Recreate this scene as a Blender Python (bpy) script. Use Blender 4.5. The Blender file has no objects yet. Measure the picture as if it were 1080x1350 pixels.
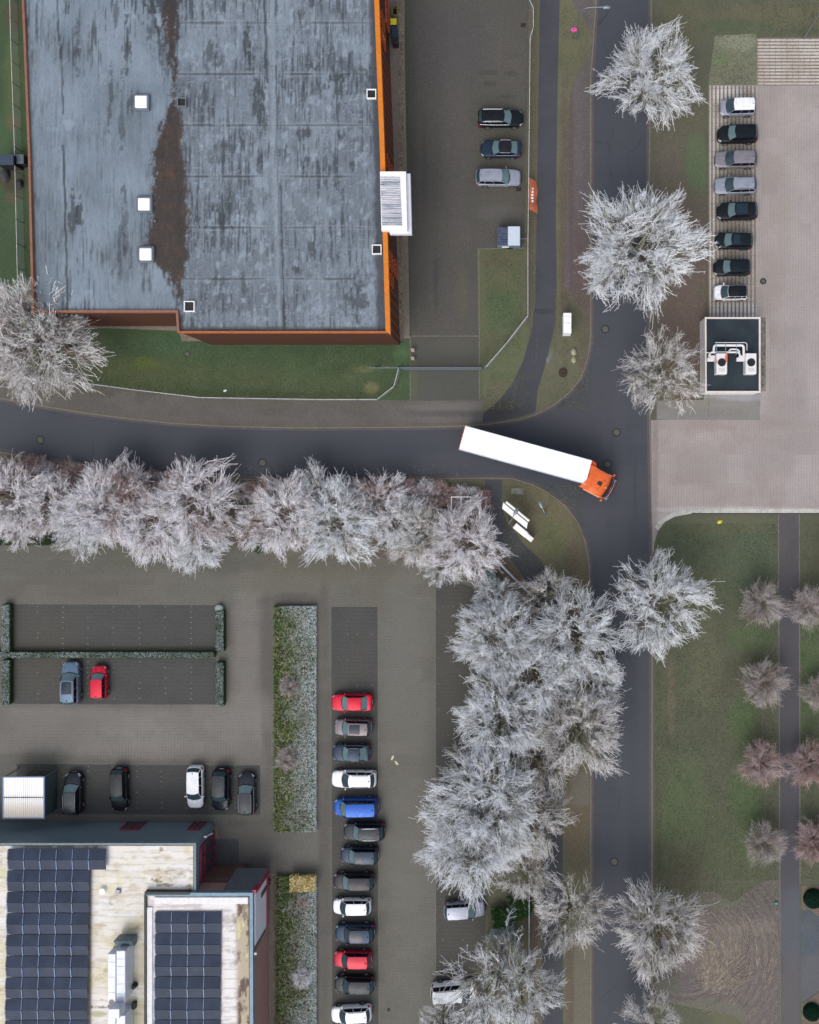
import bpy, bmesh, math, random
import numpy as np
from mathutils import Vector, Matrix
# ------------------------------------------------------------------ camera, world, sun, exposure
S = 12.25                      # photo pixels per metre on the ground
U0, V0, H = 690.0, 620.0, 95.0 # point straight below the drone, flying height
CAM = ((U0-540)/S, (675-V0)/S, H)
scn = bpy.context.scene
cd = bpy.data.cameras.new("camera"); cam = bpy.data.objects.new("camera", cd); scn.collection.objects.link(cam)
cam.location = CAM; cam.rotation_euler = (0, 0, 0)
cd.sensor_fit = 'HORIZONTAL'; cd.sensor_width = 36.0
cd.lens = 36.0*H/(1080/S); cd.shift_x = -(U0-540)/1080; cd.shift_y = -(675-V0)/1080
cd.clip_start = 1.0; cd.clip_end = 6000
scn.camera = cam
SUN_EL, SUN_AZ = math.radians(52), math.radians(200)
wd = bpy.data.worlds.new("World"); scn.world = wd; wd.use_nodes = True
wn = wd.node_tree; bg = wn.nodes['Background']
sk = wn.nodes.new('ShaderNodeTexSky'); sk.sky_type = 'NISHITA'; sk.sun_disc = False
sk.sun_elevation = SUN_EL; sk.sun_rotation = SUN_AZ; sk.dust_density = 4.0; sk.air_density = 1.0; sk.ozone_density = 1.0
hs = wn.nodes.new('ShaderNodeHueSaturation'); hs.inputs['Saturation'].default_value = 0.45
wn.links.new(sk.outputs[0], hs.inputs['Color']); wn.links.new(hs.outputs[0], bg.inputs[0]); bg.inputs[1].default_value = 0.15
sd = bpy.data.lights.new("sun", 'SUN'); so = bpy.data.objects.new("sun", sd); scn.collection.objects.link(so)
sd.energy = 0.6; sd.angle = math.radians(60); sd.color = (1.0, 0.97, 0.93)
so.rotation_euler = Vector((math.sin(SUN_AZ)*math.cos(SUN_EL), math.cos(SUN_AZ)*math.cos(SUN_EL), math.sin(SUN_EL))).to_track_quat('Z', 'Y').to_euler()
so.location = (0, 0, 60)
scn.view_settings.view_transform = 'Standard'; scn.view_settings.look = 'None'
scn.view_settings.exposure = 0.42; scn.view_settings.gamma = 1.0
scn.cycles.max_bounces = 5
GAIN = 1.25                    # rendered value of a white horizontal card
TINT = (1.0, 1.0, 1.0)
# ------------------------------------------------------------------ helpers
COL = scn.collection
R = math.radians
def W(u, v, z=0.1):
    k = z/H
    x = (u-540)/S; y = (675-v)/S
    return (x+(CAM[0]-x)*k, y+(CAM[1]-y)*k, z)
def W2(u, v, z=0.1): return W(u, v, z)[:2]
def lin(c):
    c = c/255.0
    return c/12.92 if c <= 0.04045 else ((c+0.055)/1.055)**2.4
def C(r, g, b):
    return tuple(min(0.9, lin(x)/(GAIN*t)) for x, t in zip((r, g, b), TINT))+(1.0,)
def tag(o, label=None, cat=None, group=None, kind=None):
    if label: o['label'] = label
    if cat: o['category'] = cat
    if group: o['group'] = group
    if kind: o['kind'] = kind
    return o
def empty(name, loc=(0, 0, 0), rz=0.0):
    o = bpy.data.objects.new(name, None); COL.objects.link(o); o.location = loc; o.rotation_euler = (0, 0, rz)
    o.empty_display_size = 0.3
    return o
def mesh_np(name, V, F, mats, parent=None, smooth=False, angle=None, midx=None):
    """V (n,3), F (m,k) same-size faces"""
    V = np.asarray(V, dtype=np.float32); F = np.asarray(F, dtype=np.int32)
    me = bpy.data.meshes.new(name)
    me.vertices.add(len(V)); me.vertices.foreach_set('co', V.ravel())
    k = F.shape[1]
    me.loops.add(F.size); me.loops.foreach_set('vertex_index', F.ravel())
    me.polygons.add(len(F)); me.polygons.foreach_set('loop_start', np.arange(0, F.size, k, dtype=np.int32))
    if midx is not None: me.polygons.foreach_set('material_index', np.asarray(midx, dtype=np.int32))
    me.update(calc_edges=True)
    if smooth: me.polygons.foreach_set('use_smooth', np.ones(len(F), dtype=bool))
    for m in (mats if isinstance(mats, (list, tuple)) else [mats]): me.materials.append(m)
    o = bpy.data.objects.new(name, me); COL.objects.link(o)
    if parent: o.parent = parent
    return o
class MB:
    def __init__(s): s.v = []; s.f = []
    def add(s, vs, fs):
        b = len(s.v); s.v += [tuple(p) for p in vs]; s.f += [tuple(b+i for i in f) for f in fs]; return s
    def box(s, c, d, rz=0.0, M=None):
        x, y, z = [q/2 for q in d]
        vs = [(-x,-y,-z),(x,-y,-z),(x,y,-z),(-x,y,-z),(-x,-y,z),(x,-y,z),(x,y,z),(-x,y,z)]
        if M is not None: vs = [tuple(M @ Vector(p)) for p in vs]
        if rz:
            ca, sa = math.cos(rz), math.sin(rz); vs = [(a*ca-b*sa, a*sa+b*ca, c_) for a, b, c_ in vs]
        vs = [(a+c[0], b+c[1], e+c[2]) for a, b, e in vs]
        return s.add(vs, [(0,3,2,1),(4,5,6,7),(0,1,5,4),(1,2,6,5),(2,3,7,6),(3,0,4,7)])
    def bevbox(s, c, d, b=0.02, rz=0.0):
        x, y = d[0]/2, d[1]/2; z0, z1 = -d[2]/2, d[2]/2
        def ring(i, z): return [(-x+i,-y+b,z),(-x+b,-y+i,z),(x-b,-y+i,z),(x-i,-y+b,z),(x-i,y-b,z),(x-b,y-i,z),(-x+b,y-i,z),(-x+i,y-b,z)]
        vs = ring(0, z0)+ring(0, z1-b)+ring(b, z1)
        ca, sa = math.cos(rz), math.sin(rz)
        vs = [(a*ca-q*sa+c[0], a*sa+q*ca+c[1], e+c[2]) for a, q, e in vs]
        fs = [(i, (i+1)%8, 8+(i+1)%8, 8+i) for i in range(8)]+[(8+i, 8+(i+1)%8, 16+(i+1)%8, 16+i) for i in range(8)]
        fs += [tuple(range(16, 24)), tuple(reversed(range(8)))]
        return s.add(vs, fs)
    def prism(s, pts, z0, z1, inset=0.0):
        n = len(pts); A = sum(pts[i][0]*pts[(i+1)%n][1]-pts[(i+1)%n][0]*pts[i][1] for i in range(n))
        if A < 0: pts = pts[::-1]
        vs = [(p[0], p[1], z0) for p in pts]+[(p[0], p[1], z1) for p in pts]
        fs = [(i, (i+1)%n, n+(i+1)%n, n+i) for i in range(n)]+[tuple(range(n, 2*n)), tuple(reversed(range(n)))]
        return s.add(vs, fs)
    def sheet(s, pts, z):
        n = len(pts); A = sum(pts[i][0]*pts[(i+1)%n][1]-pts[(i+1)%n][0]*pts[i][1] for i in range(n))
        if A < 0: pts = pts[::-1]
        return s.add([(p[0], p[1], z) for p in pts], [tuple(range(n))])
    def tube(s, path, r, n=8, caps=True):
        path = [Vector(p) for p in path]; rr = r if isinstance(r, (list, tuple)) else [r]*len(path)
        vs = []; prev = None
        for i, p in enumerate(path):
            d = (path[min(i+1, len(path)-1)]-path[max(i-1, 0)]).normalized()
            if prev is None:
                a = d.orthogonal().normalized()
            else:
                a = (prev-d*prev.dot(d))
                a = a.normalized() if a.length > 1e-6 else d.orthogonal().normalized()
            prev = a; b = d.cross(a)
            for k in range(n):
                t = 2*math.pi*k/n; vs.append(tuple(p+(a*math.cos(t)+b*math.sin(t))*rr[i]))
        fs = []
        for i in range(len(path)-1):
            for k in range(n): fs.append((i*n+k, i*n+(k+1)%n, (i+1)*n+(k+1)%n, (i+1)*n+k))
        if caps: fs += [tuple(reversed(range(n))), tuple(range((len(path)-1)*n, len(path)*n))]
        return s.add(vs, fs)
    def cyl(s, c, r, h, n=16, r2=None):
        r2 = r if r2 is None else r2
        vs = [(c[0]+r*math.cos(2*math.pi*k/n), c[1]+r*math.sin(2*math.pi*k/n), c[2]) for k in range(n)]
        vs += [(c[0]+r2*math.cos(2*math.pi*k/n), c[1]+r2*math.sin(2*math.pi*k/n), c[2]+h) for k in range(n)]
        return s.add(vs, [(k, (k+1)%n, n+(k+1)%n, n+k) for k in range(n)]+[tuple(range(n, 2*n)), tuple(reversed(range(n)))])
    def dome(s, c, rx, ry, rz, nu=12, nv=5):
        vs = []; fs = []
        for j in range(nv):
            a = math.pi/2*j/nv
            for k in range(nu):
                t = 2*math.pi*k/nu
                vs.append((c[0]+rx*math.cos(a)*math.cos(t), c[1]+ry*math.cos(a)*math.sin(t), c[2]+rz*math.sin(a)))
        vs.append((c[0], c[1], c[2]+rz))
        for j in range(nv-1):
            for k in range(nu): fs.append((j*nu+k, j*nu+(k+1)%nu, (j+1)*nu+(k+1)%nu, (j+1)*nu+k))
        for k in range(nu): fs.append(((nv-1)*nu+k, (nv-1)*nu+(k+1)%nu, nv*nu))
        return s.add(vs, fs)
    def build(s, name, mat, parent=None, smooth=False, loc=None, rz=0.0, angle=35, tri=False):
        me = bpy.data.meshes.new(name); me.from_pydata(s.v, [], s.f)
        for m in (mat if isinstance(mat, (list, tuple)) else [mat]): me.materials.append(m)
        if tri:
            bm = bmesh.new(); bm.from_mesh(me); bmesh.ops.triangulate(bm, faces=[f for f in bm.faces if len(f.verts) > 4]); bm.to_mesh(me); bm.free()
        if smooth:
            me.polygons.foreach_set('use_smooth', [True]*len(me.polygons)); me.set_sharp_from_angle(angle=R(angle))
        me.update()
        o = bpy.data.objects.new(name, me); COL.objects.link(o)
        if parent: o.parent = parent
        if loc is not None: o.location = loc
        o.rotation_euler.z = rz
        return o
# ------------------------------------------------------------------ material builder
class NT:
    def __init__(s, name, rough=0.85, metal=0.0, spec=0.3):
        s.m = bpy.data.materials.new(name); s.m.use_nodes = True; s.t = s.m.node_tree
        s.p = s.t.nodes['Principled BSDF']; s.p.inputs['Roughness'].default_value = rough
        s.p.inputs['Metallic'].default_value = metal; s.p.inputs['Specular IOR Level'].default_value = spec
        s._pos = None; s._obj = None
    def n(s, k): return s.t.nodes.new('ShaderNode'+k)
    def l(s, a, b): s.t.links.new(a, b)
    def pos(s):
        if s._pos is None: s._pos = s.n('NewGeometry').outputs['Position']
        return s._pos
    def obj(s):
        if s._obj is None: s._obj = s.n('TexCoord').outputs['Object']
        return s._obj
    def mp(s, vec, scale=(1, 1, 1), rot=0.0, loc=(0, 0, 0)):
        m = s.n('Mapping'); m.inputs['Scale'].default_value = scale; m.inputs['Rotation'].default_value = (0, 0, rot); m.inputs['Location'].default_value = loc
        s.l(vec, m.inputs[0]); return m.outputs[0]
    def noise(s, scale, detail=4, rough=0.6, vec=None, dist=0.0):
        n = s.n('TexNoise'); n.inputs['Scale'].default_value = scale; n.inputs['Detail'].default_value = detail
        n.inputs['Roughness'].default_value = rough; n.inputs['Distortion'].default_value = dist
        s.l(vec if vec is not None else s.pos(), n.inputs['Vector']); return n.outputs['Fac']
    def ss(s, x, a, b, c=0.0, d=1.0):
        m = s.n('MapRange'); m.interpolation_type = 'SMOOTHSTEP' if True else 'LINEAR'
        m.inputs[1].default_value = a; m.inputs[2].default_value = b; m.inputs[3].default_value = c; m.inputs[4].default_value = d
        if a > b:
            m.inputs[1].default_value = b; m.inputs[2].default_value = a; m.inputs[3].default_value = d; m.inputs[4].default_value = c
        s.l(x, m.inputs[0]); return m.outputs[0]
    def math(s, op, a, b=None):
        m = s.n('Math'); m.operation = op
        for i, q in enumerate((a, b)):
            if q is None: continue
            if isinstance(q, (int, float)): m.inputs[i].default_value = q
            else: s.l(q, m.inputs[i])
        return m.outputs[0]
    def mix(s, a, b, f, mode='MIX'):
        m = s.n('MixRGB'); m.blend_type = mode
        for i, q in ((0, f), (1, a), (2, b)):
            if isinstance(q, (int, float)): m.inputs[i].default_value = q
            elif isinstance(q, tuple): m.inputs[i].default_value = q
            else: s.l(q, m.inputs[i])
        return m.outputs[0]
    def ramp(s, f, stops):
        r = s.n('ValToRGB'); e = r.color_ramp.elements
        while len(e) < len(stops): e.new(0.5)
        for q, (p, c) in zip(e, stops): q.position = p; q.color = c
        s.l(f, r.inputs[0]); return r.outputs[0]
    def blob(s, u, v, ru, rv, rot=0.0, soft=0.5, nz=0.6, nsc=0.35, box=False):
        """soft-edged worn patch, centre and radii in photo pixels on the ground"""
        c = W(u, v)
        d = s.n('VectorMath'); d.operation = 'SUBTRACT'; s.l(s.pos(), d.inputs[0]); d.inputs[1].default_value = (c[0], c[1], 0)
        m = s.mp(d.outputs[0], (1, 1, 0), -rot)
        m2 = s.n('VectorMath'); m2.operation = 'MULTIPLY'; s.l(m, m2.inputs[0]); m2.inputs[1].default_value = (S/ru, S/rv, 0)
        if box:
            sp = s.n('SeparateXYZ'); s.l(m2.outputs[0], sp.inputs[0])
            L = s.math('MAXIMUM', s.math('ABSOLUTE', sp.outputs[0]), s.math('ABSOLUTE', sp.outputs[1]))
        else:
            q = s.n('VectorMath'); q.operation = 'LENGTH'; s.l(m2.outputs[0], q.inputs[0]); L = q.outputs['Value']
        if nz:
            if not hasattr(s, '_bn'): s._bn = {}
            if nsc not in s._bn: s._bn[nsc] = s.math('SUBTRACT', s.noise(nsc, 4, 0.65), 0.5)
            L = s.math('ADD', L, s.math('MULTIPLY', s._bn[nsc], nz*2))
        return s.ss(L, 1.0+soft*0.5, 1.0-soft*0.5)
    def stripes(s, axis, period, duty, brk=0.5, wob=0.02):
        sp = s.n('SeparateXYZ'); s.l(s.pos(), sp.inputs[0])
        x = sp.outputs[axis]
        x = s.math('ADD', x, s.math('MULTIPLY', s.noise(0.8, 2), wob))
        f = s.math('FRACT', s.math('DIVIDE', x, period))
        f = s.math('ABSOLUTE', s.math('SUBTRACT', f, 0.5))
        k = s.ss(f, 0.5*duty+0.06, 0.5*duty-0.06)
        if brk: k = s.math('MULTIPLY', k, s.ss(s.noise(0.9, 5, 0.7), brk-0.18, brk+0.18))
        return k
    def bump(s, f, strength, dist=0.03):
        b = s.n('Bump'); b.inputs['Strength'].default_value = strength; b.inputs['Distance'].default_value = dist
        s.l(f, b.inputs['Height']); s.l(b.outputs[0], s.p.inputs['Normal'])
    def out(s, c):
        if isinstance(c, tuple): s.p.inputs['Base Color'].default_value = c
        else: s.l(c, s.p.inputs['Base Color'])
        return s.m
def K(c, k): return (min(.95, c[0]*k), min(.95, c[1]*k), min(.95, c[2]*k), 1.0)
def ground_mat(name, c0, c1=None, sc=0.25, fine=6.0, fa=0.35, blobs=(), rough=0.9, bump=0.4, extra=None, grit=0.25):
    """two-tone ground with broad mottling, fine grain and soft worn patches"""
    t = NT(name, rough); c1 = c1 or K(c0, 0.8)
    c = t.mix(c0, c1, t.ss(t.noise(sc, 6, 0.62), 0.35, 0.65))
    for b in blobs:
        kw = dict(b[1]) if len(b) > 1 and isinstance(b[1], dict) else {}
        (u, v, ru, rv, colr, st) = b[0]
        c = t.mix(c, colr, t.math('MULTIPLY', t.blob(u, v, ru, rv, **kw), st))
    if extra: c = extra(t, c)
    f = t.noise(fine, 5, 0.75)
    c = t.mix(c, t.mix(K(c0, 0.35), K(c0, 1.9), t.ss(f, 0.3, 0.7)), fa*0.6)
    g = t.noise(fine*4.5, 2, 0.8)
    c = t.mix(c, t.mix((0.01, 0.01, 0.01, 1), (0.5, 0.5, 0.48, 1), t.ss(g, 0.42, 0.6)), grit*0.3)
    t.bump(f, bump); return t.out(c)
def plain(name, c, rough=0.6, metal=0.0, spec=0.4, var=0.15, sc=3.0, coat=0.0):
    t = NT(name, rough, metal, spec)
    if coat: t.p.inputs['Coat Weight'].default_value = coat; t.p.inputs['Coat Roughness'].default_value = 0.05
    f = t.noise(sc, 5, 0.65, t.obj())
    return t.out(t.mix(K(c, 1-var), K(c, 1+var), t.ss(f, 0.3, 0.7)))
GRASS_G, GRASS_D = C(70, 92, 62), C(58, 76, 50)
m_steel = plain('galvanised_metal', C(140, 148, 155), 0.45, 0.6)
m_dark = plain('dark_metal', C(48, 50, 54), 0.5, 0.3)
m_black = plain('black_rubber', (0.012, 0.012, 0.013, 1), 0.8)
m_white = plain('white_paint', (0.8, 0.8, 0.8, 1), 0.4, var=0.05)
m_bluegrey = plain('blue_grey_flashing', C(105, 135, 155), 0.4, 0.1)
m_orange = plain('orange_fascia', C(222, 128, 36), 0.45, var=0.1)
m_brick = plain('stone_kerb', C(126, 118, 112), 0.9, var=0.35, sc=8)
# ================================================================== THE SETTING: ground
def sheet(name, px, z, mat, kind='structure'):
    mb = MB(); mb.sheet([W2(u, v, 0.1) for u, v in px], z)
    o = mb.build(name, mat, tri=True); tag(o, kind=kind); return o
def slab(name, px, z0, z1, mat):
    mb = MB(); mb.prism([W2(u, v, 0.1) for u, v in px], z0, z1)
    o = mb.build(name, mat, tri=True); tag(o, kind='structure'); return o
# far ground to the horizon
m_far = ground_mat('far_ground', C(92, 96, 72), C(74, 82, 56), sc=0.03)
o = MB().sheet([(-3000, -3000), (3000, -3000), (3000, 3000), (-3000, 3000)], -0.06).build('ground', m_far); tag(o, kind='structure')
ASPH = C(71, 74, 83)
def asph_extra(t, c):
    s = t.noise(0.5, 4, 0.6, t.mp(t.pos(), (0.15, 1.0, 1)))
    c = t.mix(c, C(78, 78, 82), t.math('MULTIPLY', t.ss(s, 0.5, 0.75), 0.35))
    c = t.mix(c, C(56, 58, 64), t.math('MULTIPLY', t.ss(t.noise(.35, 6, .75), .55, .72), .45))
    v = t.n('TexVoronoi'); v.feature = 'DISTANCE_TO_EDGE'; v.inputs['Scale'].default_value = .09; d = t.n('VectorMath'); d.operation = 'ADD'; nn = t.n('TexNoise'); nn.inputs['Scale'].default_value = .6; nn.inputs['Detail'].default_value = 5; t.l(t.pos(), nn.inputs['Vector']); t.l(t.pos(), d.inputs[0]); t.l(nn.outputs['Color'], d.inputs[1]); t.l(d.outputs[0], v.inputs['Vector'])
    c = t.mix(c, C(40, 42, 46), t.math('MULTIPLY', t.math('MULTIPLY', t.ss(v.outputs['Distance'], .006, .001), t.ss(t.noise(.12, 3, .6), .5, .6)), .6))
    return c
m_asph = ground_mat('road_asphalt', ASPH, C(67, 70, 79), sc=0.12, fine=10, fa=0.2, grit=0.12, bump=0.15, rough=0.8, extra=asph_extra, blobs=[
    ((819, 594, 14, 19, C(60, 66, 74), 0.8), dict(box=True, soft=0.06, nz=0.02)),
    ((838, 640, 2, 42, C(52, 58, 66), 0.6), dict(box=True, soft=0.4, nz=0.05)),
    ((755, 545, 60, 40, C(78, 77, 82), 0.5), dict(soft=1.0)),
    ((845, 600, 16, 14, C(58, 64, 72), 0.6), dict(box=True, soft=0.1, nz=0.02)),
    ((790, 595, 40, 50, C(74, 76, 84), 0.35), dict(soft=1.0)),
    ((752, 640, 60, 16, C(55, 62, 72), 0.5), dict(soft=0.9, rot=R(-20))),
    ((818, 300, 10, 330, C(73, 76, 84), 0.3), dict(soft=1.0)),
    ((805, 1000, 7, 400, C(60, 63, 72), 0.4), dict(soft=1.0)),
    ((835, 1000, 7, 400, C(60, 63, 72), 0.4), dict(soft=1.0)),
    ((300, 590, 330, 10, C(60, 66, 76), 0.4), dict(soft=1.0, nz=0.3)),
])
sheet('road', [(-2200, -2200), (3700, -2200), (3700, 3700), (-2200, 3700)], 0.0, m_asph)
m_patch = ground_mat('fresh_asphalt_patch', C(58, 63, 71), C(54, 59, 67), sc=0.6, fine=12, fa=0.2, grit=0.1, bump=0.15)
EDGE_N = [(-2000, 200), (-300, 475), (0, 524), (60, 535), (110, 543), (170, 551), (230, 557), (300, 561), (400, 563), (540, 562), (600, 561), (645, 558), (680, 553), (705, 546),
          (730, 533), (750, 517), (765, 498), (774, 472), (778, 445), (778, 250), (778, 100), (781, 60), (785, 0), (788, -2000)]
EDGE_S = [(-2000, 280), (-300, 550), (0, 597), (60, 608), (110, 614), (150, 619), (200, 625), (270, 631), (400, 635), (540, 633), (640, 631), (675, 632), (700, 639), (723, 651), (745, 668), (761, 690), (771, 715), (776, 745), (778, 800), (778, 1350), (778, 3500)]
EDGE_E = [(861, -2000), (860, 0), (857, 250), (858, 560), (861, 700), (861, 1350), (862, 3500)]
m_verge = ground_mat('verge_grass', C(100, 97, 76), C(78, 84, 58), sc=0.3, fine=7, fa=0.5, grit=0.3, blobs=[
    ((755, 30, 16, 60, C(104, 103, 74), 0.8), dict(soft=0.9)),
    ((748, 480, 20, 45, C(104, 105, 84), 0.7), dict(soft=0.9)),
    ((672, 480, 28, 60, C(86, 102, 62), 0.8), dict(soft=0.8, rot=R(-35))),
    ((660, 515, 22, 12, C(110, 102, 80), 0.7), dict(soft=0.9)),
    ((703, 250, 10, 260, C(82, 78, 58), 0.8), dict(soft=0.7)),
    ((770, 400, 10, 90, C(88, 74, 66), 0.8), dict(soft=0.9)),
    ((745, 300, 7, 180, C(84, 66, 60), 0.9), dict(soft=0.7)),
    ((620, 645, 50, 14, C(78, 80, 58), 0.9), dict(soft=0.8)),
    ((715, 690, 50, 60, C(112, 104, 76), 0.8), dict(soft=0.9)),
    ((728, 712, 16, 24, C(96, 108, 56), 0.8), dict(soft=1.0)),
    ((760, 770, 16, 60, C(100, 82, 62), 0.7), dict(soft=0.9)),
    ((700, 1180, 26, 60, C(66, 84, 44), 0.7), dict(soft=0.8)),
    ((704, 1100, 10, 300, C(88, 64, 56), 0.9), dict(soft=0.8, nz=0.9)),
    ((760, 1080, 16, 60, C(104, 84, 66), 0.8), dict(soft=0.8)),
    ((765, 1040, 12, 22, C(112, 106, 98), 0.9), dict(soft=0.3, box=True, nz=0.1)),
    ((768, 1310, 12, 90, C(108, 102, 90), 0.9), dict(soft=0.4, box=True, nz=0.1)),
    ((752, 1300, 5, 90, C(88, 72, 60), 0.9), dict(soft=0.5)),
])
slab('ground_north_west', EDGE_N+[(-2000, -2000)], -0.05, 0.10, m_verge)
slab('ground_south_west', EDGE_S+[(-2000, 3500)], -0.05, 0.10, m_verge)
m_east = ground_mat('east_grass', C(88, 91, 72), C(80, 83, 66), sc=0.14, fine=6, fa=0.4, grit=0.2, blobs=[
    ((900, 300, 36, 270, C(98, 92, 76), 0.7), dict(soft=0.8)),
    ((885, 240, 22, 60, C(104, 94, 84), 0.8), dict(soft=0.9)),
    ((920, 215, 14, 40, C(88, 108, 72), 0.9), dict(soft=0.8)),
    ((918, 325, 30, 60, C(106, 84, 80), 0.8), dict(soft=0.8)),
    ((900, 440, 34, 80, C(110, 88, 84), 0.9), dict(soft=0.7)),
    ((900, 30, 30, 40, C(104, 100, 76), 0.8), dict(soft=1.0)),
    ((1030, 20, 90, 16, C(108, 100, 80), 0.8), dict(soft=1.0)),
    ((970, 35, 40, 10, C(78, 92, 64), 0.9), dict(soft=0.9)),
    ((910, 720, 50, 30, C(78, 92, 68), 0.8), dict(soft=1.0)),
    ((985, 740, 40, 50, C(74, 94, 74), 0.7), dict(soft=1.0)),
    ((960, 690, 60, 14, C(98, 98, 72), 0.8), dict(soft=1.0)),
    ((1000, 900, 60, 30, C(92, 78, 70), 0.5), dict(soft=1.0)),
    ((930, 870, 18, 60, C(112, 108, 84), 0.55), dict(soft=1.0)),
    ((885, 920, 5, 50, C(120, 104, 86), 0.7), dict(soft=0.9)),
    ((980, 950, 16, 30, C(74, 104, 56), 0.8), dict(soft=1.0)),
    ((990, 840, 26, 16, C(84, 104, 66), 0.8), dict(soft=1.0)),
    ((985, 1060, 20, 60, C(76, 106, 60), 0.7), dict(soft=1.0)),
    ((900, 1070, 30, 70, C(86, 104, 66), 0.8), dict(soft=1.0)),
    ((905, 1140, 30, 34, C(104, 96, 76), 0.8), dict(soft=1.0)),
    ((965, 1120, 44, 40, C(88, 100, 68), 0.7), dict(soft=1.0)),
    ((1068, 860, 14, 50, C(70, 96, 52), 0.9), dict(soft=0.8)),
    ((1066, 950, 14, 30, C(68, 88, 52), 0.9), dict(soft=0.8)),
    ((960, 1335, 30, 30, C(104, 102, 76), 0.9), dict(soft=0.8)),
    ((868, 1000, 5, 330, C(80, 84, 60), 0.8), dict(soft=0.8)),
    ((868, 300, 4, 300, C(96, 84, 78), 0.8), dict(soft=0.8)),
])
slab('ground_east', EDGE_E+[(3500, 3500), (3500, -2000)], -0.05, 0.10, m_east)
def strip(name, px, off, w, z0, z1, mat, par=None):
    """kerb: a strip of width w (m) along a pixel polyline, offset to its side"""
    P = [Vector(W2(u, v, 0.1)) for u, v in px]; L = []; Rr = []
    for i, p in enumerate(P):
        a = P[max(i-1, 0)]; b = P[min(i+1, len(P)-1)]; d = (b-a).normalized(); n = Vector((-d.y, d.x))
        L.append(p+n*off); Rr.append(p+n*(off+w))
    mb = MB(); n = len(P)
    vs = [(p.x, p.y, z1) for p in L]+[(p.x, p.y, z1) for p in Rr]+[(p.x, p.y, z0) for p in L]+[(p.x, p.y, z0) for p in Rr]
    fs = []
    for i in range(n-1):
        fs += [(i, i+1, n+i+1, n+i), (i, 2*n+i, 2*n+i+1, i+1), (n+i, n+i+1, 3*n+i+1, 3*n+i)]
    mb.add(vs, fs); o = mb.build(name, mat)
    return tag(o, kind='structure')
strip('kerb', EDGE_N, -0.02, -0.14, -0.05, 0.118, m_brick)
strip('kerb', EDGE_S, 0.02, 0.14, -0.05, 0.118, m_brick)
strip('kerb', EDGE_E, -0.02, -0.14, -0.05, 0.118, m_brick)
# gutter course of setts along the road edge
m_gut = ground_mat('gutter_setts', C(96, 88, 88), C(78, 74, 78), sc=1.2, fine=9, fa=0.5)
strip('gutter', EDGE_N, -0.18, -0.22, -0.05, 0.004, m_gut)
strip('gutter', EDGE_S, 0.18, 0.22, -0.05, 0.004, m_gut)
strip('gutter', EDGE_E, -0.18, -0.22, -0.05, 0.004, m_gut)
# ---- north-west quarter
m_lawn = ground_mat('lawn', C(70, 92, 62), C(60, 78, 52), sc=0.15, fine=6, fa=0.35, grit=0.1, blobs=[
    ((170, 490, 90, 18, C(92, 96, 56), 0.6), dict(soft=1.0)),
    ((250, 500, 120, 16, C(88, 92, 64), 0.5), dict(soft=1.0)),
    ((230, 450, 60, 18, C(62, 96, 68), 0.7), dict(soft=1.0)),
    ((200, 430, 90, 14, C(64, 84, 46), 0.7), dict(soft=1.0)),
    ((190, 478, 16, 8, C(96, 112, 40), 0.7), dict(soft=1.0)),
    ((400, 455, 130, 12, C(50, 76, 50), 0.8), dict(soft=1.0)),
    ((420, 505, 90, 16, C(88, 96, 68), 0.6), dict(soft=1.0)),
    ((490, 512, 8, 8, C(140, 134, 96), 0.8), dict(soft=0.9)),
    ((480, 487, 14, 4, C(120, 116, 84), 0.7), dict(soft=0.9)),
    ((530, 470, 10, 14, C(90, 124, 82), 0.6), dict(soft=1.0)),
    ((300, 521, 240, 4, C(76, 72, 50), 0.6), dict(soft=1.0)),
    ((60, 460, 70, 50, C(98, 98, 86), 0.8), dict(soft=1.0)),
    ((18, 100, 12, 60, C(92, 104, 62), 0.7), dict(soft=1.0)),
    ((18, 20, 12, 20, C(84, 66, 48), 0.8), dict(soft=1.0)),
    ((18, 160, 9, 10, C(112, 92, 70), 0.8), dict(soft=1.0)),
    ((16, 235, 17, 20, C(70, 58, 46), 1.0), dict(soft=0.5, nz=0.9)),
    ((16, 262, 10, 8, C(96, 80, 66), 0.8), dict(soft=1.0)),
])
sheet('lawn', [(-300, -300), (534, -300), (541, 440), (541, 528), (500, 527), (270, 524), (200, 516), (110, 504), (60, 500), (0, 491), (-300, 440)], 0.104, m_lawn)
m_pave1 = ground_mat('gravel_pavement', C(98, 94, 90), C(84, 80, 77), sc=0.3, fine=7, fa=0.35, grit=0.3, blobs=[
    ((590, 536, 60, 6, C(118, 114, 110), 0.7), dict(soft=1.0)), ((590, 553, 60, 4, C(112, 106, 104), 0.6), dict(soft=1.0)),
    ((400, 533, 160, 5, C(90, 88, 72), 0.6), dict(soft=1.0)), ((590, 545, 46, 4, C(78, 76, 76), 0.6), dict(soft=1.0)),
    ((60, 516, 70, 12, C(96, 92, 82), 0.7), dict(soft=1.0)), ((300, 552, 200, 4, C(100, 90, 86), 0.6), dict(soft=1.0))])
sheet('pavement', [(-300, 440), (0, 491), (60, 500), (110, 504), (200, 516), (270, 524), (400, 527), (500, 528), (541, 528), (636, 527), (636, 557), (540, 560.5), (400, 561.5), (300, 559.5), (230, 555.5), (170, 549.5), (110, 541.5), (60, 533.5), (0, 522.5), (-300, 473.5)], 0.108, m_pave1)
def lot_extra(t, c):
    s = t.noise(1.5, 4, 0.7, t.mp(t.pos(), (1.0, 0.12, 1)))
    return t.mix(c, C(92, 88, 82), t.math('MULTIPLY', t.ss(s, 0.5, 0.75), 0.4))
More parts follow.
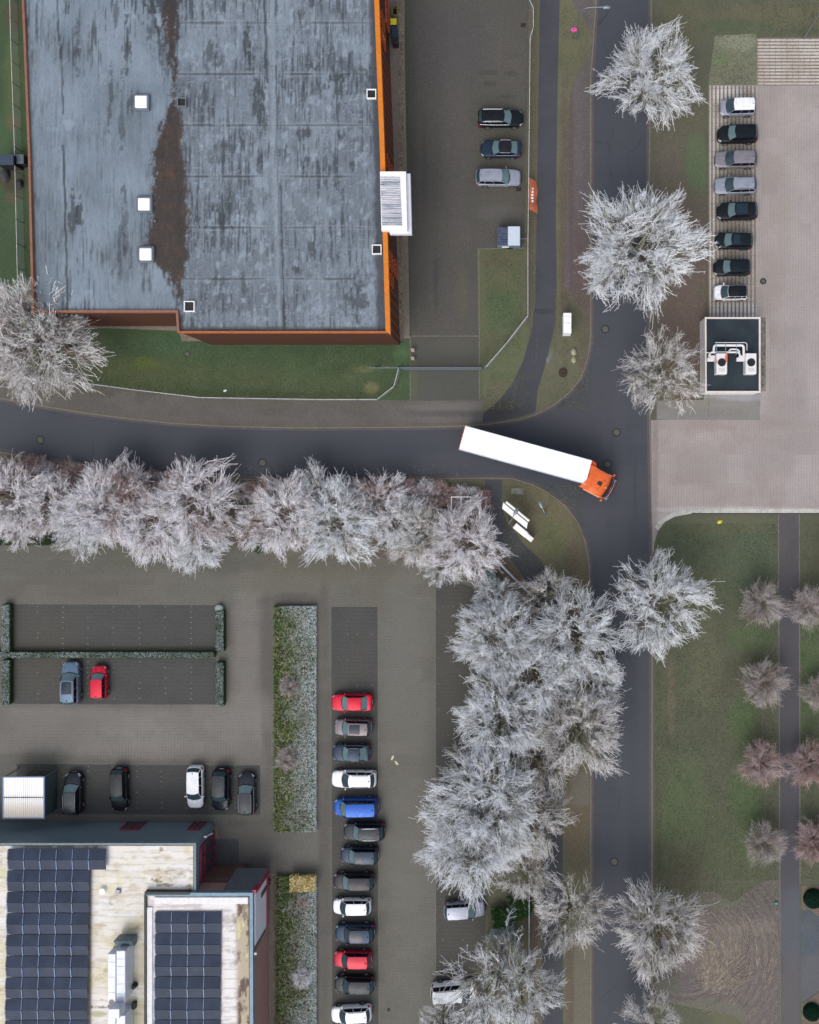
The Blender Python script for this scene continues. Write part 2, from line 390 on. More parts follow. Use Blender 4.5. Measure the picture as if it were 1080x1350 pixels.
m_lot1 = ground_mat('upper_car_park', C(80, 77, 73), C(74, 73, 66), sc=0.16, fine=7, fa=0.4, grit=0.3, extra=lot_extra, blobs=[
    ((660, 200, 40, 100, C(78, 76, 62), 0.6), dict(soft=1.0)),
    ((590, 60, 50, 60, C(72, 70, 74), 0.7), dict(soft=1.0)),
    ((600, 200, 18, 140, C(88, 84, 82), 0.5), dict(soft=1.0)),
    ((560, 210, 4, 60, C(62, 62, 66), 0.7), dict(soft=0.9, nz=0.9)),
    ((540, 150, 8, 180, C(60, 62, 58), 0.7), dict(soft=0.9)),
    ((575, 370, 3, 40, C(58, 58, 60), 0.8), dict(soft=0.9, nz=1.2, nsc=1.5)),
    ((610, 385, 8, 30, C(88, 86, 66), 0.8), dict(soft=1.0)),
    ((655, 280, 30, 9, C(96, 94, 96), 0.5), dict(soft=1.0)),
    ((645, 96, 12, 3, C(52, 50, 50), 0.7), dict(soft=0.9, nz=1.2, nsc=2.0)),
    ((675, 97, 8, 3, C(52, 50, 50), 0.7), dict(soft=0.9, nz=1.2, nsc=2.0)),
    ((645, 110, 9, 3, C(52, 50, 50), 0.7), dict(soft=0.9, nz=1.2, nsc=2.0)),
    ((668, 127, 14, 3, C(52, 50, 50), 0.6), dict(soft=0.9, nz=1.2, nsc=2.0)),
])
sheet('car_park', [(534, -300), (698, -300), (697, 50), (691, 327), (629, 328), (631, 443), (541, 443), (534, 60)], 0.108, m_lot1)
m_drive = ground_mat('driveway', C(80, 80, 74), C(74, 76, 68), sc=0.3, fine=8, fa=0.4, blobs=[((545, 500, 6, 30, C(88, 94, 70), 0.8), dict(soft=1.0)), ((600, 455, 30, 10, C(90, 88, 78), 0.5), dict(soft=1.0))])
sheet('driveway', [(541, 443.6), (631, 443.6), (631.5, 527.4), (541, 527.4)], 0.108, m_drive)
m_lawn2 = ground_mat('patchy_lawn', C(84, 94, 66), C(94, 92, 66), sc=0.25, fine=7, fa=0.35, blobs=[
    ((645, 345, 30, 10, C(96, 86, 66), 0.8), dict(soft=1.0)), ((660, 410, 20, 26, C(70, 94, 60), 0.8), dict(soft=1.0)), ((645, 460, 12, 20, C(86, 84, 58), 0.8), dict(soft=1.0))])
sheet('lawn', [(630, 329), (690.5, 328), (690, 425), (662, 460), (637, 484), (636, 527), (632.5, 527)], 0.108, m_lawn2)
m_path = ground_mat('cycle_path_asphalt', C(71, 73, 80), C(64, 66, 73), sc=0.3, fine=9, fa=0.25, grit=0.15, blobs=[
    ((713, 410, 16, 4, C(50, 50, 54), 0.7), dict(soft=0.5)), ((660, 535, 22, 14, C(54, 50, 50), 0.9), dict(soft=0.8, nz=0.9)),
    ((690, 555, 40, 8, C(72, 70, 74), 0.6), dict(soft=1.0)), ((725, 1250, 8, 100, C(56, 60, 70), 0.5), dict(soft=1.0))])
sheet('cycle_path', [(713, -300), (712, 0), (709, 200), (707, 330), (706, 400), (700, 440), (690, 475), (676, 505), (656, 530), (637, 545), (636.5, 557), (660, 554.5), (690, 548.5), (706, 543),
                     (709, 515), (718, 485), (727, 450), (733, 425), (734, 380), (733, 280), (735, 130), (738, 0), (739, -300)], 0.104, m_path)
m_pave2 = ground_mat('grey_pavement', C(98, 90, 92), C(86, 78, 80), sc=0.6, fine=7, fa=0.4, grit=0.3, blobs=[
    ((764, 380, 14, 80, C(86, 66, 64), 0.9), dict(soft=0.9)), ((772, 200, 4, 140, C(80, 76, 82), 0.7), dict(soft=0.9)), ((753, 220, 4, 150, C(78, 62, 60), 0.8), dict(soft=0.9))])
sheet('pavement', [(776, 72), (770, 84), (758, 102), (751, 125), (749, 200), (747, 300), (745, 380), (776, 420)], 0.104, m_pave2)
sheet('pavement', [(742, -300), (742, -40), (757, 6), (774, 30), (778, 45), (782, 20), (784, -300)], 0.104, m_pave2)
m_gravel = ground_mat('pebble_strip', C(128, 112, 98), C(96, 84, 74), sc=1.2, fine=9, fa=0.9, grit=1.0, bump=0.9)
m_sett = ground_mat('grey_setts', C(116, 118, 118), C(100, 102, 102), sc=1.5, fine=9, fa=0.5)
sheet('paving_slab', [(720, 474), (727, 462), (728, 470), (722, 480)], 0.108, m_sett)
# ---- south-west quarter
def litter_extra(t, c):
    s = t.noise(5.0, 6, 0.8)
    c = t.mix(c, C(150, 128, 120), t.math('MULTIPLY', t.ss(s, 0.58, 0.68), 0.5))
    return t.mix(c, C(34, 38, 30), t.math('MULTIPLY', t.ss(s, 0.45, 0.33), 0.6))
m_litter = ground_mat('leaf_litter', C(94, 78, 66), C(72, 66, 50), sc=0.35, fine=7, fa=0.7, grit=0.6, bump=0.8, extra=litter_extra, blobs=[
    ((335, 700, 14, 18, C(96, 60, 50), 0.9), dict(soft=0.8)), ((70, 712, 70, 8, C(40, 56, 38), 1.0), dict(soft=0.6)),
    ((340, 718, 14, 5, C(44, 60, 36), 1.0), dict(soft=0.6)), ((585, 700, 30, 10, C(96, 76, 50), 0.9), dict(soft=0.9, rot=R(20))),
    ((520, 715, 14, 8, C(44, 56, 50), 0.9), dict(soft=0.9)), ((690, 765, 24, 10, C(104, 70, 54), 0.9), dict(soft=0.7, rot=R(-45)))])
sheet('leaf_litter', [(-300, 556), (0, 601), (60, 611), (110, 617), (150, 622), (200, 628), (270, 634), (320, 636), (324, 648), (400, 650), (540, 646), (600, 655), (628, 672), (650, 715), (680, 748), (698, 774), (690, 800), (640, 800), (634, 770), (600, 755), (530, 740), (480, 730), (320, 722), (130, 719), (0, 719), (-300, 700)], 0.104, m_litter)
LOTC = C(104, 102, 95)
def slabs(t, c, dark, light, sc, st, w=2.6, h=1.3):
    b = t.n('TexBrick'); b.inputs['Scale'].default_value = 1.0; b.inputs['Brick Width'].default_value = w; b.inputs['Row Height'].default_value = h; b.inputs['Mortar Size'].default_value = .015
    b.inputs['Color1'].default_value = (0, 0, 0, 1); b.inputs['Color2'].default_value = (1, 1, 1, 1); b.inputs['Mortar'].default_value = (.2, .2, .2, 1); b.inputs['Bias'].default_value = 0
    t.l(t.pos(), b.inputs['Vector']); return t.mix(c, t.mix(dark, light, b.outputs['Color']), t.math('MULTIPLY', t.ss(t.noise(sc, 4, .6), .42, .6), st))
def lot2_extra(t, c):
    c = slabs(t, c, C(92, 89, 82), C(122, 118, 112), .12, .35)
    c = t.mix(c, C(60, 58, 55), t.math('MULTIPLY', t.ss(t.noise(.9, 6, .8), .62, .75), .5))
    k = t.stripes(1, 0.33, 0.25, 0.5)
    k2 = t.stripes(0, 0.33, 0.22, 0.5)
    reg = t.blob(255, 985, 130, 22, box=True, soft=0.3, nz=0.2)
    c = t.mix(c, C(84, 80, 75), t.math('MULTIPLY', k, 0.35))
    return t.mix(c, C(86, 82, 78), t.math('MULTIPLY', t.math('MULTIPLY', k2, reg), 0.55))
m_lot2 = ground_mat('lower_car_park', LOTC, C(94, 92, 84), sc=0.12, fine=7, fa=0.3, grit=0.25, extra=lot2_extra, blobs=[
    ((190, 962, 180, 28, C(136, 132, 128), 0.9), dict(soft=0.6, box=True, nz=0.3)),
    ((230, 990, 120, 12, C(140, 132, 128), 0.7), dict(soft=0.8)),
    ((325, 860, 16, 110, C(124, 118, 114), 0.9), dict(soft=0.9)),
    ((352, 900, 8, 150, C(84, 80, 76), 0.8), dict(soft=0.9)),
    ((335, 775, 26, 14, C(122, 118, 110), 0.8), dict(soft=1.0, rot=R(45))), ((300, 940, 60, 34, C(128, 124, 118), .7), dict(soft=1.0)), ((330, 1000, 22, 30, C(116, 112, 108), .6), dict(soft=1.0)), ((400, 755, 60, 10, C(118, 115, 104), .6), dict(soft=1.0)), ((60, 960, 60, 30, C(112, 108, 102), .6), dict(soft=1.0)), ((520, 780, 60, 30, C(98, 96, 82), .6), dict(soft=1.0)), ((80, 750, 80, 12, C(78, 76, 68), .6), dict(soft=1.0)),
    ((380, 768, 80, 16, C(102, 100, 88), 0.8), dict(soft=1.0)),
    ((385, 792, 36, 9, C(74, 70, 68), 0.8), dict(soft=1.0)),
    ((160, 735, 160, 12, C(84, 86, 74), 0.8), dict(soft=1.0)),
    ((90, 775, 120, 14, C(88, 84, 78), 0.8), dict(soft=1.0)),
    ((536, 1000, 30, 300, C(114, 112, 106), 0.7), dict(soft=0.9)),
    ((428, 1050, 8, 300, C(84, 80, 76), 0.9), dict(soft=0.7)),
    ((350, 1120, 60, 16, C(106, 102, 98), 0.7), dict(soft=1.0, rot=R(-18))),
    ((340, 1140, 44, 14, C(84, 80, 78), 0.8), dict(soft=1.0)),
    ((30, 1090, 40, 12, C(88, 88, 70), 0.8), dict(soft=1.0)),
    ((200, 1085, 160, 7, C(84, 80, 78), 0.8), dict(soft=1.0)),
    ((430, 745, 90, 16, C(90, 88, 72), 0.8), dict(soft=1.0)),
    ((300, 745, 50, 10, C(80, 80, 70), 0.9), dict(soft=1.0)),
    ((600, 740, 30, 14, C(76, 74, 62), 0.9), dict(soft=1.0)),
])
sheet('car_park', [(-300, 700.5), (0, 719.5), (130, 719.5), (320, 722.5), (480, 730.5), (530, 740.5), (600, 755.5), (634, 770.5), (640, 800.5), (640, 1700), (-300, 1700)], 0.104, m_lot2)
def bay_extra(t, c):
    k = t.stripes(1, 0.42, 0.3, 0.45)
    return t.mix(c, C(54, 54, 54), t.math('MULTIPLY', k, 0.45))
m_bay = ground_mat('parking_bay_paving', C(72, 72, 71), C(64, 65, 65), sc=0.3, fine=7, fa=0.3, grit=0.25, extra=bay_extra, blobs=[
    ((60, 860, 50, 60, C(78, 74, 62), 0.6), dict(soft=1.0)), ((200, 855, 90, 6, C(84, 82, 62), 0.6), dict(soft=1.0)),
    ((608, 900, 30, 140, C(78, 76, 66), 0.8), dict(soft=1.0)), ((60, 1020, 40, 10, C(78, 76, 62), 0.7), dict(soft=1.0)),
    ((468, 1080, 30, 260, C(76, 74, 68), 0.6), dict(soft=1.0)), ((608, 1200, 30, 140, C(78, 74, 66), 0.8), dict(soft=1.0))])
for nm, px in (('a', [(17, 796), (285, 797), (285, 865), (17, 863)]), ('b', [(17, 866), (285, 868), (285, 929), (17, 928)]), ('c', [(22, 1007), (343, 1009), (343, 1074), (22, 1073)]),
               ('d', [(437, 800), (498, 800), (500, 1700), (439, 1700)]), ('e', [(574, 757), (640, 780), (640, 1700), (575, 1700)])):
    sheet('parking_bay', px, 0.108, m_bay)
m_edge = plain('edging_stone', C(118, 114, 104), 0.9, var=0.3, sc=6)
def line(name, pts, w=0.07, z=0.113, mat=None):
    o = strip(name, pts, -w/2, w, z-0.01, z, mat or m_edge); return o
line('edging', [(17, 796), (285, 797)]); line('edging', [(498.5, 800), (500.5, 1700)]); line('edging', [(574, 757), (575, 1700)])
line('edging', [(22, 1007), (343, 1008.5)], 0.05); line('edging', [(437, 799.5), (498, 799.5)], 0.05)
line('edging', [(631.5, 330), (632, 527)], 0.1, 0.116); line('edging', [(541, 443), (631, 443)], 0.09); line('edging', [(541, 528), (636, 527)], 0.12, 0.118, m_gut)
line('edging', [(541, 440), (541, 528)], 0.1, 0.116); line('edging', [(629, 328), (691, 327)], 0.08, 0.116)
line('edging', [(534, -100), (541, 443)], 0.12, 0.116, m_lawn)
# bay marker studs: rows of small pale stones
m_stud = plain('pale_stone', C(165, 155, 120), 0.9, var=0.3)
random.seed(4)
mb = MB()
for x in (50, 83, 116, 150, 184, 218, 252):
    for (a, b) in ((800, 862), (873, 926)):
        for v in np.arange(a, b, 6.9):
            if random.random() < 0.7:
                p = W2(x+random.uniform(-.5, .5), v+random.uniform(-.5, .5)); mb.box((p[0], p[1], 0.112), (0.14, 0.05, 0.008))
for x in (52, 84, 116, 148, 181, 213, 245, 277, 310):
    for v in np.arange(1010, 1071, 6.9):
        if random.random() < 0.75:
            p = W2(x+random.uniform(-.5, .5), v); mb.box((p[0], p[1], 0.112), (0.13, 0.05, 0.008))
for v in np.arange(836, 1345, 33.8):
    for u in np.arange(445, 496, 6.5):
        if random.random() < 0.5:
            p = W2(u, v); mb.box((p[0], p[1], 0.112), (0.1, 0.05, 0.008))
for v in np.arange(800, 1345, 33.8):
    for u in np.arange(578, 636, 6.5):
        if random.random() < 0.35:
            p = W2(u, v); mb.box((p[0], p[1], 0.112), (0.1, 0.05, 0.008))
o = mb.build('bay_marker_stones', m_stud); tag(o, kind='stuff', label='rows of tiny pale stones marking the bays of the lower car park', cat='paving stones')
sheet('cycle_path', [(640, 632.5), (662, 633), (661, 660), (667, 686), (690, 716), (714, 740), (733, 768), (741, 800), (742, 900), (742, 1700), (716, 1700), (714, 1200), (714, 830), (702, 778), (678, 744), (653, 716), (642, 690), (639, 660)], 0.108, m_path)
# ---- east quarter
FR = C(175, 165, 161)
def frost_extra(t, c):
    c = slabs(t, c, C(148, 138, 136), C(186, 178, 178), .15, .5, 1.8, 3.1)
    c = t.mix(c, C(120, 108, 100), t.math('MULTIPLY', t.ss(t.noise(.7, 6, .8), .60, .78), .5))
    k = t.stripes(0, 0.30, 0.32, 0.42); k2 = t.stripes(1, 0.30, 0.25, 0.5)
    c = t.mix(c, C(138, 128, 124), t.math('MULTIPLY', k, 0.5))
    return t.mix(c, C(146, 137, 135), t.math('MULTIPLY', k2, 0.35))
m_frost = ground_mat('frosted_paving', FR, C(150, 138, 136), sc=0.22, fine=8, fa=0.25, grit=0.3, extra=frost_extra, blobs=[
    ((1055, 400, 40, 300, C(172, 166, 166), 0.6), dict(soft=1.0)), ((1020, 300, 20, 200, C(150, 138, 128), 0.6), dict(soft=1.0)),
    ((970, 560, 90, 8, C(150, 138, 132), 0.8), dict(soft=1.0)), ((960, 610, 90, 26, C(150, 140, 140), 0.6), dict(soft=1.0)),
    ((900, 655, 40, 16, C(176, 164, 158), 0.7), dict(soft=1.0)), ((960, 672, 110, 4, C(204, 198, 192), 0.9), dict(soft=0.9)),
    ((1035, 160, 30, 40, C(176, 164, 162), 0.6), dict(soft=1.0)), ((876, 690, 10, 14, C(196, 190, 186), 0.8), dict(soft=1.0, rot=R(40))),
    ((864, 620, 4, 70, C(120, 110, 108), 0.8), dict(soft=1.0)), ((1042, 560, 30, 60, C(140, 132, 130), 0.5), dict(soft=1.0)),
    ((1050, 470, 16, 70, C(136, 132, 134), 0.5), dict(soft=1.0)), ((1008, 470, 6, 60, C(190, 184, 178), 0.8), dict(soft=0.9, nz=0.9))])
sheet('frosted_car_park', [(935, 112), (998, 112), (998, 50), (1600, 50), (1600, 677), (912, 677), (890, 681), (877, 688), (868, 700), (863, 714), (861, 735), (858.5, 560), (858.5, 554), (935, 552)], 0.104, m_frost)
def bayE(axis, per):
    def f(t, c):
        k = t.stripes(axis, per, 0.42, 0.28, 0.03); k2 = t.stripes(1-axis, 0.62, 0.16, 0.5)
        c = t.mix(c, C(78, 66, 54), t.math('MULTIPLY', k, 0.95)); return t.mix(c, C(96, 84, 72), t.math('MULTIPLY', k2, 0.8))
    return f
m_bayE = ground_mat('frosted_grid_paving', C(198, 190, 182), C(158, 146, 134), sc=0.5, fine=7, fa=0.3, grit=0.4, extra=bayE(0, 0.42), blobs=[
    ((970, 280, 26, 110, C(128, 116, 106), 0.7), dict(soft=0.8)), ((955, 125, 20, 12, C(226, 222, 218), 0.9), dict(soft=0.9)),
    ((938, 250, 5, 120, C(208, 200, 190), 0.8), dict(soft=0.9)), ((970, 408, 30, 8, C(214, 212, 214), 0.9), dict(soft=0.9))])
sheet('frosted_parking_bay', [(936, 113), (997.5, 113), (997.5, 418), (936, 418)], 0.108, m_bayE)
m_bayE2 = ground_mat('frosted_ribbed_paving', C(206, 198, 190), C(184, 170, 158), sc=0.35, fine=7, fa=0.3, grit=0.3, extra=bayE(1, 0.36))
sheet('frosted_parking_bay', [(998.5, 50.5), (1600, 50.5), (1600, 111.5), (998.5, 111.5)], 0.108, m_bayE2)
line('edging', [(934.5, 112), (934.5, 552)], 0.08, 0.116); line('edging', [(998, 50), (998, 112)], 0.12, 0.116); line('edging', [(998, 50), (1200, 50)], 0.1, 0.116); line('edging', [(998, 112), (1200, 112)], 0.08, 0.116)
m_frgrass = ground_mat('frosted_grass', C(112, 112, 82), C(96, 100, 74), sc=0.4, fine=5, fa=0.6, grit=0.8, blobs=[
    ((970, 55, 26, 10, C(142, 148, 124), 0.9), dict(soft=0.9, nz=0.9)), ((950, 78, 10, 10, C(90, 116, 60), 0.8), dict(soft=1.0)), ((970, 100, 30, 12, C(84, 86, 62), 0.8), dict(soft=1.0))])
sheet('frosted_verge', [(943, 47), (997.5, 44), (997.5, 111.5), (934, 111.5)], 0.108, m_frgrass)
m_frpatch = ground_mat('frosted_pebbles', C(132, 130, 128), C(116, 112, 104), sc=0.5, fine=8, fa=0.5, grit=0.9, blobs=[
    ((965, 521, 40, 7, C(164, 166, 174), 0.95), dict(soft=0.8, nz=0.9)), ((905, 533, 36, 6, C(138, 130, 112), 0.7), dict(soft=0.9)), ((940, 544, 40, 7, C(112, 108, 104), 0.7), dict(soft=1.0))])
sheet('frosted_pebble_patch', [(866, 528), (928, 527), (929, 516), (1003, 515), (1002, 554), (866, 553)], 0.112, m_frpatch)
sheet('frosted_pebble_strip', [(1001, 418), (1010, 418), (1010, 516), (1001, 516)], 0.108, m_frpatch)
m_path2 = ground_mat('footpath_asphalt', C(88, 83, 84), C(76, 73, 77), sc=0.25, fine=8, fa=0.3, blobs=[
    ((1040, 940, 18, 200, C(66, 66, 74), 0.9), dict(soft=0.9)), ((1041, 1120, 16, 60, C(64, 66, 76), 0.9), dict(soft=0.9)),
    ((1045, 1225, 18, 50, C(84, 90, 100), 0.9), dict(soft=0.5)), ((1045, 1320, 18, 60, C(94, 92, 94), 0.8), dict(soft=0.9))])
sheet('footpath', [(1027, 677.5), (1053.5, 677.5), (1054.5, 1200), (1055, 1700), (1030, 1700), (1029, 1200)], 0.108, m_path2)
strip('rime_edge', [(1200, 674.3), (912, 674.3), (889, 678.5), (875, 686), (866, 697)], -.28, .5, 0.100, 0.1085, ground_mat('rime', C(214, 208, 204), C(170, 162, 158), sc=1.2, fine=9, fa=.6, grit=.6))
line('kerb', [(1026.5, 677.5), (1028.5, 1200), (1029.5, 1700)], 0.1, 0.12); line('kerb', [(1054, 677.5), (1055, 1165)], 0.1, 0.12); line('kerb', [(912, 677), (1200, 677)], 0.1, 0.12, m_dark)
m_dpave = ground_mat('slate_paving', C(84, 90, 98), C(72, 78, 86), sc=0.5, fine=7, fa=0.3, blobs=[((1075, 1290, 26, 36, C(94, 94, 98), 0.95), dict(soft=0.5)), ((1062, 1245, 12, 14, C(76, 86, 94), 0.8), dict(soft=0.3, box=True, nz=0.1))])
sheet('slate_paving', [(1055.5, 1202), (1068, 1200), (1090, 1215), (1300, 1215), (1300, 1318), (1080, 1306), (1058, 1322), (1055.5, 1322)], 0.108, m_dpave)
m_soil = ground_mat('planter_soil', C(112, 92, 78), C(92, 78, 66), sc=0.8, fine=7, fa=0.6, grit=0.5)
for px in ([(1057, 1168), (1300, 1168), (1300, 1214), (1090, 1214), (1068, 1198), (1057, 1198)], [(1058, 1324), (1082, 1308), (1300, 1320), (1300, 1500), (1058, 1500)]):
    sheet('planting_bed', px, 0.109, m_soil)
line('edging', [(1057, 1198), (1068, 1198), (1078, 1206), (1092, 1216)], 0.12, 0.13)
line('edging', [(1058, 1500), (1058, 1324), (1082, 1308)], 0.12, 0.13)
def mulch_extra(t, c):
    w = t.n('TexWave'); w.wave_type = 'RINGS'; w.rings_direction = 'Z'; w.inputs['Scale'].default_value = 0.42; w.inputs['Distortion'].default_value = 5.0; w.inputs['Detail'].default_value = 5; w.inputs['Detail Scale'].default_value = 2.5; w.inputs['Detail Roughness'].default_value = .75
    cc = W(905, 1262); m = t.mp(t.pos(), (1, 1, 0), 0, (-cc[0], -cc[1], 0)); t.l(m, w.inputs['Vector'])
    brk = t.ss(t.noise(.8, 5, .75), .42, .6)
    c = t.mix(c, C(160, 146, 136), t.math('MULTIPLY', t.math('MULTIPLY', t.ss(w.outputs['Fac'], 0.55, 0.85), brk), 0.4))
    c = t.mix(c, C(58, 48, 48), t.math('MULTIPLY', t.math('MULTIPLY', t.ss(w.outputs['Fac'], 0.35, 0.1), t.ss(t.noise(.5, 4, .7), .4, .6)), .5))
    for (u, v, a, b_) in ((955, 1186, 34, 22), (880, 1300, 24, 18), (930, 1326, 60, 13), (905, 1190, 40, 16), (968, 1336, 22, 20)):
        c = t.mix(c, C(94, 96, 74), t.blob(u, v, a*.75, b_*.7, soft=.6, nz=.9, nsc=.9))
    return c
m_mulch = ground_mat('mulch', C(94, 82, 77), C(66, 57, 54), sc=0.3, fine=6, fa=0.6, grit=0.8, bump=1.0, extra=mulch_extra, blobs=[
    ((1005, 1185, 26, 26, C(78, 66, 68), 0.9), dict(soft=0.9)), ((945, 1252, 50, 36, C(130, 116, 108), 0.8), dict(soft=1.0)), ((985, 1225, 34, 10, C(136, 124, 114), 0.7), dict(soft=1.0)), ((985, 1250, 9, 26, C(62, 50, 46), 0.6), dict(soft=1.0)),
    ((925, 1304, 60, 14, C(94, 80, 84), 0.9), dict(soft=1.0)), ((1008, 1310, 20, 44, C(92, 78, 80), 0.8), dict(soft=1.0)), ((930, 1240, 10, 8, C(60, 48, 46), 0.8), dict(soft=1.0))])
sheet('mulch_bed', [(864, 1290), (870, 1235), (890, 1195), (915, 1176), (945, 1176), (965, 1190), (980, 1180), (996, 1168), (1008, 1161), (1027, 1160), (1028, 1700), (1000, 1700), (992, 1362), (970, 1340), (940, 1334), (900, 1326), (866, 1320)], 0.104, m_mulch)
random.seed(8)
mb = MB(); k_ = 0
while k_ < 560:
    rr = random.uniform(2.2, 10.0); a = random.gauss(0, .75); c = W2(905, 1262); x, y = c[0]+rr*math.cos(a), c[1]+rr*math.sin(a)
    if random.random() < .35: c = W2(930, 1310); a = random.uniform(.2, 1.9); rr = random.uniform(1.2, 5.5); x, y = c[0]+rr*math.cos(a), c[1]+rr*math.sin(a); t = a+random.gauss(0, .18); L = random.uniform(.5, 2.4)
    else: t = a+math.pi/2+random.gauss(0, 0.16); L = random.uniform(0.3, 2.0)
    uu = x*S+540; vv = 675-y*S
    if uu < 895 or uu > 1024 or vv < 1196 or vv > 1335: continue
    k_ += 1; dx, dy = math.cos(t)*L/2, math.sin(t)*L/2; ox, oy = -dy*.12, dx*.12
    mb.tube([(x-dx, y-dy, 0.11), (x+ox, y+oy, 0.15+random.uniform(0, .05)), (x+dx, y+dy, 0.11)], random.uniform(.012, .035), 4)
m_stalk = plain('dry_stalks', C(160, 148, 134), 0.9, var=0.3)
tag(mb.build('dry_stalks', m_stalk), 'pale dry stalks and stems strewn across the brown mulch', 'stalks', kind='stuff')
# ================================================================== numpy noise for the roofs
def vn(x, y, sc, seed):
    x = x/sc+1000.0; y = y/sc+1000.0
    xi = np.floor(x).astype(np.int64); yi = np.floor(y).astype(np.int64); fx = x-xi; fy = y-yi
    fx = fx*fx*(3-2*fx); fy = fy*fy*(3-2*fy)
    def h(a, b):
        n = (a*374761393+b*668265263+seed*974634777) & 0xffffffff
        n = ((n ^ (n >> 13))*1274126177) & 0xffffffff
        return ((n ^ (n >> 16)) & 0xffff)/65535.0
    return (h(xi, yi)*(1-fx)+h(xi+1, yi)*fx)*(1-fy)+(h(xi, yi+1)*(1-fx)+h(xi+1, yi+1)*fx)*fy
def fbm(x, y, sx, sy, seed, oct=4):
    s = 0; a = 1; t = 0
    for o in range(oct):
        s = s+a*vn(x/sx*2**o, y/sy*2**o, 1.0, seed+o*17); t += a; a *= 0.55
    return s/t
def sst(x, a, b):
    t = np.clip((x-a)/(b-a), 0, 1); return t*t*(3-2*t)
def painted_roof(name, poly_px, z, step, colfun, mat, parent, origin):
    """roof sheet as a fine grid clipped to its outline; the albedo (membrane sheets, stains, moss) is a colour attribute"""
    P = [W2(u, v, z) for u, v in poly_px]
    xs = np.arange(min(p[0] for p in P), max(p[0] for p in P)+step, step); ys = np.arange(min(p[1] for p in P), max(p[1] for p in P)+step, step)
    X, Y = np.meshgrid(xs, ys); k = z/H
    def inside(px, py):
        r = np.zeros(px.shape, bool); n = len(P)
        for i in range(n):
            x1, y1 = P[i]; x2, y2 = P[(i+1) % n]
            if y1 == y2: continue
            c = ((y1 > py) != (y2 > py)) & (px < (x2-x1)*(py-y1)/(y2-y1)+x1); r ^= c
        return r
    nx = len(xs); ny = len(ys)
    cxm = (X[:-1, :-1]+X[1:, 1:])/2; cym = (Y[:-1, :-1]+Y[1:, 1:])/2
    ins = inside(cxm, cym)
    idx = np.arange(nx*ny).reshape(ny, nx)
    F = np.stack([idx[:-1, :-1], idx[:-1, 1:], idx[1:, 1:], idx[1:, :-1]], -1)[ins]
    gx = (X-CAM[0]*k)/(1-k); gy = (Y-CAM[1]*k)/(1-k); U = gx*S+540; V = 675-gy*S
    col = colfun(U, V, X, Y)
    used = np.unique(F); rm = -np.ones(nx*ny, int); rm[used] = np.arange(len(used))
    Vt = np.stack([X.ravel()-origin[0], Y.ravel()-origin[1], np.full(nx*ny, z)], -1)[used]
    o = mesh_np(name, Vt, rm[F], mat, parent)
    a = o.data.color_attributes.new('albedo', 'FLOAT_COLOR', 'POINT')
    cc = np.ones((len(used), 4), dtype=np.float32); cc[:, :3] = col.reshape(-1, 3)[used]; a.data.foreach_set('color', cc.ravel())
    return o
def attr_mat(name, rough=0.7, fine=8.0, fa=0.3, spec=0.3):
    t = NT(name, rough, 0, spec); a = t.n('Attribute'); a.attribute_name = 'albedo'
    f = t.noise(fine, 4, 0.7); g = t.noise(1.1, 6, 0.7)
    c = t.mix(a.outputs['Color'], (0, 0, 0, 1), t.math('MULTIPLY', t.ss(f, 0.5, 0.3), fa))
    c = t.mix(c, (1, 1, 1, 1), t.math('MULTIPLY', t.ss(f, 0.55, 0.75), fa*0.35))
    return t.out(t.mix(c, (0.02, 0.02, 0.02, 1), t.math('MULTIPLY', t.ss(g, 0.62, 0.75), 0.25)))
def c3(r, g, b): return np.array(C(r, g, b)[:3])
def blend(c, k, m): return c*(1-m[..., None])+k*m[..., None]
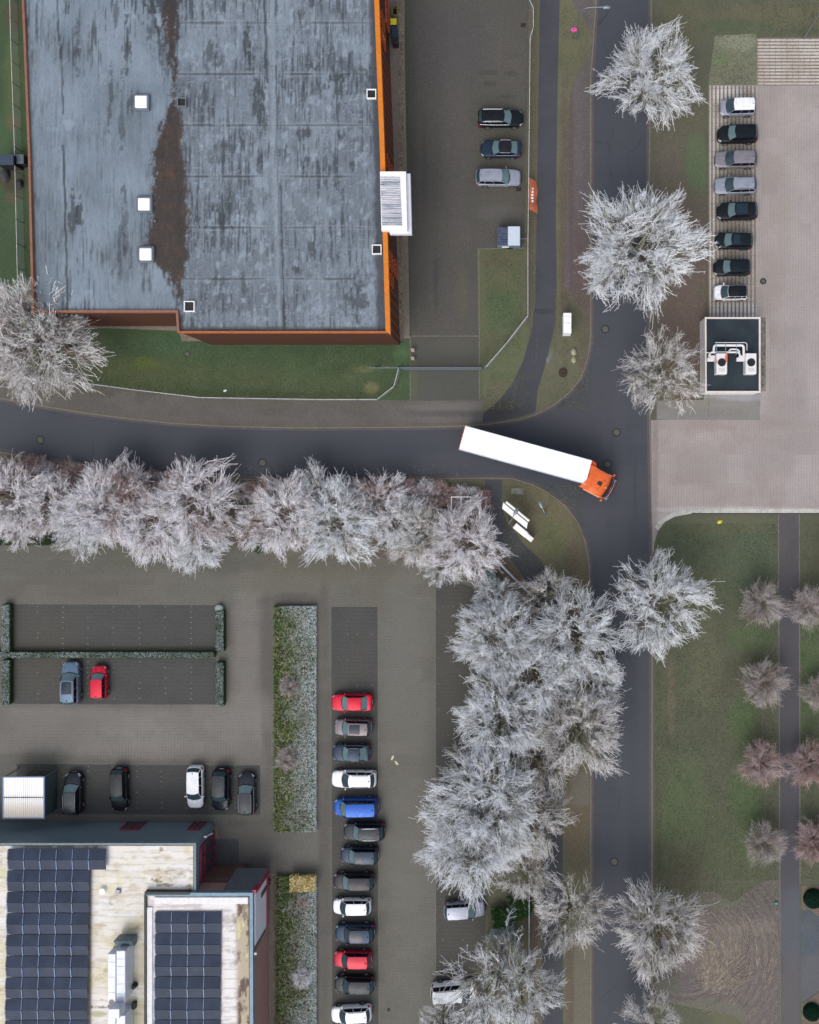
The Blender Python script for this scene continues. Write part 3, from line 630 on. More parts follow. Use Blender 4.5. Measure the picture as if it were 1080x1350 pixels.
# ------------------------------------------------------------------ building A: the big warehouse
HA = 9.2
OA = W2(270, 220, 0)
bA = empty('warehouse', (OA[0], OA[1], 0)); tag(bA, 'long flat-roofed warehouse with stained blue-grey roof, orange eaves and brown cladding', 'building')
def loc(p, o=OA): return [(x-o[0], y-o[1]) for x, y in p]
roofA = [(29, -130), (30, 0), (38, 200), (43, 410), (233, 410), (235, 437), (510, 437), (506, 300), (500, 130), (495, 0), (490, -130)]
def colA(U, V, X, Y):
    xr = U-0.028*V; 
    base = c3(118, 129, 141)+np.zeros(U.shape+(3,))
    left = sst(xr, 236, 226)
    sh = np.floor(xr/10.8+0.4*0); row = np.floor((V+8+sh*0)/67.0)
    rs = vn(sh*3.1, row*5.7, 1.0, 3); rs2 = vn(sh*2.3, np.floor(V/31)*4.1, 1.0, 9)
    amp = 1+0.22*(rs-0.5)+0.10*(rs2-0.5)
    base = base*amp[..., None]
    base = blend(base, c3(124, 140, 154), left*(0.35+.5*sst(fbm(U, V, 60, 90, 303), .4, .65)))
    # broad mottling and pale scuffs
    m = fbm(U, V, 42, 60, 21); base = base*(0.55+0.86*m)[..., None]
    base = blend(base, c3(150, 164, 178), sst(fbm(U, V, 7, 12, 44, 5), 0.58, 0.74)*(1-left)*0.7)
    base = blend(base, c3(84, 94, 104), sst(fbm(U, V, 10, 14, 63), 0.62, 0.80)*(1-left)*0.6)
    # vertical wet streaks: follow sheet joints, ragged along them
    st = fbm(U, V, 2.0, 38, 5, 5); reg = fbm(U, V, 55, 45, 77)
    base = blend(base, c3(58, 64, 70), sst(st+0.6*(reg-0.5), 0.57, 0.74)*(0.78-.45*left*sst(V, 60, 140)*sst(V, 400, 180)))
    st2 = vn(sh*7.7, np.floor((V+sh*13)/24)*3.3, 1.0, 31); edge = np.abs(((xr/10.8) % 1)-0.5)
    base = blend(base, c3(62, 68, 74), ((st2 > 0.90) & (edge < 0.42+0.1*reg))*0.35*sst(fbm(U, V, 2, 9, 33, 4), .35, .6)*sst(reg, 0.4, 0.6))
    base = blend(base, c3(142, 156, 168), ((vn(sh*4.7, np.floor((V+sh*7)/17)*2.3, 1.0, 91) > 0.93) & (edge < 0.4))*0.25)
    sc = fbm(U, V, 1.3, 7, 203, 4); base = blend(base, c3(158, 170, 182), sst(sc, .66, .78)*.5*(1-.6*left)); base = blend(base, c3(70, 78, 86), sst(sc, .36, .26)*.45*(1-.6*left))
    sc = fbm(U, V, 8, 1.2, 207, 4); base = blend(base, c3(150, 162, 174), sst(sc, .70, .8)*.5*(1-left))
    # seams
    sj = np.abs(((xr/10.8) % 1)); sj = np.minimum(sj, 1-sj)*10.8
    base = blend(base, c3(146, 158, 170), sst(sj, 1.0, 0.3)*0.30*(vn(sh*9.1, V/30, 1.0, 13) > 0.35))
    hv = (V-30) % 67.5; hv = np.minimum(hv, 67.5-hv)+2.0*(vn(U, V*0, 40.0, 71)-0.5)
    base = blend(base, c3(60, 66, 72), sst(hv, 1.0, 0.3)*0.65*(1-left)*(vn(U, V, 22, 14) > 0.3))
    base = blend(base, c3(150, 160, 170), sst(np.abs(hv-2), 1.2, 0.3)*0.35*(1-left))
    # long joint lines
    for xx, y0, y1, w in ((357-8, 0, 110, 1.6), (361, 85, 170, 1.4), (363, 240, 440, 1.2), (76, -50, 60, 1.4), (79, 60, 150, 1.2), (78, 190, 420, 1.6), (360, 170, 440, 0.9)):
        mk = sst(np.abs(xr-xx+1.6*(vn(V, V*0, 12, 17)-0.5)), w*1.3, w*0.4)*((V > y0) & (V < y1))
        base = blend(base, c3(44, 48, 52), mk*0.8)
    base = blend(base, c3(146, 160, 172), sst(np.abs(xr-357), 5, 3)*0.35)
    # hand-placed dark stains  (u, v, ru, rv)
    for u, v, a, b, k in ((101, 62, 4, 22, .7), (87, 12, 4, 14, .6), (167, 62, 4, 28, .9), (154, 12, 4, 20, .7), (146, 130, 3, 34, .7), (160, 170, 3, 40, .6), (95, 280, 5, 22, .9), (106, 290, 4, 16, .5),
                          (163, 300, 4, 34, .8), (171, 132, 4, 12, .8), (325, 60, 6, 16, .9), (330, 75, 3, 12, .8), (285, 75, 16, 18, .7), (340, 135, 7, 22, .9), (348, 160, 4, 12, .8), (292, 200, 14, 12, .5),
                          (300, 265, 14, 30, .6), (290, 290, 16, 10, .8), (330, 275, 6, 20, .6), (342, 215, 4, 9, .8), (396, 22, 6, 7, .8), (410, 86, 6, 5, .9), (374, 113, 5, 6, .9), (400, 125, 5, 15, .7), (420, 120, 12, 10, .6),
                          (447, 115, 9, 16, .9), (460, 90, 20, 16, .6), (475, 110, 14, 14, .6), (400, 175, 6, 8, .9), (402, 215, 4, 16, .8), (450, 180, 5, 8, .7), (432, 222, 4, 7, .8), (465, 217, 5, 6, .8), (412, 325, 5, 10, .8),
                          (392, 356, 5, 5, .9), (290, 385, 6, 18, .5), (322, 375, 4, 16, .7), (330, 322, 5, 16, .5), (300, 325, 6, 10, .6), (470, 395, 12, 20, .7), (455, 400, 26, 16, .35), (475, 370, 18, 10, .5), (286, 372, 8, 12, .5), (260, 420, 40, 6, .5), (85, 380, 14, 18, .25), (105, 285, 3, 14, .8),
                          (215, 12, 20, 20, .9), (205, 30, 10, 30, .6), (218, 60, 12, 30, .6), (282, 8, 12, 8, .6), (445, 20, 6, 8, .6)):
        d = np.sqrt(((U-u)/(a*1.25))**2+((V-v)/(b*1.3))**2)
        rag = fbm(U, V, 2.2, 16, 101, 4)-0.5+0.5*(fbm(U, V, 5, 5, 105, 3)-0.5)+0.35*(vn(np.floor(xr/5.4)*3.7, np.floor(V/9)*2.9, 1.0, 61)-0.5)
        base = blend(base, c3(46, 52, 56), sst(1.05-d+2.6*rag, 0.15, 0.55)*(d < 1.9)*sst(d, 1.9, 1.2)*k*0.8)
    for u, v, a, b, k in ((303, 70, 12, 16, .6), (345, 240, 9, 12, .7), (345, 285, 7, 12, .6), (346, 330, 5, 10, .7), (342, 352, 12, 8, .5), (455, 60, 26, 14, .4), (470, 175, 12, 9, .5), (395, 225, 6, 6, .6), (135, 105, 6, 18, .5), (90, 165, 7, 10, .7), (70, 170, 16, 4, .4),
                          (60, 60, 26, 90, .35), (170, 370, 60, 34, .3), (345, 376, 4, 4, 1.), (408, 380, 4, 4, .8), (120, 384, 8, 6, .6), (176, 22, 4, 4, .9), (210, 25, 4, 12, .9), (170, 270, 40, 60, .2), (300, 420, 60, 12, .4)):
        d = np.sqrt(((U-u)/a)**2+((V-v)/b)**2)
        rag = fbm(U, V, 4, 10, 131, 5)-0.5
        base = blend(base, c3(152, 166, 180), sst(1.0-d+2.2*rag, 0.1, 0.5)*sst(d, 1.9, 1.2)*k*0.75)
    # dark damp border along the east and south parapets
    bd = (509-507+495+0.03*V)-U+0*V; bd = (497+0.029*V)-U
    base = blend(base, c3(56, 60, 68), sst(bd+9*(fbm(U, V, 14, 18, 7)-0.5), 15, 8)*0.85)
    base = blend(base, c3(60, 62, 62), sst(434-V+3*(fbm(U, V, 12, 4, 8)-.5), 5, 1)*(xr > 225)*0.7)
    base = blend(base, c3(64, 66, 50), sst(U-(34+0.028*V)+8*(fbm(U, V, 6, 20, 12)-.5), 6, 1)*sst(V, 150, 300)*0.8)
    # moss and silt band down the valley gutter
    kn = np.array([-130, 0, 60, 100, 128, 150, 185, 240, 300, 330, 345, 365, 395, 412]); lo = np.array([212, 213, 218, 226, 227, 217, 205, 202, 197, 196, 205, 222, 234, 236]); hi = np.array([236, 236, 234, 236, 234, 240, 241, 247, 250, 250, 247, 243, 241, 240])
    n1 = 20*(fbm(U, V, 6, 12, 55, 5)-0.5)+9*(fbm(U, V, 1.6, 3, 58, 3)-0.5)
    l = np.interp(V, kn, lo)+n1; h = np.interp(V, kn, hi)+n1*0.7
    mk = sst(U, l-5, l+5)*sst(U, h+5, h-5)*sst(fbm(U, V, 2.2, 5, 67, 4)+.35*sst(np.minimum(U-l, h-U), 0, 9), .34, .5)
    mos = blend(c3(60, 53, 49)+np.zeros(U.shape+(3,)), c3(92, 66, 46), sst(fbm(U, V, 4, 10, 88, 5), 0.5, 0.8)*0.6)
    mos = blend(mos, c3(40, 38, 38), sst(fbm(U, V, 7, 9, 98), 0.55, 0.75)*0.5)
    mos = blend(mos, c3(48, 46, 52), sst(V, 60, -20)*0.8)
    base = base*(1-mk[..., None])+mos*mk[..., None]
    return np.clip(base, 0.008, 0.8)
painted_roof('roof', roofA, HA-0.35, 0.115, colA, attr_mat('bitumen_roof', 0.55, 9, 0.22, 0.4), bA, OA)
m_brown = None
def clad(name, c, per=0.33, dirn=2):
    t = NT(name, 0.55, 0.1, 0.4); sp = t.n('SeparateXYZ'); t.l(t.pos(), sp.inputs[0])
    f = t.math('FRACT', t.math('DIVIDE', sp.outputs[2] if dirn == 2 else t.math('ADD', sp.outputs[0], sp.outputs[1]), per))
    k = t.ss(f, 0.86, 0.95)
    cc = t.mix(K(c, 0.85), K(c, 1.15), t.noise(0.7, 4))
    return t.out(t.mix(cc, K(c, 0.55), t.math('MULTIPLY', k, 0.8)))
m_clad = clad('brown_cladding', C(88, 52, 42), 0.3, 1)
m_winf = plain('orange_window_frame', C(190, 96, 60), 0.5)
def glass(name, c, rough=0.08): 
    m = plain(name, c, rough, 0.0, 0.3, 0.1); return m
m_glassd = glass('window_glass', C(70, 72, 82))
# walls: outline follows the roof plan
RA = [W2(u, v, HA) for u, v in roofA]
mb = MB(); n = len(RA); 
RL = loc(RA)
mb.prism(RL, 0.0, HA-0.38); mb.build('wall', m_clad, bA, tri=True)
def eaves(P, idxs, w_out, w_in, z0, z1, mat, name, par):
    """coping running along given edges of a closed outline (proud of the wall)"""
    pts = [Vector(p) for p in P]; N = len(pts)
    A = sum(pts[i].x*pts[(i+1) % N].y-pts[(i+1) % N].x*pts[i].y for i in range(N)); sg = 1 if A > 0 else -1
    def off(i, d):
        a = pts[(i-1) % N]; b = pts[i]; c = pts[(i+1) % N]
        n1 = Vector(((b-a).y, -(b-a).x)).normalized()*sg; n2 = Vector(((c-b).y, -(c-b).x)).normalized()*sg
        m = (n1+n2); m = m.normalized(); k = d/max(0.3, m.dot(n1)); return b+m*k
    mb = MB()
    for i in idxs:
        j = (i+1) % N; a, b, c, d = off(i, w_out), off(j, w_out), off(j, -w_in), off(i, -w_in)
        vs = [(a.x, a.y, z0), (b.x, b.y, z0), (c.x, c.y, z0), (d.x, d.y, z0), (a.x, a.y, z1), (b.x, b.y, z1), (c.x, c.y, z1), (d.x, d.y, z1)]
        mb.add(vs, [(0, 3, 2, 1), (4, 5, 6, 7), (0, 1, 5, 4), (2, 3, 7, 6), (1, 2, 6, 5), (3, 0, 4, 7)])
    return mb.build(name, mat, par)
eaves(RL, [6, 7, 8, 9], 0.34, 0.12, HA-0.55, HA-0.02, m_orange, 'fascia', bA)
m_cop = plain('copper_brown_fascia', C(150, 104, 84), 0.5, 0.1)
m_orange2 = plain('rust_orange_fascia', C(186, 104, 56), 0.5, 0.1)
eaves(RL, [5], 0.12, 0.05, HA-0.55, HA-0.03, m_orange2, 'fascia', bA)
eaves(RL, [0, 1, 2, 3, 4], 0.12, 0.1, HA-0.55, HA-0.04, m_cop, 'fascia', bA)
# window bands on the east wall
def pA(v, z, out):   # point on the east wall at photo row v
    u = np.interp(v, [-130, 0, 130, 300, 437], [490, 495, 500, 506, 510]); x, y = W2(u, v, HA); return (x-OA[0]+out, y-OA[1], z)
def band(v0, v1, z0, z1, nm, lit=False):
    a = pA(v0, 0, 0); b = pA(v1, 0, 0); L = abs(a[1]-b[1]); cx = (a[0]+b[0])/2+0.05; cy = (a[1]+b[1])/2; rz = math.atan2(b[0]-a[0], -(b[1]-a[1]))
    g = MB(); g.box((cx, cy, (z0+z1)/2), (0.08, L, z1-z0), rz); w = g.build('window', m_glassd, bA)
    f = MB(); k = max(4, int(L/0.9))
    for i in range(k+1):
        t = -L/2+L*i/k; f.box((cx-math.sin(rz)*t*1+0.08, cy+math.cos(rz)*t, (z0+z1)/2), (0.12, 0.09, z1-z0+0.1), rz)
    for z in (z0, z1): f.box((cx+0.08, cy, z), (0.15, L+0.1, 0.1), rz)
    f.build('frame', m_winf, w)
    if lit:
        q = MB()
        for i in (1, 3):
            t = L/2-L*(i+.5)/k; q.box((cx+0.046, cy+t, (z0+z1)/2), (0.02, L/k*0.8, (z1-z0)*0.9), rz)
        q.build('lit_pane', m_lit, w)
m_lit = bpy.data.materials.new('lit_pane'); m_lit.use_nodes = True
_p = m_lit.node_tree.nodes['Principled BSDF']; _p.inputs['Emission Color'].default_value = (1, .62, .25, 1); _p.inputs['Emission Strength'].default_value = 0.7; _p.inputs['Base Color'].default_value = (.6, .45, .2, 1)
band(-6, 12, 4.6, 6.6, 'a'); band(18, 38, 4.6, 6.6, 'b', True); band(-60, -12, 1.0, 3.0, 'c'); band(188, 208, 4.6, 6.4, 'd'); band(188, 208, 1.4, 3.2, 'e')
band(322, 346, 4.8, 6.8, 'f'); band(352, 368, 4.8, 6.8, 'g'); band(322, 346, 1.4, 3.4, 'h')
for v in list(range(45, 185, 14))+list(range(372, 436, 14)): p = pA(v, 0, 0.02); jt = MB(); jt.box((0, 0, 0), (0.04, 0.05, HA-1.0)); jt.build('cladding_joint', m_winf, bA, loc=(p[0], p[1], HA/2-.2))
# skylights and hatches are parts of the roof
m_frame = plain('grey_upstand', C(104, 112, 122), .6)
m_dome = plain('opal_dome', (0.85, 0.87, 0.9, 1), 0.25, var=0.03)
for (u, v) in ((186, 134), (190, 269), (192, 335)):
    x, y = loc([W2(u, v, HA)])[0]
    f = MB(); f.bevbox((x, y, HA-0.2), (1.55, 1.6, 0.34), 0.05); s_ = f.build('skylight', m_frame, bA)
    g = MB(); g.bevbox((x, y, HA+0.03), (1.18, 1.2, 0.16), 0.08); g.build('dome', m_dome, s_)
for (u, v, s) in ((490, 124, .85), (497, 329, .85), (250, 404, .95), (240, 135, .8)):
    x, y = loc([W2(u, v, HA-0.2)])[0]
    f = MB(); h = s/2; t = 0.08
    for dx, dy, wx, wy in ((0, h, s+t, t), (0, -h, s+t, t), (h, 0, t, s-t), (-h, 0, t, s-t)): f.box((x+dx, y+dy, HA-0.22), (wx, wy, 0.3))
    fr = f.build('roof_hatch', m_white if s != .8 else m_steel, bA)
    MB().box((x, y, HA-0.3), (s-t, s-t, 0.14)).build('hatch_panel', m_dark, fr)
for (u, v) in ((236, 120), (205, 292), (262, 300), (268, 332), (370, 298)):
    x, y = loc([W2(u, v, HA-0.3)])[0]; MB().cyl((x, y, HA-0.36), 0.09, 0.25, 10).build('vent_pipe', m_steel, bA)
# entrance canopy: part of the building
hc = HA+0.35
def PA(u, v, z): x, y = W2(u, v, z); return (x-OA[0], y-OA[1])
q = [PA(u, v, hc) for u, v in ((501, 226), (535, 226), (537, 304), (503, 304))]
cn = MB(); cn.prism(q, hc-0.75, hc); can = cn.build('canopy', m_white, bA)
q2 = [PA(u, v, hc-0.5) for u, v in ((514, 229), (541, 229), (543, 309), (514, 309))]
MB().prism(q2, hc-0.95, hc-0.45).build('canopy_fascia', plain('pale_fascia', C(225, 228, 240), 0.4, var=0.03), can)
mr = MB(); a0 = PA(503, 233, hc); a1 = PA(528.5, 298, hc); n = 22
for i in range(n):
    y = a0[1]+(a1[1]-a0[1])*(i+.5)/n; mr.tube([(a0[0]-0.1+i*0.008, y, hc+0.02), (a1[0]+i*0.01-0.1, y, hc+0.02)], 0.085, 6)
t = NT('ribbed_translucent', 0.3, 0, 0.6); t.out(t.mix(C(120, 130, 150), C(205, 205, 215), t.ss(t.noise(1.2, 3, 0.6, t.mp(t.obj(), (0.3, 3, 1))), 0.35, 0.6)))
mr.build('ribbed_glazing', t.m, can)
# pebble strips round the warehouse
sheet('pebble_strip', [(518, -200), (533.5, -200), (533.5, 60), (540.5, 446), (240, 450), (236, 436), (120, 432), (112, 415), (112, 405), (500, 405), (500, -200)], 0.112, m_gravel)
# ------------------------------------------------------------------ building B
HB = 5.6
OB = W2(180, 1240, 0)
bB = empty('office_building', (OB[0], OB[1], 0)); tag(bB, 'flat cream-roofed office block with dark and plum walls, magenta frames and solar arrays', 'building')
def PB(u, v, z): x, y = W2(u, v, z); return (x-OB[0], y-OB[1])
def colB(U, V, X, Y):
    base = c3(238, 233, 224)+np.zeros(U.shape+(3,))
    rw = np.floor((V-1113+3*(vn(U, V*0, 30, 3)-.5))/8.6); cl = np.floor((U+rw*23)/31)
    base = base*(0.88+0.18*vn(cl*3.1, rw*5.3, 1.0, 5))[..., None]
    base = blend(base, c3(216, 208, 164), sst(fbm(U, V, 26, 34, 15)+0.22*sst(V, 1170, 1260)+0.12*sst(U, 150, 190)*(U < 192), 0.60, 0.80)*0.7)
    base = blend(base, c3(196, 180, 156), sst(fbm(U, V, 22, 10, 25), 0.56, 0.75)*0.6)
    base = blend(base, c3(160, 142, 114), sst(fbm(U, V, 14, 4, 35, 5), 0.64, 0.80)*0.55)
    base = blend(base, c3(240, 240, 244), sst(fbm(U, V, 34, 9, 45), 0.55, 0.7)*0.6)
    hv = (V-1113+3*(vn(U, V*0, 30, 3)-.5)) % 8.6
    base = blend(base, c3(165, 150, 128), sst(np.abs(hv-0.6), 0.9, 0.2)*0.35*(vn(U, V, 14, 4) > 0.35))
    for u, v, a, b, k in ((213, 1120, 5, 4, .8), (207, 1160, 8, 4, 1.), (214, 1167, 16, 2, .9), (248, 1170, 6, 4, .9), (206, 1132, 5, 4, .4), (209, 1146, 3, 4, .5), (128, 1328, 12, 2, 1.), (162, 1131, 4, 3, .5), (146, 1190, 3, 6, .5), (60, 1116, 40, 1.5, .4), (235, 1150, 30, 8, .35)):
        d = np.sqrt(((U-u)/a)**2+((V-v)/b)**2); base = blend(base, c3(100, 84, 66), sst(1.0-d+2.6*(fbm(U, V, 4, 2.5, 111, 5)-.5), .1, .6)*sst(d, 1.9, 1.1)*k*0.8)
    base = blend(base, c3(150, 150, 60), sst(np.sqrt(((U-130)/14)**2+((V-1337)/5)**2), 1.2, .5)*0.6)
    base = blend(base, c3(70, 66, 58), sst(np.abs(U-118), 4, 1)*(V > 1145)*0.6)
    base = blend(base, c3(60, 56, 52), sst(V, 1119, 1116)*(U > 22)*(U < 130)*0.6*(vn(U, V, 6, 9) > .4))
    return np.clip(base, 0.01, 0.8)
def colB2(U, V, X, Y):
    base = c3(240, 236, 234)+np.zeros(U.shape+(3,))
    rr = np.floor(V/12.5)
    base = blend(base, c3(186, 176, 176), sst(fbm(U, V, 20, 5, 19), .5, .7)*.7)
    east = sst(U+6*(fbm(U, V, 6, 20, 5)-.5), 308, 316)
    tr = blend(c3(188, 174, 150)+np.zeros(U.shape+(3,)), c3(104, 84, 72), sst(fbm(U, V, 7, 16, 77), .52, .66))
    tr = blend(tr, c3(222, 214, 160), sst(fbm(U, V, 5, 14, 87), .6, .7)*.8)
    base = base*(1-east[..., None])+tr*east[..., None]
    for u, v, a, b, k in ((315, 1190, 8, 5, .9), (322, 1200, 5, 14, .8), (309, 1212, 3, 8, .6), (326, 1247, 2.5, 2.5, 1.), (322, 1300, 4, 12, .6), (304, 1227, 6, 4, .4), (303, 1255, 8, 3, .4), (322, 1330, 5, 10, .7)):
        d = np.sqrt(((U-u)/a)**2+((V-v)/b)**2); base = blend(base, c3(90, 72, 64), sst(1.0-d+2.6*(fbm(U, V, 2.5, 4, 111, 5)-.5), .1, .6)*sst(d, 1.9, 1.1)*k*0.8)
    rib = np.abs(((V-1215) % 12.6)-6.3)
    base = blend(base, c3(160, 150, 150), sst(rib, 5.2, 6.2)*(U > 294)*(U < 316)*0.5)
    return np.clip(base, 0.01, 0.8)
m_roofB = attr_mat('cream_membrane', 0.6, 9, 0.15)
roofB1 = [(-60, 1115), (255, 1115), (255, 1174), (191, 1178), (190, 1500), (-60, 1500)]
roofB2 = [(194, 1182), (328, 1182), (329, 1500), (194, 1500)]
m_wallD = clad('dark_teal_cladding', C(112, 132, 144), 0.4, 1)
m_wallP = clad('plum_cladding', C(172, 136, 132), 0.5, 2)
m_mag = plain('magenta_trim', C(150, 40, 70), 0.45)
def shift(px, d):  # outline grown a little for walls
    return px
w1 = [PB(u, v, HB) for u, v in ((-62, 1113), (257, 1113), (257, 1178), (190, 1178), (190, 1500), (-62, 1500))]
MB().prism(w1, 0, HB-0.3).build('wall', m_wallD, bB, tri=True)
w2 = [PB(u, v, HB+0.25) for u, v in ((191, 1178.5), (332, 1178.5), (333, 1500), (191, 1500))]
MB().prism(w2, 0, HB-0.08).build('wall', m_wallP, bB, tri=True)
painted_roof('roof', roofB1, HB-0.25, 0.12, colB, m_roofB, bB, OB)
painted_roof('roof', roofB2, HB+0.0, 0.12, colB2, m_roofB, bB, OB)
eaves(w1, [0], 0.1, 0.12, HB-0.6, HB-0.02, plain('slate_coping', C(108, 124, 134), 0.4), 'parapet', bB)
eaves(w1, [1], 0.1, 0.12, HB-0.6, HB-0.03, m_wallD, 'parapet', bB)
eaves(w2, [0, 1], 0.1, 0.22, HB-0.3, HB+0.25, m_bluegrey, 'parapet', bB)
mb = MB(); a = PB(191.5, 1180, HB+.25); b = PB(191.5, 1500, HB+.25); mb.box(((a[0]+b[0])/2, (a[1]+b[1])/2, HB+.02), (0.22, abs(a[1]-b[1]), 0.5))
a = PB(191, 1178, HB+.3); b = PB(250, 1178, HB+.3); mb.box(((a[0]+b[0])/2, a[1]+0.02, HB+.05), (b[0]-a[0], 0.26, 0.6))
mb.build('parapet', m_dark, bB)
mb = MB(); a = PB(198, 1186, HB+.1); b = PB(330, 1186, HB+.1); mb.bevbox(((a[0]+b[0])/2+.1, a[1]-.1, HB+.08), (b[0]-a[0]-.6, 0.7, 0.14), .05)
a = PB(198, 1196, HB+.1); b = PB(198, 1500, HB+.1); mb.bevbox((a[0]-.05, (a[1]+b[1])/2, HB+.08), (0.6, abs(a[1]-b[1]), 0.14), .05)
mb.build('roof_edge_membrane', plain('white_membrane', C(238, 238, 240), 0.6, var=.08), bB)
# north wall: magenta framed doors; north-east corner glazing; link with plum roof
def wallN(u, z, out): x, y = PB(u, 1113, HB); return (x, y+out, z)
for (u, w) in ((150, 1.9), (252-14, 1.2)):
    p = wallN(u, 0, 0.0); f = MB(); f.box((p[0], p[1]+.06, 1.05), (w, 0.1, 2.1)); d = f.build('door', m_glassd, bB)
    f = MB(); 
    for dx in (-w/2, 0, w/2): f.box((p[0]+dx, p[1]+.1, 1.05), (0.08, 0.16, 2.1))
    f.box((p[0], p[1]+.1, 2.13), (w+.1, 0.16, 0.08)); f.build('frame', m_mag, d)
a = PB(257, 1113, HB); b = PB(257, 1178, HB); ym, L = (a[1]+b[1])/2-.2, abs(a[1]-b[1])*0.72
f = MB(); f.box((a[0]+.05, ym, 2.3), (0.1, L, 3.9)); wv = f.build('window', m_glassd, bB)
f = MB()
for i in range(4): f.box((a[0]+.12, ym-L/2+L*i/3, 2.3), (0.14, 0.12, 4.0))
for z in (.4, 3.2, 4.25): f.box((a[0]+.12, ym, z), (0.14, L+.1, 0.12))
f.build('frame', m_mag, wv)
# low plum link roof between the two blocks with sloping grey glazing
zl = 3.4
MB().prism([PB(u, v, zl) for u, v in ((257, 1158), (313, 1158), (300, 1178), (345, 1178), (345, 1184), (257, 1184))], 0, zl).build('porch', plain('plum_sheet', C(98, 74, 70), .6), bB, tri=True)
_w = PB(300, 1178.5, HB+.25); _y = _w[1]; q = [(PB(311, 1150, 2.4)[0], _y+.9), (PB(354, 1150, 2.4)[0], _y+.9)]; q2 = [(PB(294, 1170, 5.2)[0], _y+.06), (PB(338, 1170, 5.2)[0], _y+.06)]
mb = MB(); mb.add([(q[0][0], q[0][1], 2.2), (q[1][0], q[1][1], 2.2), (q2[1][0], q2[1][1], 5.2), (q2[0][0], q2[0][1], 5.2), (q[0][0], q[0][1], 2.0), (q[1][0], q[1][1], 2.0), (q2[1][0], q2[1][1], 5.0), (q2[0][0], q2[0][1], 5.0)],
                  [(0, 1, 2, 3), (7, 6, 5, 4), (0, 4, 5, 1), (1, 5, 6, 2), (2, 6, 7, 3), (3, 7, 4, 0)])
gl = mb.build('sloping_glazing', plain('grey_glazing', C(92, 96, 104), .3), bB)
sheet('slate_paving', [(283, 1106), (312, 1106), (315, 1110), (315, 1158), (280, 1158)], 0.112, ground_mat('entrance_slate', C(78, 78, 84), C(72, 72, 78), sc=.5, fine=7, blobs=[((296, 1130, 7, 10, C(84, 88, 78), .6), dict(soft=1.0))]))
# white panel sign in a magenta frame on the east wall
xe = PB(333, 1200, HB)[0]
def onE(u, v, z): return PB(u, v, z)
y0 = PB(345, 1166, 3.5)[1]; y1 = PB(345, 1234, 3.5)[1]
MB().box((xe+.12, (y0+y1)/2, 3.4), (0.16, abs(y1-y0), 3.8)).build('sign_panel', plain('white_panel', C(228, 232, 246), .4, var=.02), bB)
f = MB(); f.box((xe+.2, y0+.25, 3.4), (0.42, 0.4, 4.6)); f.box((xe+.16, (y0+y1)/2, 1.35), (0.36, abs(y1-y0), 0.22)); f.build('sign_frame', m_mag, bB)
f = MB(); f.tube([(xe+.08, y1-.7, 5.6), (xe+.5, y1-.7, 5.7)], .06, 6); f.tube([(xe+.12, y1-.55, 5.6), (xe+.12, y1-.45, 1.6)], .07, 6); f.bevbox((xe+.35, y1-.6, 5.75), (.3, .3, .12), .03); f.build('rain_pipe', m_steel, bB)
f = MB(); p = PB(283, 1096, 4.0); f.tube([(p[0]-.9, p[1]-.5, 4.2), (p[0]-.1, p[1]-.1, 4.2)], .07, 6); f.bevbox((p[0]-.85, p[1]-.45, 4.25), (.35, .25, .14), .04); f.build('wall_lamp', m_steel, bB)
f = MB()
for u, v in ((135, 1175), ):
    p = PB(u, v, HB); f.cyl((p[0], p[1], HB-.25), .36, .35, 16, .3)
f.build('roof_vent', m_white, bB)
p = PB(155, 1176, HB); f = MB(); f.bevbox((p[0], p[1], HB-.12), (.5, .45, .25), .05); f.build('roof_vent', m_steel, bB)
sheet('pebble_strip', [(28, 1088), (285, 1090), (289, 1106), (283, 1106), (283, 1120), (28, 1120)], 0.112, m_gravel)
sheet('pebble_strip', [(315, 1152), (368, 1152), (366, 1700), (340, 1700), (340, 1158), (315, 1158)], 0.112, m_gravel)
# --- solar arrays
t = NT('solar_cells', 0.5, 0.0, 0.2); sp = t.n('SeparateXYZ'); t.l(t.obj(), sp.inputs[0])
k = t.ss(t.math('ABSOLUTE', t.math('SUBTRACT', t.math('FRACT', t.math('DIVIDE', sp.outputs[1], 0.17)), 0.5)), 0.36, 0.46)
m_sol = t.out(t.mix(t.mix(C(36, 50, 74), C(52, 66, 92), t.ss(t.noise(.35, 3, .6, t.pos()), .35, .65)), C(30, 34, 46), k))
m_alu = plain('aluminium_frame', C(104, 124, 156), .4, .4)
def solar(label, grid, lean):
    c = np.mean([PB(u, v, HB) for u, v, *_ in grid], axis=0)
    r = empty('solar_array', (OB[0]+c[0], OB[1]+c[1], HB)); tag(r, label, 'solar panels', 'solar arrays on the cream roof')
    W_, D_ = 1.66, 1.06
    for (u, v, side) in grid:
        p = PB(u, v, HB+.25); x, y = p[0]-c[0], p[1]-c[1]; s = 1 if side == 0 else -1
        M = Matrix.Rotation(R(9)*s*-1, 3, 'X'); mb = MB(); mb.box((0, 0, 0), (W_, D_, 0.04), M=M)
        pn = mb.build('solar_panel', m_sol, r); pn.location = (x, y, 0.22)
        if side == 0: q_ = MB(); q_.box((0, -.1, 0), (.07, 1.0, .05), M=Matrix.Rotation(R(-9), 3, 'X')); q_.box((0, -1.2, 0), (.07, 1.0, .05), M=Matrix.Rotation(R(9), 3, 'X')); q_.build('clamp_rail', m_alu, r, loc=(x-W_/2-.04, y+.1, .27))
    us = sorted(set(g[0] for g in grid)); 
    return r
g1 = []
for r_ in range(9):
    v = 1126.5+28.3*r_
    for c_ in range(6 if r_ == 0 else 5):
        u = 21.5+21.4*c_-0.45*r_; g1.append((u, v, 0)); g1.append((u, v+13.8, 1))
solar('larger solar array of nine double rows on the west half of the cream roof', g1, 0)
g2 = []
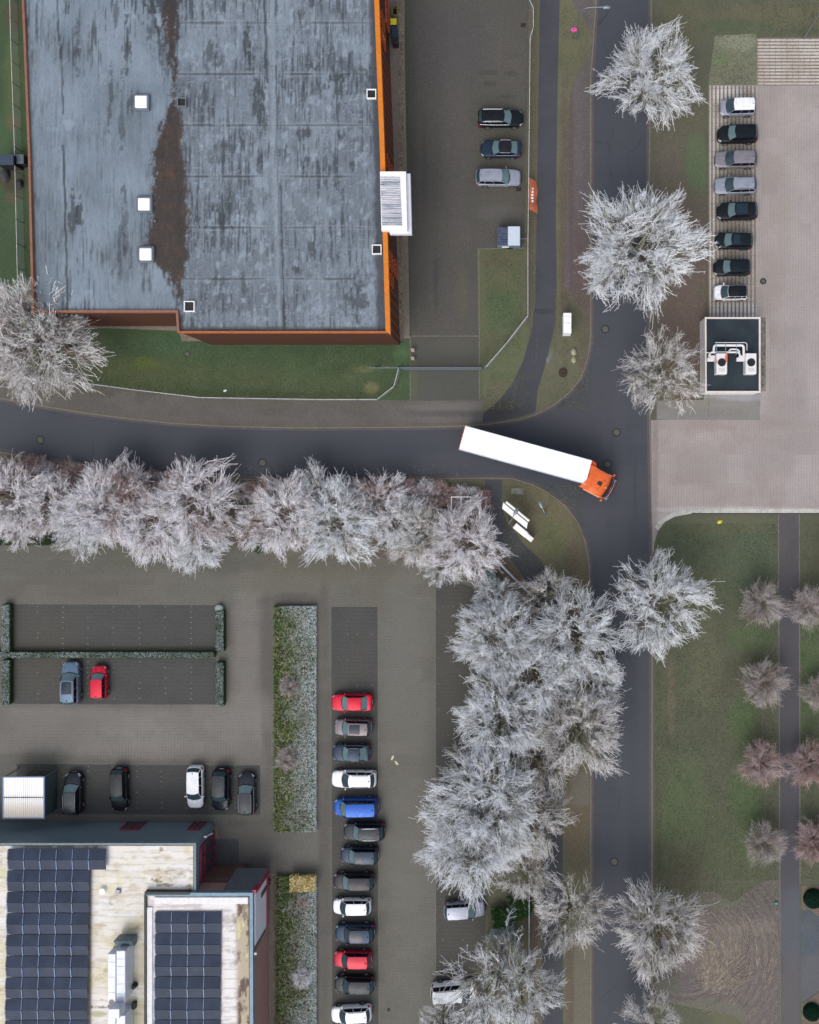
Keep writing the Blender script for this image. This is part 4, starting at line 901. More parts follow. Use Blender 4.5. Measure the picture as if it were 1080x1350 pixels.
for r_ in range(6):
    v = 1209.5+28.6*r_
    for c_ in range(4):
        u = 216+21.6*c_-0.25*r_; g2.append((u, v, 0)); g2.append((u, v+14, 1))
solar('smaller solar array of four columns on the raised east roof with white border', g2, 0)
# --- ventilation unit on roof B
vu = empty('ventilation_unit', (OB[0]+PB(158, 1295, HB)[0], OB[1]+PB(158, 1295, HB)[1], HB-.2)); tag(vu, 'long white ventilation unit with blue-grey intake hood on the cream roof', 'ventilation unit')
vo = PB(158, 1295, HB)
def VP(u, v, z): p = PB(u, v, z); return (p[0]-vo[0], p[1]-vo[1])
m_vent = plain('pale_sheet_metal', C(212, 218, 232), .35, .1, var=.08, sc=1.5)
def vbox(u0, v0, u1, v1, h, nm, mat, z0=0.0):
    a = VP(u0, v0, HB+h); b = VP(u1, v1, HB+h); mb = MB(); mb.bevbox(((a[0]+b[0])/2, (a[1]+b[1])/2, (h+z0)/2+z0/2), (abs(b[0]-a[0]), abs(b[1]-a[1]), h-z0), .05); return mb.build(nm, mat, vu)
h1 = vbox(140.5, 1259, 151.5, 1400, 1.2, 'duct', m_vent); h2 = vbox(152, 1255, 164, 1323, 1.9, 'casing', m_vent); vbox(145, 1327, 160, 1340, 2.4, 'duct', m_vent, 1.2); vbox(152, 1341, 164, 1500, 1.9, 'casing', m_vent)
hd = MB(); a = VP(149, 1242, HB+1.5); b = VP(172, 1254, HB+1.5); hd.add([(a[0], a[1], 1.6), (b[0], a[1], 1.6), (b[0], b[1], .8), (a[0], b[1], .8), (a[0], a[1], .2), (b[0], a[1], .2), (b[0], b[1], .2), (a[0], b[1], .2)], [(3, 2, 1, 0), (4, 5, 6, 7), (0, 1, 5, 4), (1, 2, 6, 5), (2, 3, 7, 6), (3, 0, 4, 7)])
hd.build('intake_hood', plain('teal_grey_hood', C(84, 104, 114), .4), vu)
pn = MB()
for v in (1266, 1276, 1287, 1299, 1312): a = VP(152.5, v, HB+1.9); b = VP(163.5, v, HB+1.9); pn.box(((a[0]+b[0])/2, a[1], 1.905), (abs(b[0]-a[0])-.05, .03, .02)); 
for v in (1270, 1290, 1310, 1325): a = VP(141, v, HB+1.2); b = VP(151, v, HB+1.2); pn.box(((a[0]+b[0])/2, a[1], 1.205), (abs(b[0]-a[0])-.05, .03, .02))
pn.build('panel_joint', m_steel, vu)
st_ = MB(); p = VP(146, 1323, HB+1.2); st_.cyl((p[0], p[1], 1.2), .28, .015, 12); p = VP(147, 1330, HB+1.2); st_.cyl((p[0]-.3, p[1]+.1, 1.2), .2, .015, 12); st_.build('rust_stain', plain('rust_stain', C(150, 130, 126), .8, var=.3), vu)
ft = MB(); p = VP(174, 1304, HB+.6); ft.cyl((p[0], p[1], .05), .3, .5, 10, .2); p = VP(175, 1328, HB+.4); ft.box((p[0], p[1], .25), (.35, .6, .5)); ft.build('side_valve', m_dark, vu)
# ------------------------------------------------------------------ hut C with air conditioning
HC = 3.0
OC = W2(966, 468, 0)
bC = empty('plant_hut', (OC[0], OC[1], 0)); tag(bC, 'small flat-roofed hut with black roof and white parapet beside the frosted car park', 'hut')
def PC(u, v, z): x, y = W2(u, v, z); return (x-OC[0], y-OC[1])
wC = [PC(u, v, HC) for u, v in ((930, 418.5), (1002.5, 418.5), (1002.5, 517), (930.5, 517))]
m_render = plain('pale_render', C(232, 226, 222), .8, var=.1)
MB().prism(wC, 0, HC-.3).build('wall', m_render, bC)
eaves(wC, [0, 1, 2, 3], .04, .12, HC-.3, HC, m_render, 'parapet', bC)
t = NT('black_felt', .6, 0, .3); t.out(t.mix(t.mix(C(36, 46, 54), C(46, 58, 66), t.ss(t.noise(.5, 5, .6), .35, .65)), C(190, 195, 200), t.ss(t.noise(9, 2, .9), .74, .80)))
MB().prism([PC(u, v, HC-.2) for u, v in ((931.5, 420), (1001, 420), (1001, 515), (932, 515))], HC-.28, HC-.2).build('roof', t.m, bC)
lb = ['air conditioning unit with peeling orange sticker, left of the pair on the hut roof', 'plain white air conditioning unit, right of the pair on the hut roof']
m_acw = plain('ac_casing', C(238, 236, 238), .4, var=.04); m_or = plain('orange_sticker', C(226, 120, 84), .5)
for i, (u, v) in enumerate(((950.5, 480), (989, 480))):
    x, y = W2(u, v, HC+.5); r = empty('air_conditioner', (x, y, HC-.2)); tag(r, lb[i], 'air conditioner', 'air conditioners on the hut roof')
    MB().bevbox((0, 0, .62), (1.12, 2.15, 1.1), .05).build('casing', m_acw, r)
    MB().bevbox((0, 0, .04), (.9, 1.9, .08), .02).build('base_frame', m_steel, r)
    g = MB(); g.cyl((0, .12, 1.17), .42, .03, 24); fr = g.build('fan', m_dark, r)
    g = MB()
    for rr in (.14, .28, .40): 
        g.tube([(rr*math.cos(a), .12+rr*math.sin(a), 1.215) for a in np.linspace(0, 2*math.pi, 21)], .012, 4, False)
    for a in np.linspace(0, math.pi, 5)[:-1]: g.tube([(-.42*math.cos(a), .12-.42*math.sin(a), 1.22), (.42*math.cos(a), .12+.42*math.sin(a), 1.22)], .01, 4)
    g.build('fan_guard', m_black, r)
    g = MB()
    for k_ in range(8): g.box((0, -.45-.05*k_, 1.172), (.6, .02, .01))
    g.build('grille', plain('warm_grille', C(205, 198, 190), .5), r)
    if i == 0:
        g = MB(); g.add([(.28, .2, 1.176), (.58, .1, 1.176), (.58, 1.05, 1.176), (.42, 1.07, 1.176), (.3, .7, 1.176)], [(0, 1, 2, 3, 4)]); g.add([(-.56, .1, 1.176), (-.44, 0, 1.176), (-.5, .45, 1.176), (-.56, .5, 1.176)], [(0, 1, 2, 3)]); g.build('sticker', m_or, r)
    MB().bevbox((-.85, .75, .5), (.55, .35, .25), .03).build('duct_spigot', m_acw, r)
du = empty('roof_ductwork', (OC[0]+PC(965, 462, HC)[0], OC[1]+PC(965, 462, HC)[1], HC-.2)); tag(du, 'white insulated duct loops on brackets above the hut roof', 'ducts'); d0 = PC(965, 462, HC)
def DP(u, v, z=HC+.5): p = PC(u, v, z); return (p[0]-d0[0], p[1]-d0[1])
def duct(pts, w, z, nm='duct'):
    mb = MB(); P = [Vector(DP(*q)) for q in pts]
    path = [(P[0].x, P[0].y, z)]
    for i in range(1, len(P)-1):
        a, b, c = P[i-1], P[i], P[i+1]; r_ = .28; p1 = b+(a-b).normalized()*r_; p3 = b+(c-b).normalized()*r_
        for t_ in (0, .33, .66, 1): q = p1*(1-t_)**2+b*2*t_*(1-t_)+p3*t_**2; path.append((q.x, q.y, z))
    path.append((P[-1].x, P[-1].y, z)); mb.tube(path, w/2, 10); return mb.build(nm, m_acw, du, smooth=True)
duct([(941.5, 466), (941.5, 455), (981, 455), (981, 471)], .26, .62); duct([(935, 470), (937, 464), (976, 464), (976, 471)], .2, .55); duct([(962, 463), (962, 460), (974, 460), (976, 464)], .18, .5)
duct([(931.5, 464.5), (936, 464.5)], .1, .5); duct([(943, 451.5), (985, 451.5), (985, 462)], .07, .7, 'pipe')
mb = MB()
for u in (944.5, 956.5, 971): 
    a = DP(u, 451); b = DP(u, 467); mb.box((a[0], (a[1]+b[1])/2, .8), (.05, abs(a[1]-b[1]), .05)); mb.box((a[0], a[1], .4), (.05, .05, .8)); mb.box((b[0], b[1], .4), (.05, .05, .8))
mb.build('bracket', plain('blue_steel', C(130, 165, 185), .4), du)
mb = MB(); a = DP(977, 473.5); mb.bevbox((a[0], a[1], .45), (.8, .4, .4), .04); a = DP(938, 473.5); mb.bevbox((a[0], a[1], .45), (.75, .4, .4), .04); mb.build('duct_box', m_acw, du)
# ================================================================== vehicles
def paint(name, c, metal=0.25):
    t = NT(name, 0.32, metal, 0.3); t.p.inputs['Coat Weight'].default_value = 0.12; t.p.inputs['Coat Roughness'].default_value = 0.08
    f = t.noise(2.2, 6, .75, t.obj()); g = t.noise(30, 2, .8, t.obj())
    cc = t.mix(K(c, .9), K(c, 1.12), t.ss(f, .3, .7)); cc = t.mix(cc, C(120, 116, 108), t.math('MULTIPLY', t.ss(g, .62, .75), .12))
    t.l(t.ss(f, .3, .75, .22, .5), t.p.inputs['Roughness']); return t.out(cc)
PC_ = {'black': C(20, 26, 34), 'navy': C(22, 46, 74), 'darkgrey': C(34, 40, 50), 'greybrown': C(124, 116, 122), 'silver': C(160, 166, 182), 'grey': C(142, 138, 146), 'white': (0.74, .755, .79, 1),
       'red': C(205, 24, 56), 'deepred': C(176, 22, 52), 'blue': C(22, 84, 176), 'steelblue': C(98, 122, 146), 'slate': C(36, 54, 76), 'plumblack': C(36, 34, 44), 'tealblack': C(18, 30, 38)}
PM = {k: paint('car_paint_'+k, v, 0.0 if k == 'white' else .3) for k, v in PC_.items()}
m_ws = glass('painted_sky_windscreen', C(104, 128, 134), .12); m_ws2 = glass('tinted_windscreen', C(60, 78, 88), .1); m_sg = glass('side_glass', C(24, 26, 36), .08); m_roofg = glass('roof_glass', C(34, 50, 66), .1)  # pale teal of m_ws is sky reflection put into its base colour
m_tail = plain('tail_lamp_red', C(170, 16, 40), .2, var=.1); m_head = plain('head_lamp', C(225, 230, 238), .15, .2, var=.1); m_chrome = plain('chrome_trim', C(196, 200, 206), .25, .7, var=.05)
m_tyre = plain('tyre_rubber', (.015, .015, .016, 1), .85); m_rim = plain('alloy_rim', C(165, 168, 172), .35, .6); m_trim = plain('black_trim', (.012, .013, .015, 1), .5)
SX = [.5, .488, .465, .43, .37, .27, .15, 0, -.15, -.30, -.40, -.45, -.478, -.493, -.5]
SW = [.42, .62, .79, .90, .965, .995, 1, 1, 1, .995, .975, .94, .88, .78, .68]
def interp(xs, ys, x):  # xs descending
    return float(np.interp(-x, [-q for q in xs], ys))
CT = {  # L, W, H, belt, xw, xr1, xr2, xb, nose z, hood z, tail z
    'hatch':  (4.10, 1.76, 1.47, .92, .225, .075, -.40, -.475, .62, .84, .93),
    'small':  (3.60, 1.66, 1.46, .90, .25, .10, -.40, -.475, .62, .82, .90),
    'estate': (4.75, 1.83, 1.49, .93, .205, .06, -.385, -.47, .60, .85, .95),
    'suv':    (4.55, 1.87, 1.66, 1.05, .215, .08, -.385, -.465, .75, 1.0, 1.05),
    'sedan':  (4.70, 1.83, 1.44, .92, .19, .045, -.235, -.385, .60, .84, .94),
    'coupe':  (4.60, 1.84, 1.39, .90, .17, .02, -.24, -.40, .58, .82, .92),
    'mpv':    (4.35, 1.80, 1.62, 1.0, .285, .13, -.41, -.475, .70, .93, 1.0),
    'van':    (4.80, 1.88, 1.88, 1.08, .30, .17, -.43, -.48, .78, 1.0, 1.08)}
def car(u, v, head, typ, col, label, group, Lpx=None, roof=None, rails=None, sunroof=0, ws='light', z=0.108, name='parked_car', trim=False):
    L, Wd, Hh, zb, xw, xr1, xr2, xb, zn, zh, zt = CT[typ]
    if Lpx: L = Lpx/S*0.985
    w = Wd/2; pm = PM[col]; rm = PM[roof] if roof else pm
    head += ((u*7.3+v*3.1) % 1-.5)*2.6; x, y = W2(u, v, 0.75); r = empty(name, (x, y, z), R(head)); tag(r, label, 'car', group)
    def ztop(s):
        return float(np.interp(-s, [-.5, -.488, -.465, -.43, -.37, -xw-.01, 0, .3, .44, .478, .5], [zn-.1, zn+.0, zn+.06, zn+.10, zn+.16, zh+.02, zb+.0, zb+.015, zt, zt-.05, zt-.16]))
    PS = [0, .22, .42, .60, .70, .82, .92, 1.0]
    def B(s, q, off=0.0):   # body skin: s along, q across (0 centre .. 1 bottom of side)
        ww = w*interp(SX, SW, s); zt_ = ztop(s); zm = .56
        ky = [0, .45, .80, .93, .985, 1.0, .985, .93]; kz = [zt_+.035, zt_+.022, zt_-.01, zt_-.05, zt_-.15, zm, .36, .2]
        yy = np.interp(q, PS, ky)*ww; zz = np.interp(q, PS, kz)
        if off:
            if q < .5: zz += off
            else: yy += off; zz += off*.5*(q < .8)
        return (s*L, yy, zz)
    NQ = [0, .12, .22, .33, .42, .52, .60, .65, .70, .76, .82, .88, .92, 1.0]
    st = [.5, .497, .488, .477, .465, .448, .43, .40, .37, .32, .27, .21, .15, .08, 0, -.08, -.15, -.23, -.30, -.35, -.40, -.43, -.45, -.466, -.478, -.487, -.493, -.497, -.5]
    vs = []; fs = []; ring = []
    for s in st:
        a = [B(s, q) for q in NQ]; rg = [(p[0], -p[1], p[2]) for p in reversed(a[1:])]+a; vs += rg
    m = len(NQ)*2-1
    for i in range(len(st)-1):
        for k in range(m-1): fs.append((i*m+k, i*m+k+1, (i+1)*m+k+1, (i+1)*m+k))
        fs.append((i*m+m-1, i*m, (i+1)*m, (i+1)*m+m-1))
    fs.append(tuple(range(m))[::-1]); fs.append(tuple(range((len(st)-1)*m, len(st)*m)))
    fs = [f[::-1] for f in fs]
    mb = MB(); mb.add(vs, fs)
    # cabin
    yb, yt = .885*w, .70*w; zr = Hh-.05; zc = zb-.03
    bow = .10*L/2
    def F(a, b, o=0): return (L*(xw+(xr1-xw)*b)+bow*(1-a*a)*(1-.4*b)+o*.6, a*(yb+(yt-yb)*b), zc+(zr-zc)*b+.035*(1-a*a)*b+o)
    def Rr(a, b, o=0): return (L*(xb+(xr2-xb)*b)-bow*.6*(1-a*a)*(1-.4*b)-o*.6, a*(yb*.94+(yt-yb*.94)*b), zc+(zr-zc)*b+.035*(1-a*a)*b+o)
    def T(a, c, o=0):
        f = F(a, 1); q = Rr(a, 1); return (f[0]+(q[0]-f[0])*c, a*yt*(1+.03*math.sin(math.pi*c)), f[2]+(q[2]-f[2])*c+.045*math.sin(math.pi*min(1, c*1.0))*(1-.35*a*a)+o)
    def Sd(sg, c, b, o=0):
        f = F(sg, b); q = Rr(sg, b); g = T(sg, c)[1]; yy = (abs(f[1])*(1-c)+abs(q[1])*c)+.035*math.sin(math.pi*c)*(1-b)+ (abs(g)-yt)*b
        return (f[0]+(q[0]-f[0])*c, sg*(yy+o), f[2]+(q[2]-f[2])*c+(T(sg, c)[2]-(f[2]+(q[2]-f[2])*c))*b)
    def grid(fn, A, Bv, flip=False):
        vs = [fn(a, b) for a in A for b in Bv]; nb = len(Bv); fs = []
        for i in range(len(A)-1):
            for j in range(nb-1):
                f = (i*nb+j, (i+1)*nb+j, (i+1)*nb+j+1, i*nb+j+1); fs.append(f[::-1] if flip else f)
        return vs, fs
    LA = list(np.linspace(-1, 1, 9)); L5 = list(np.linspace(0, 1, 5)); L7 = list(np.linspace(0, 1, 9))
    mb.add(*grid(F, LA, L5)); mb.add(*grid(Rr, LA, L5, True))
    for sg in (1, -1): mb.add(*grid(lambda c, b, sg=sg: Sd(sg, c, b), L7, L5, sg > 0))
    if not roof: mb.add(*grid(T, LA, L7))
    mb.build('body', pm, r, smooth=True, angle=42)
    if roof:
        q = MB(); q.add(*grid(T, LA, L7)); q.build('roof', rm, r, smooth=True)
    # glass
    A9 = list(np.linspace(-.93, .93, 7)); Bw = [.05, .35, .65, .96]
    q = MB(); q.add(*grid(lambda a, b: F(a, b, .012), A9, Bw)); wsn = q.build('windscreen', m_ws if ws == 'light' else m_ws2, r, smooth=True)
    q = MB(); q.add(*grid(lambda a, b: F(a, b, .016), A9, [-.06, .03])); q.add(*grid(lambda a, b: (F(a*.9+.1, b, .03)), list(np.linspace(-.85, .0, 4)), [.06, .085])); q.build('wiper_cowl', m_trim, wsn, smooth=True)
    q = MB(); q.add(*grid(lambda a, b: Rr(a, b, .012), A9, [.22 if typ not in ('sedan', 'coupe') else .08, .4, .65, .94], True)); q.build('rear_window', m_ws if (ws == 'light' and typ in ('sedan', 'coupe')) else m_ws2, r, smooth=True)
    for sg in (1, -1):
        q = MB()
        for c0, c1 in ((.03, .40), (.425, .74), (.76, .96)):
            q.add(*grid(lambda c, b, sg=sg: Sd(sg, c0+(c1-c0)*c+ (0.0), b, .012), [0, .5, 1], [.12, .5, .92], sg > 0))
        q.build('side_window', m_sg, r, smooth=True)
        if trim:
            q = MB(); q.tube([Sd(sg, c, .97, .02) for c in np.linspace(.02, .98, 8)], .018, 5); q.tube([Sd(sg, c, .08, .02) for c in np.linspace(.0, .98, 8)], .018, 5); q.build('chrome_strip', m_chrome, r)
    if sunroof:
        q = MB(); c0, c1 = (.08, .42) if sunroof == 1 else ((.05, .62) if sunroof == 2 else (.04, .5))
        q.add(*grid(lambda a, c: T(a, c, .012), list(np.linspace(-.8, .8, 5)), list(np.linspace(c0, c1, 5)))); q.build('sunroof', m_roofg, r, smooth=True)
        if sunroof == 3:
            pass
    if rails:
        for sg in (1, -1):
            q = MB(); q.tube([T(sg*.93, .1, -.01)]+[T(sg*.93, c, .05) for c in np.linspace(.14, .86, 7)]+[T(sg*.93, .92, -.01)], .022, 6); q.build('roof_rail', m_chrome if rails == 'chrome' else m_trim, r, smooth=True)
    q = MB(); p = T(.0, .93, .0); q.bevbox((p[0], p[1], p[2]+.04), (.16, .05, .07), .015); q.build('antenna', m_trim, r)
    # lamps, grille, mirrors, wheels
    for sg in (1, -1):
        q = MB(); q.add(*grid(lambda s, k: tuple(np.array(B(s, k, .008))*[1, sg, 1]), [.487, .47, .45, .425], [.46, .56, .64, .71], sg < 0)); q.build('headlight', m_head, r, smooth=True)
        q = MB(); q.add(*grid(lambda s, k: tuple(np.array(B(s, k, .01))*[1, sg, 1]), [-.44, -.462, -.482, -.494], [.50, .60, .70, .78], sg < 0)); q.build('taillight', m_tail, r, smooth=True)
        q = MB(); mx = L*(xw-.03); q.bevbox((mx, sg*(w+.07), zb+.02), (.11, .2, .13), .03); q.box((mx, sg*(w-.04), zb-.02), (.06, .12, .04)); q.build('mirror', pm if col != 'plumblack' else m_trim, r)
        for xx in (.305*L, -.29*L):
            q = MB(); rr = .335; ys = sg*(w-.085)
            def disc(rad, wdt, n=20): return [[(xx+rad*math.cos(t_), ys+o_, .335+rad*math.sin(t_)) for t_ in np.linspace(0, 2*math.pi, n, endpoint=False)] for o_ in (-wdt/2, wdt/2)]
            a, b = disc(rr, .21); nn = len(a); q.add(a+b, [(i, (i+1) % nn, nn+(i+1) % nn, nn+i) for i in range(nn)]+[tuple(range(nn))[::-1], tuple(range(nn, 2*nn))]); wh = q.build('wheel', m_tyre, r)
            q = MB(); a, b = disc(.215, .225, 10); nn = 10; q.add(a+b, [(i, (i+1) % nn, nn+(i+1) % nn, nn+i) for i in range(nn)]+[tuple(range(nn))[::-1], tuple(range(nn, 2*nn))]); q.build('rim', m_rim, wh)
    q = MB(); q.add(*grid(lambda s, k: B(s, k, .006), [.4985, .492], [-.3, 0, .3]));
    q = MB(); q.add([(L*.5+.006, -w*.42, .34), (L*.5+.006, w*.42, .34), (L*.5+.006, w*.42, .5), (L*.5+.006, -w*.42, .5)], [(0, 1, 2, 3)]); q.build('grille', m_trim, r); q = MB(); q.tube([B(.4995-.02*abs(k)**2, abs(k), .0)[:1]+(B(.4995-.02*abs(k)**2, abs(k), .0)[1]*(1 if k > 0 else -1), .5) for k in np.linspace(-.55, .55, 9)], .05, 6); q.build('bumper', m_trim, r)
    q = MB(); q.box((-L*.5-.006, 0, .62), (.012, .5, .11)); q.box((L*.5+.012, 0, .42), (.012, .5, .11)); q.build('number_plate', m_white, r)
    # shut lines of the bonnet, doors and tailgate
    q = MB()
    for sg in (1, -1):
        q.tube([tuple(np.array(B(s, .50, .004))*[1, sg, 1]) for s in np.linspace(.44, xw+.01, 6)], .009, 4)
        for s in (xw-.04, -.02, -.235): q.tube([tuple(np.array(B(s, k, .003))*[1, sg, 1]) for k in (.62, .68, .74, .84, .95)], .008, 4)
        q.tube([tuple(np.array(B(s, .66, .004))*[1, sg, 1]) for s in np.linspace(xw-.04, -.38, 8)], .007, 4)
    q.tube([B(.478, k, .004) for k in (0, .2, .42, .5)]+[], .009, 4); q.tube([tuple(np.array(B(.478, k, .004))*[1, -1, 1]) for k in (0, .2, .42, .5)], .009, 4)
    q.build('shut_line', m_trim, r)
    return r
GU = 'cars in the upper car park beside the mesh fence'; GR = 'cars parked on the frosted grid paving'; GL = 'cars in the hedged bays at the left'; GB = 'cars in the bays beside the office building'; GC = 'cars parked in the long column beside the planted strip'
car(660, 156, 0, 'estate', 'black', 'black estate car with bright roof rails, topmost of three in the upper car park', GU, 60, rails='chrome', trim=True)
car(660.5, 196, 180, 'coupe', 'slate', 'dark convertible with black soft top, middle of three in the upper car park', GU, 54, roof='plumblack', trim=True)
car(657, 234, 0, 'estate', 'silver', 'silver estate car facing the mesh fence beside the orange banner', GU, 60, rails='chrome')
car(972.5, 141.5, 180, 'mpv', 'silver', 'silver people carrier with white roof, topmost of the eight cars on the frosted bays', GR, 47, roof='white', ws='dark')
car(972.5, 177, 180, 'suv', 'black', 'black off-roader with pale windscreen, second from the top on the frosted bays', GR, 53, ws='light')
car(970.5, 210, 180, 'estate', 'grey', 'dull grey saloon-like estate, third from the top on the frosted bays', GR, 56, ws='dark')
car(970, 244.5, 180, 'estate', 'silver', 'silver car with grey-blue windscreen, fourth from the top on the frosted bays', GR, 56, ws='dark', rails='black')
car(972, 278.5, 180, 'suv', 'black', 'black car with glass roof, fifth from the top on the frosted bays', GR, 53, sunroof=2)
car(967.5, 317.5, 180, 'hatch', 'tealblack', 'dark green-black hatchback, sixth from the top, nose under the tree twigs', GR, 50, sunroof=1)
car(965.5, 352.5, 180, 'hatch', 'tealblack', 'black hatchback just above the white one with the black roof', GR, 49)
car(963.5, 385.5, 180, 'small', 'white', 'small white car with black roof, the one nearest the hut', GR, 45, roof='black', ws='dark')
car(94, 900.5, 90, 'suv', 'steelblue', 'steel blue off-roader with glass roof beside the small red car', GL, 57, sunroof=2, trim=True, rails='chrome')
car(131, 899.5, 90, 'small', 'red', 'small bright red car parked under the frosted hedge', GL, 44)
car(97, 1046, 90, 'suv', 'darkgrey', 'dark grey off-roader with bright roof rails beside the white ribbed shelter', GB, 55, rails='chrome', sunroof=2)
car(157.5, 1041, 270, 'hatch', 'black', 'black hatchback facing down, alone between the off-roader and the white car', GB, 57, ws='dark')
car(257.5, 1038, 270, 'hatch', 'white', 'white hatchback facing the office building, between two black cars', GB, 56, ws='dark')
car(291.5, 1041, 270, 'suv', 'tealblack', 'black car facing the office building, right of the white hatchback', GB, 55, ws='dark')
car(325.5, 1047, 90, 'estate', 'darkgrey', 'black-grey estate facing up, rightmost of the row by the office building', GB, 55, trim=True)
car(464, 926, 180, 'sedan', 'red', 'bright red saloon, topmost car of the long column', GC, 54.5)
car(465.5, 959, 180, 'hatch', 'greybrown', 'taupe hatchback with dark front roof glass, below the bright red saloon', GC, 49.5, sunroof=2)
car(463, 992.5, 180, 'coupe', 'slate', 'slate blue coupe with curved bright side trim, third car of the long column', GC, 50, trim=True)
car(466.5, 1027, 181, 'estate', 'white', 'white estate directly above the bright blue van-like car', GC, 59, trim=True, ws='dark', rails='black')
car(470, 1063.5, 180, 'van', 'blue', 'bright blue van-like car in the long column', GC, 59, rails=None)
car(480.5, 1095.5, 180, 'suv', 'darkgrey', 'dark grey car with silver roof rails, set furthest right in the long column', GC, 54.5, rails='chrome')
car(474, 1127.5, 180, 'hatch', 'slate', 'slate blue hatchback with small sunroof below the silver-railed dark car', GC, 50, sunroof=1)
car(466.5, 1162, 180, 'hatch', 'plumblack', 'plum-black hatchback above the white hatchback in the long column', GC, 54)
car(464, 1195, 180, 'small', 'white', 'white hatchback between the plum-black and the navy cars', GC, 50, ws='dark')
car(468, 1229.5, 180, 'suv', 'navy', 'navy blue car directly above the deep red hatchback', GC, 52, sunroof=2, ws='dark')
car(465, 1264.5, 180, 'hatch', 'deepred', 'deep red hatchback in the lower part of the long column', GC, 50, ws='dark')
car(467, 1297.5, 180, 'hatch', 'tealblack', 'black hatchback directly below the deep red one', GC, 53, ws='dark')
car(463, 1337, 183.5, 'hatch', 'white', 'white hatchback at the bottom edge, last of the long column', GC, 53, ws='dark', rails='black')
car(612.5, 1199.5, 3, 'hatch', 'silver', 'silver hatchback parked between the frosted trees', 'cars parked under the frosted trees', 54)
car(598.5, 1306, 4, 'van', 'white', 'white van seen through the frosted branches', 'cars parked under the frosted trees', 60, rails='black', ws='dark')
# ---- articulated lorry
m_cab = paint('cab_orange', C(236, 108, 48), .05); m_cab.node_tree.nodes['Principled BSDF'].inputs['Coat Weight'].default_value = .3
tx, ty = W2(693, 600, 3.9); th = math.atan2(-46, 168)
lx, ly = tx, ty
lr = empty('lorry', (lx, ly, 0), th); tag(lr, 'orange lorry with a long plain white box trailer turning at the junction', 'lorry')
LT = 13.55; WT = 2.55
mb = MB(); mb.bevbox((0, 0, 2.6), (LT, WT, 2.75), .04); tr_ = mb.build('trailer_box', plain('white_trailer_sheet', (.86, .87, .89, 1), .35, var=.03, sc=.8), lr)
mb = MB(); 
for sg in (1, -1): mb.box((0, sg*(WT/2-.02), 3.995), (LT+.02, .07, .07)); 
mb.build('roof_rail', plain('pale_rail', C(205, 210, 222), .35, .1), tr_)
mb = MB(); mb.box((-LT/2-.03, 0, 2.6), (.07, WT+.01, 2.74)); mb.build('rear_door', plain('orange_door_frame', C(200, 96, 56), .4), tr_)
mb = MB(); mb.box((0, 0, 1.1), (LT-.3, 1.2, .22)); 
for sg in (1, -1): mb.box((-.5, sg*1.2, .75), (6.2, .04, .6))
mb.build('chassis', m_dark, lr)
def wheel(x_, y_, par, rad=.5, wd_=.32, M=None):
    a = [[(x_+rad*math.cos(t_), y_+o_, rad+rad*math.sin(t_)) for t_ in np.linspace(0, 2*math.pi, 22, endpoint=False)] for o_ in (-wd_/2, wd_/2)]; q = MB(); nn = 22
    q.add(a[0]+a[1], [(i, (i+1) % nn, nn+(i+1) % nn, nn+i) for i in range(nn)]+[tuple(range(nn))[::-1], tuple(range(nn, 2*nn))]); w_ = q.build('wheel', m_tyre, par)
    q = MB(); q.tube([(x_, y_-wd_/2-.01, rad), (x_, y_+wd_/2+.01, rad)], .28, 12); q.build('rim', m_rim, w_)
for xx in (-3.2, -4.5, -5.8):
    for sg in (1, -1): wheel(xx, sg*1.08, lr)
# tractor: deck, cab (articulated)
kx, ky_ = W2(776, 628, 1.2); ca, sa = math.cos(-th), math.sin(-th)
def toL(x_, y_): dx, dy = x_-lx, y_-ly; return (dx*ca-dy*sa, dx*sa+dy*ca)
ch = R(-28)-th
cabE = W2(790.5, 637, 3.6); c0 = toL(*cabE[:2])
rot = Matrix.Rotation(ch, 3, 'Z')
def CB(mb): mb.v = [tuple(rot @ Vector(p)+Vector((c0[0], c0[1], 0))) for p in mb.v]; return mb
def cabgrid(rows, flip=False):
    mb = MB(); n_ = len(rows[0]); vs = [p for r_ in rows for p in r_]
    fs = [(i*n_+k, i*n_+k+1, (i+1)*n_+k+1, (i+1)*n_+k) for i in range(len(rows)-1) for k in range(n_-1)]
    mb.add(vs, [f[::-1] if flip else f for f in fs]); return mb
cw = 1.22
mb = MB(); mb.prism([(-1.2, -cw), (.75, -cw), (1.02, -cw*.86), (1.1, 0), (1.02, cw*.86), (.75, cw), (-1.2, cw)], .75, 3.0); CB(mb).build('cab', m_cab, lr)
# domed roof with raised rear spoiler
rows = []
for xx, zz, ww in ((.84, 2.98, .84), (.74, 3.22, .93), (.5, 3.42, .965), (.05, 3.55, .98), (-.5, 3.64, .985), (-1.0, 3.7, .99), (-1.22, 3.72, .99)):
    rows.append([(xx+.1*(1-a*a)*(xx > .5), a*cw*ww, zz-.10*a**4) for a in np.linspace(-1, 1, 9)])
mb = cabgrid(rows, True)
for sg, j in ((-1, 0), (1, -1)):
    for i in range(len(rows)-1):
        a, b = rows[i][j], rows[i+1][j]; mb.add([a, b, (b[0], b[1], 2.98), (a[0], a[1], 2.98)], [(0, 1, 2, 3) if sg > 0 else (3, 2, 1, 0)])
mb.add([rows[-1][0], rows[-1][-1], (-1.22, cw, 2.98), (-1.22, -cw, 2.98)], [(0, 1, 2, 3)])
CB(mb).build('cab_roof', m_cab, lr, smooth=True, angle=50)
sp_rows = []
for (x0_, z0_) in ((-.72, 3.66), (-1.25, 3.95), (-1.62, 4.02)):
    sp_rows.append([(x0_+(.28 if x0_ < -1 else .1)*(1-a*a)-(0.12 if x0_ < -1.5 else 0)*abs(a), a*(cw*1.04), z0_+.02*(1-a*a)) for a in np.linspace(-1, 1, 9)])
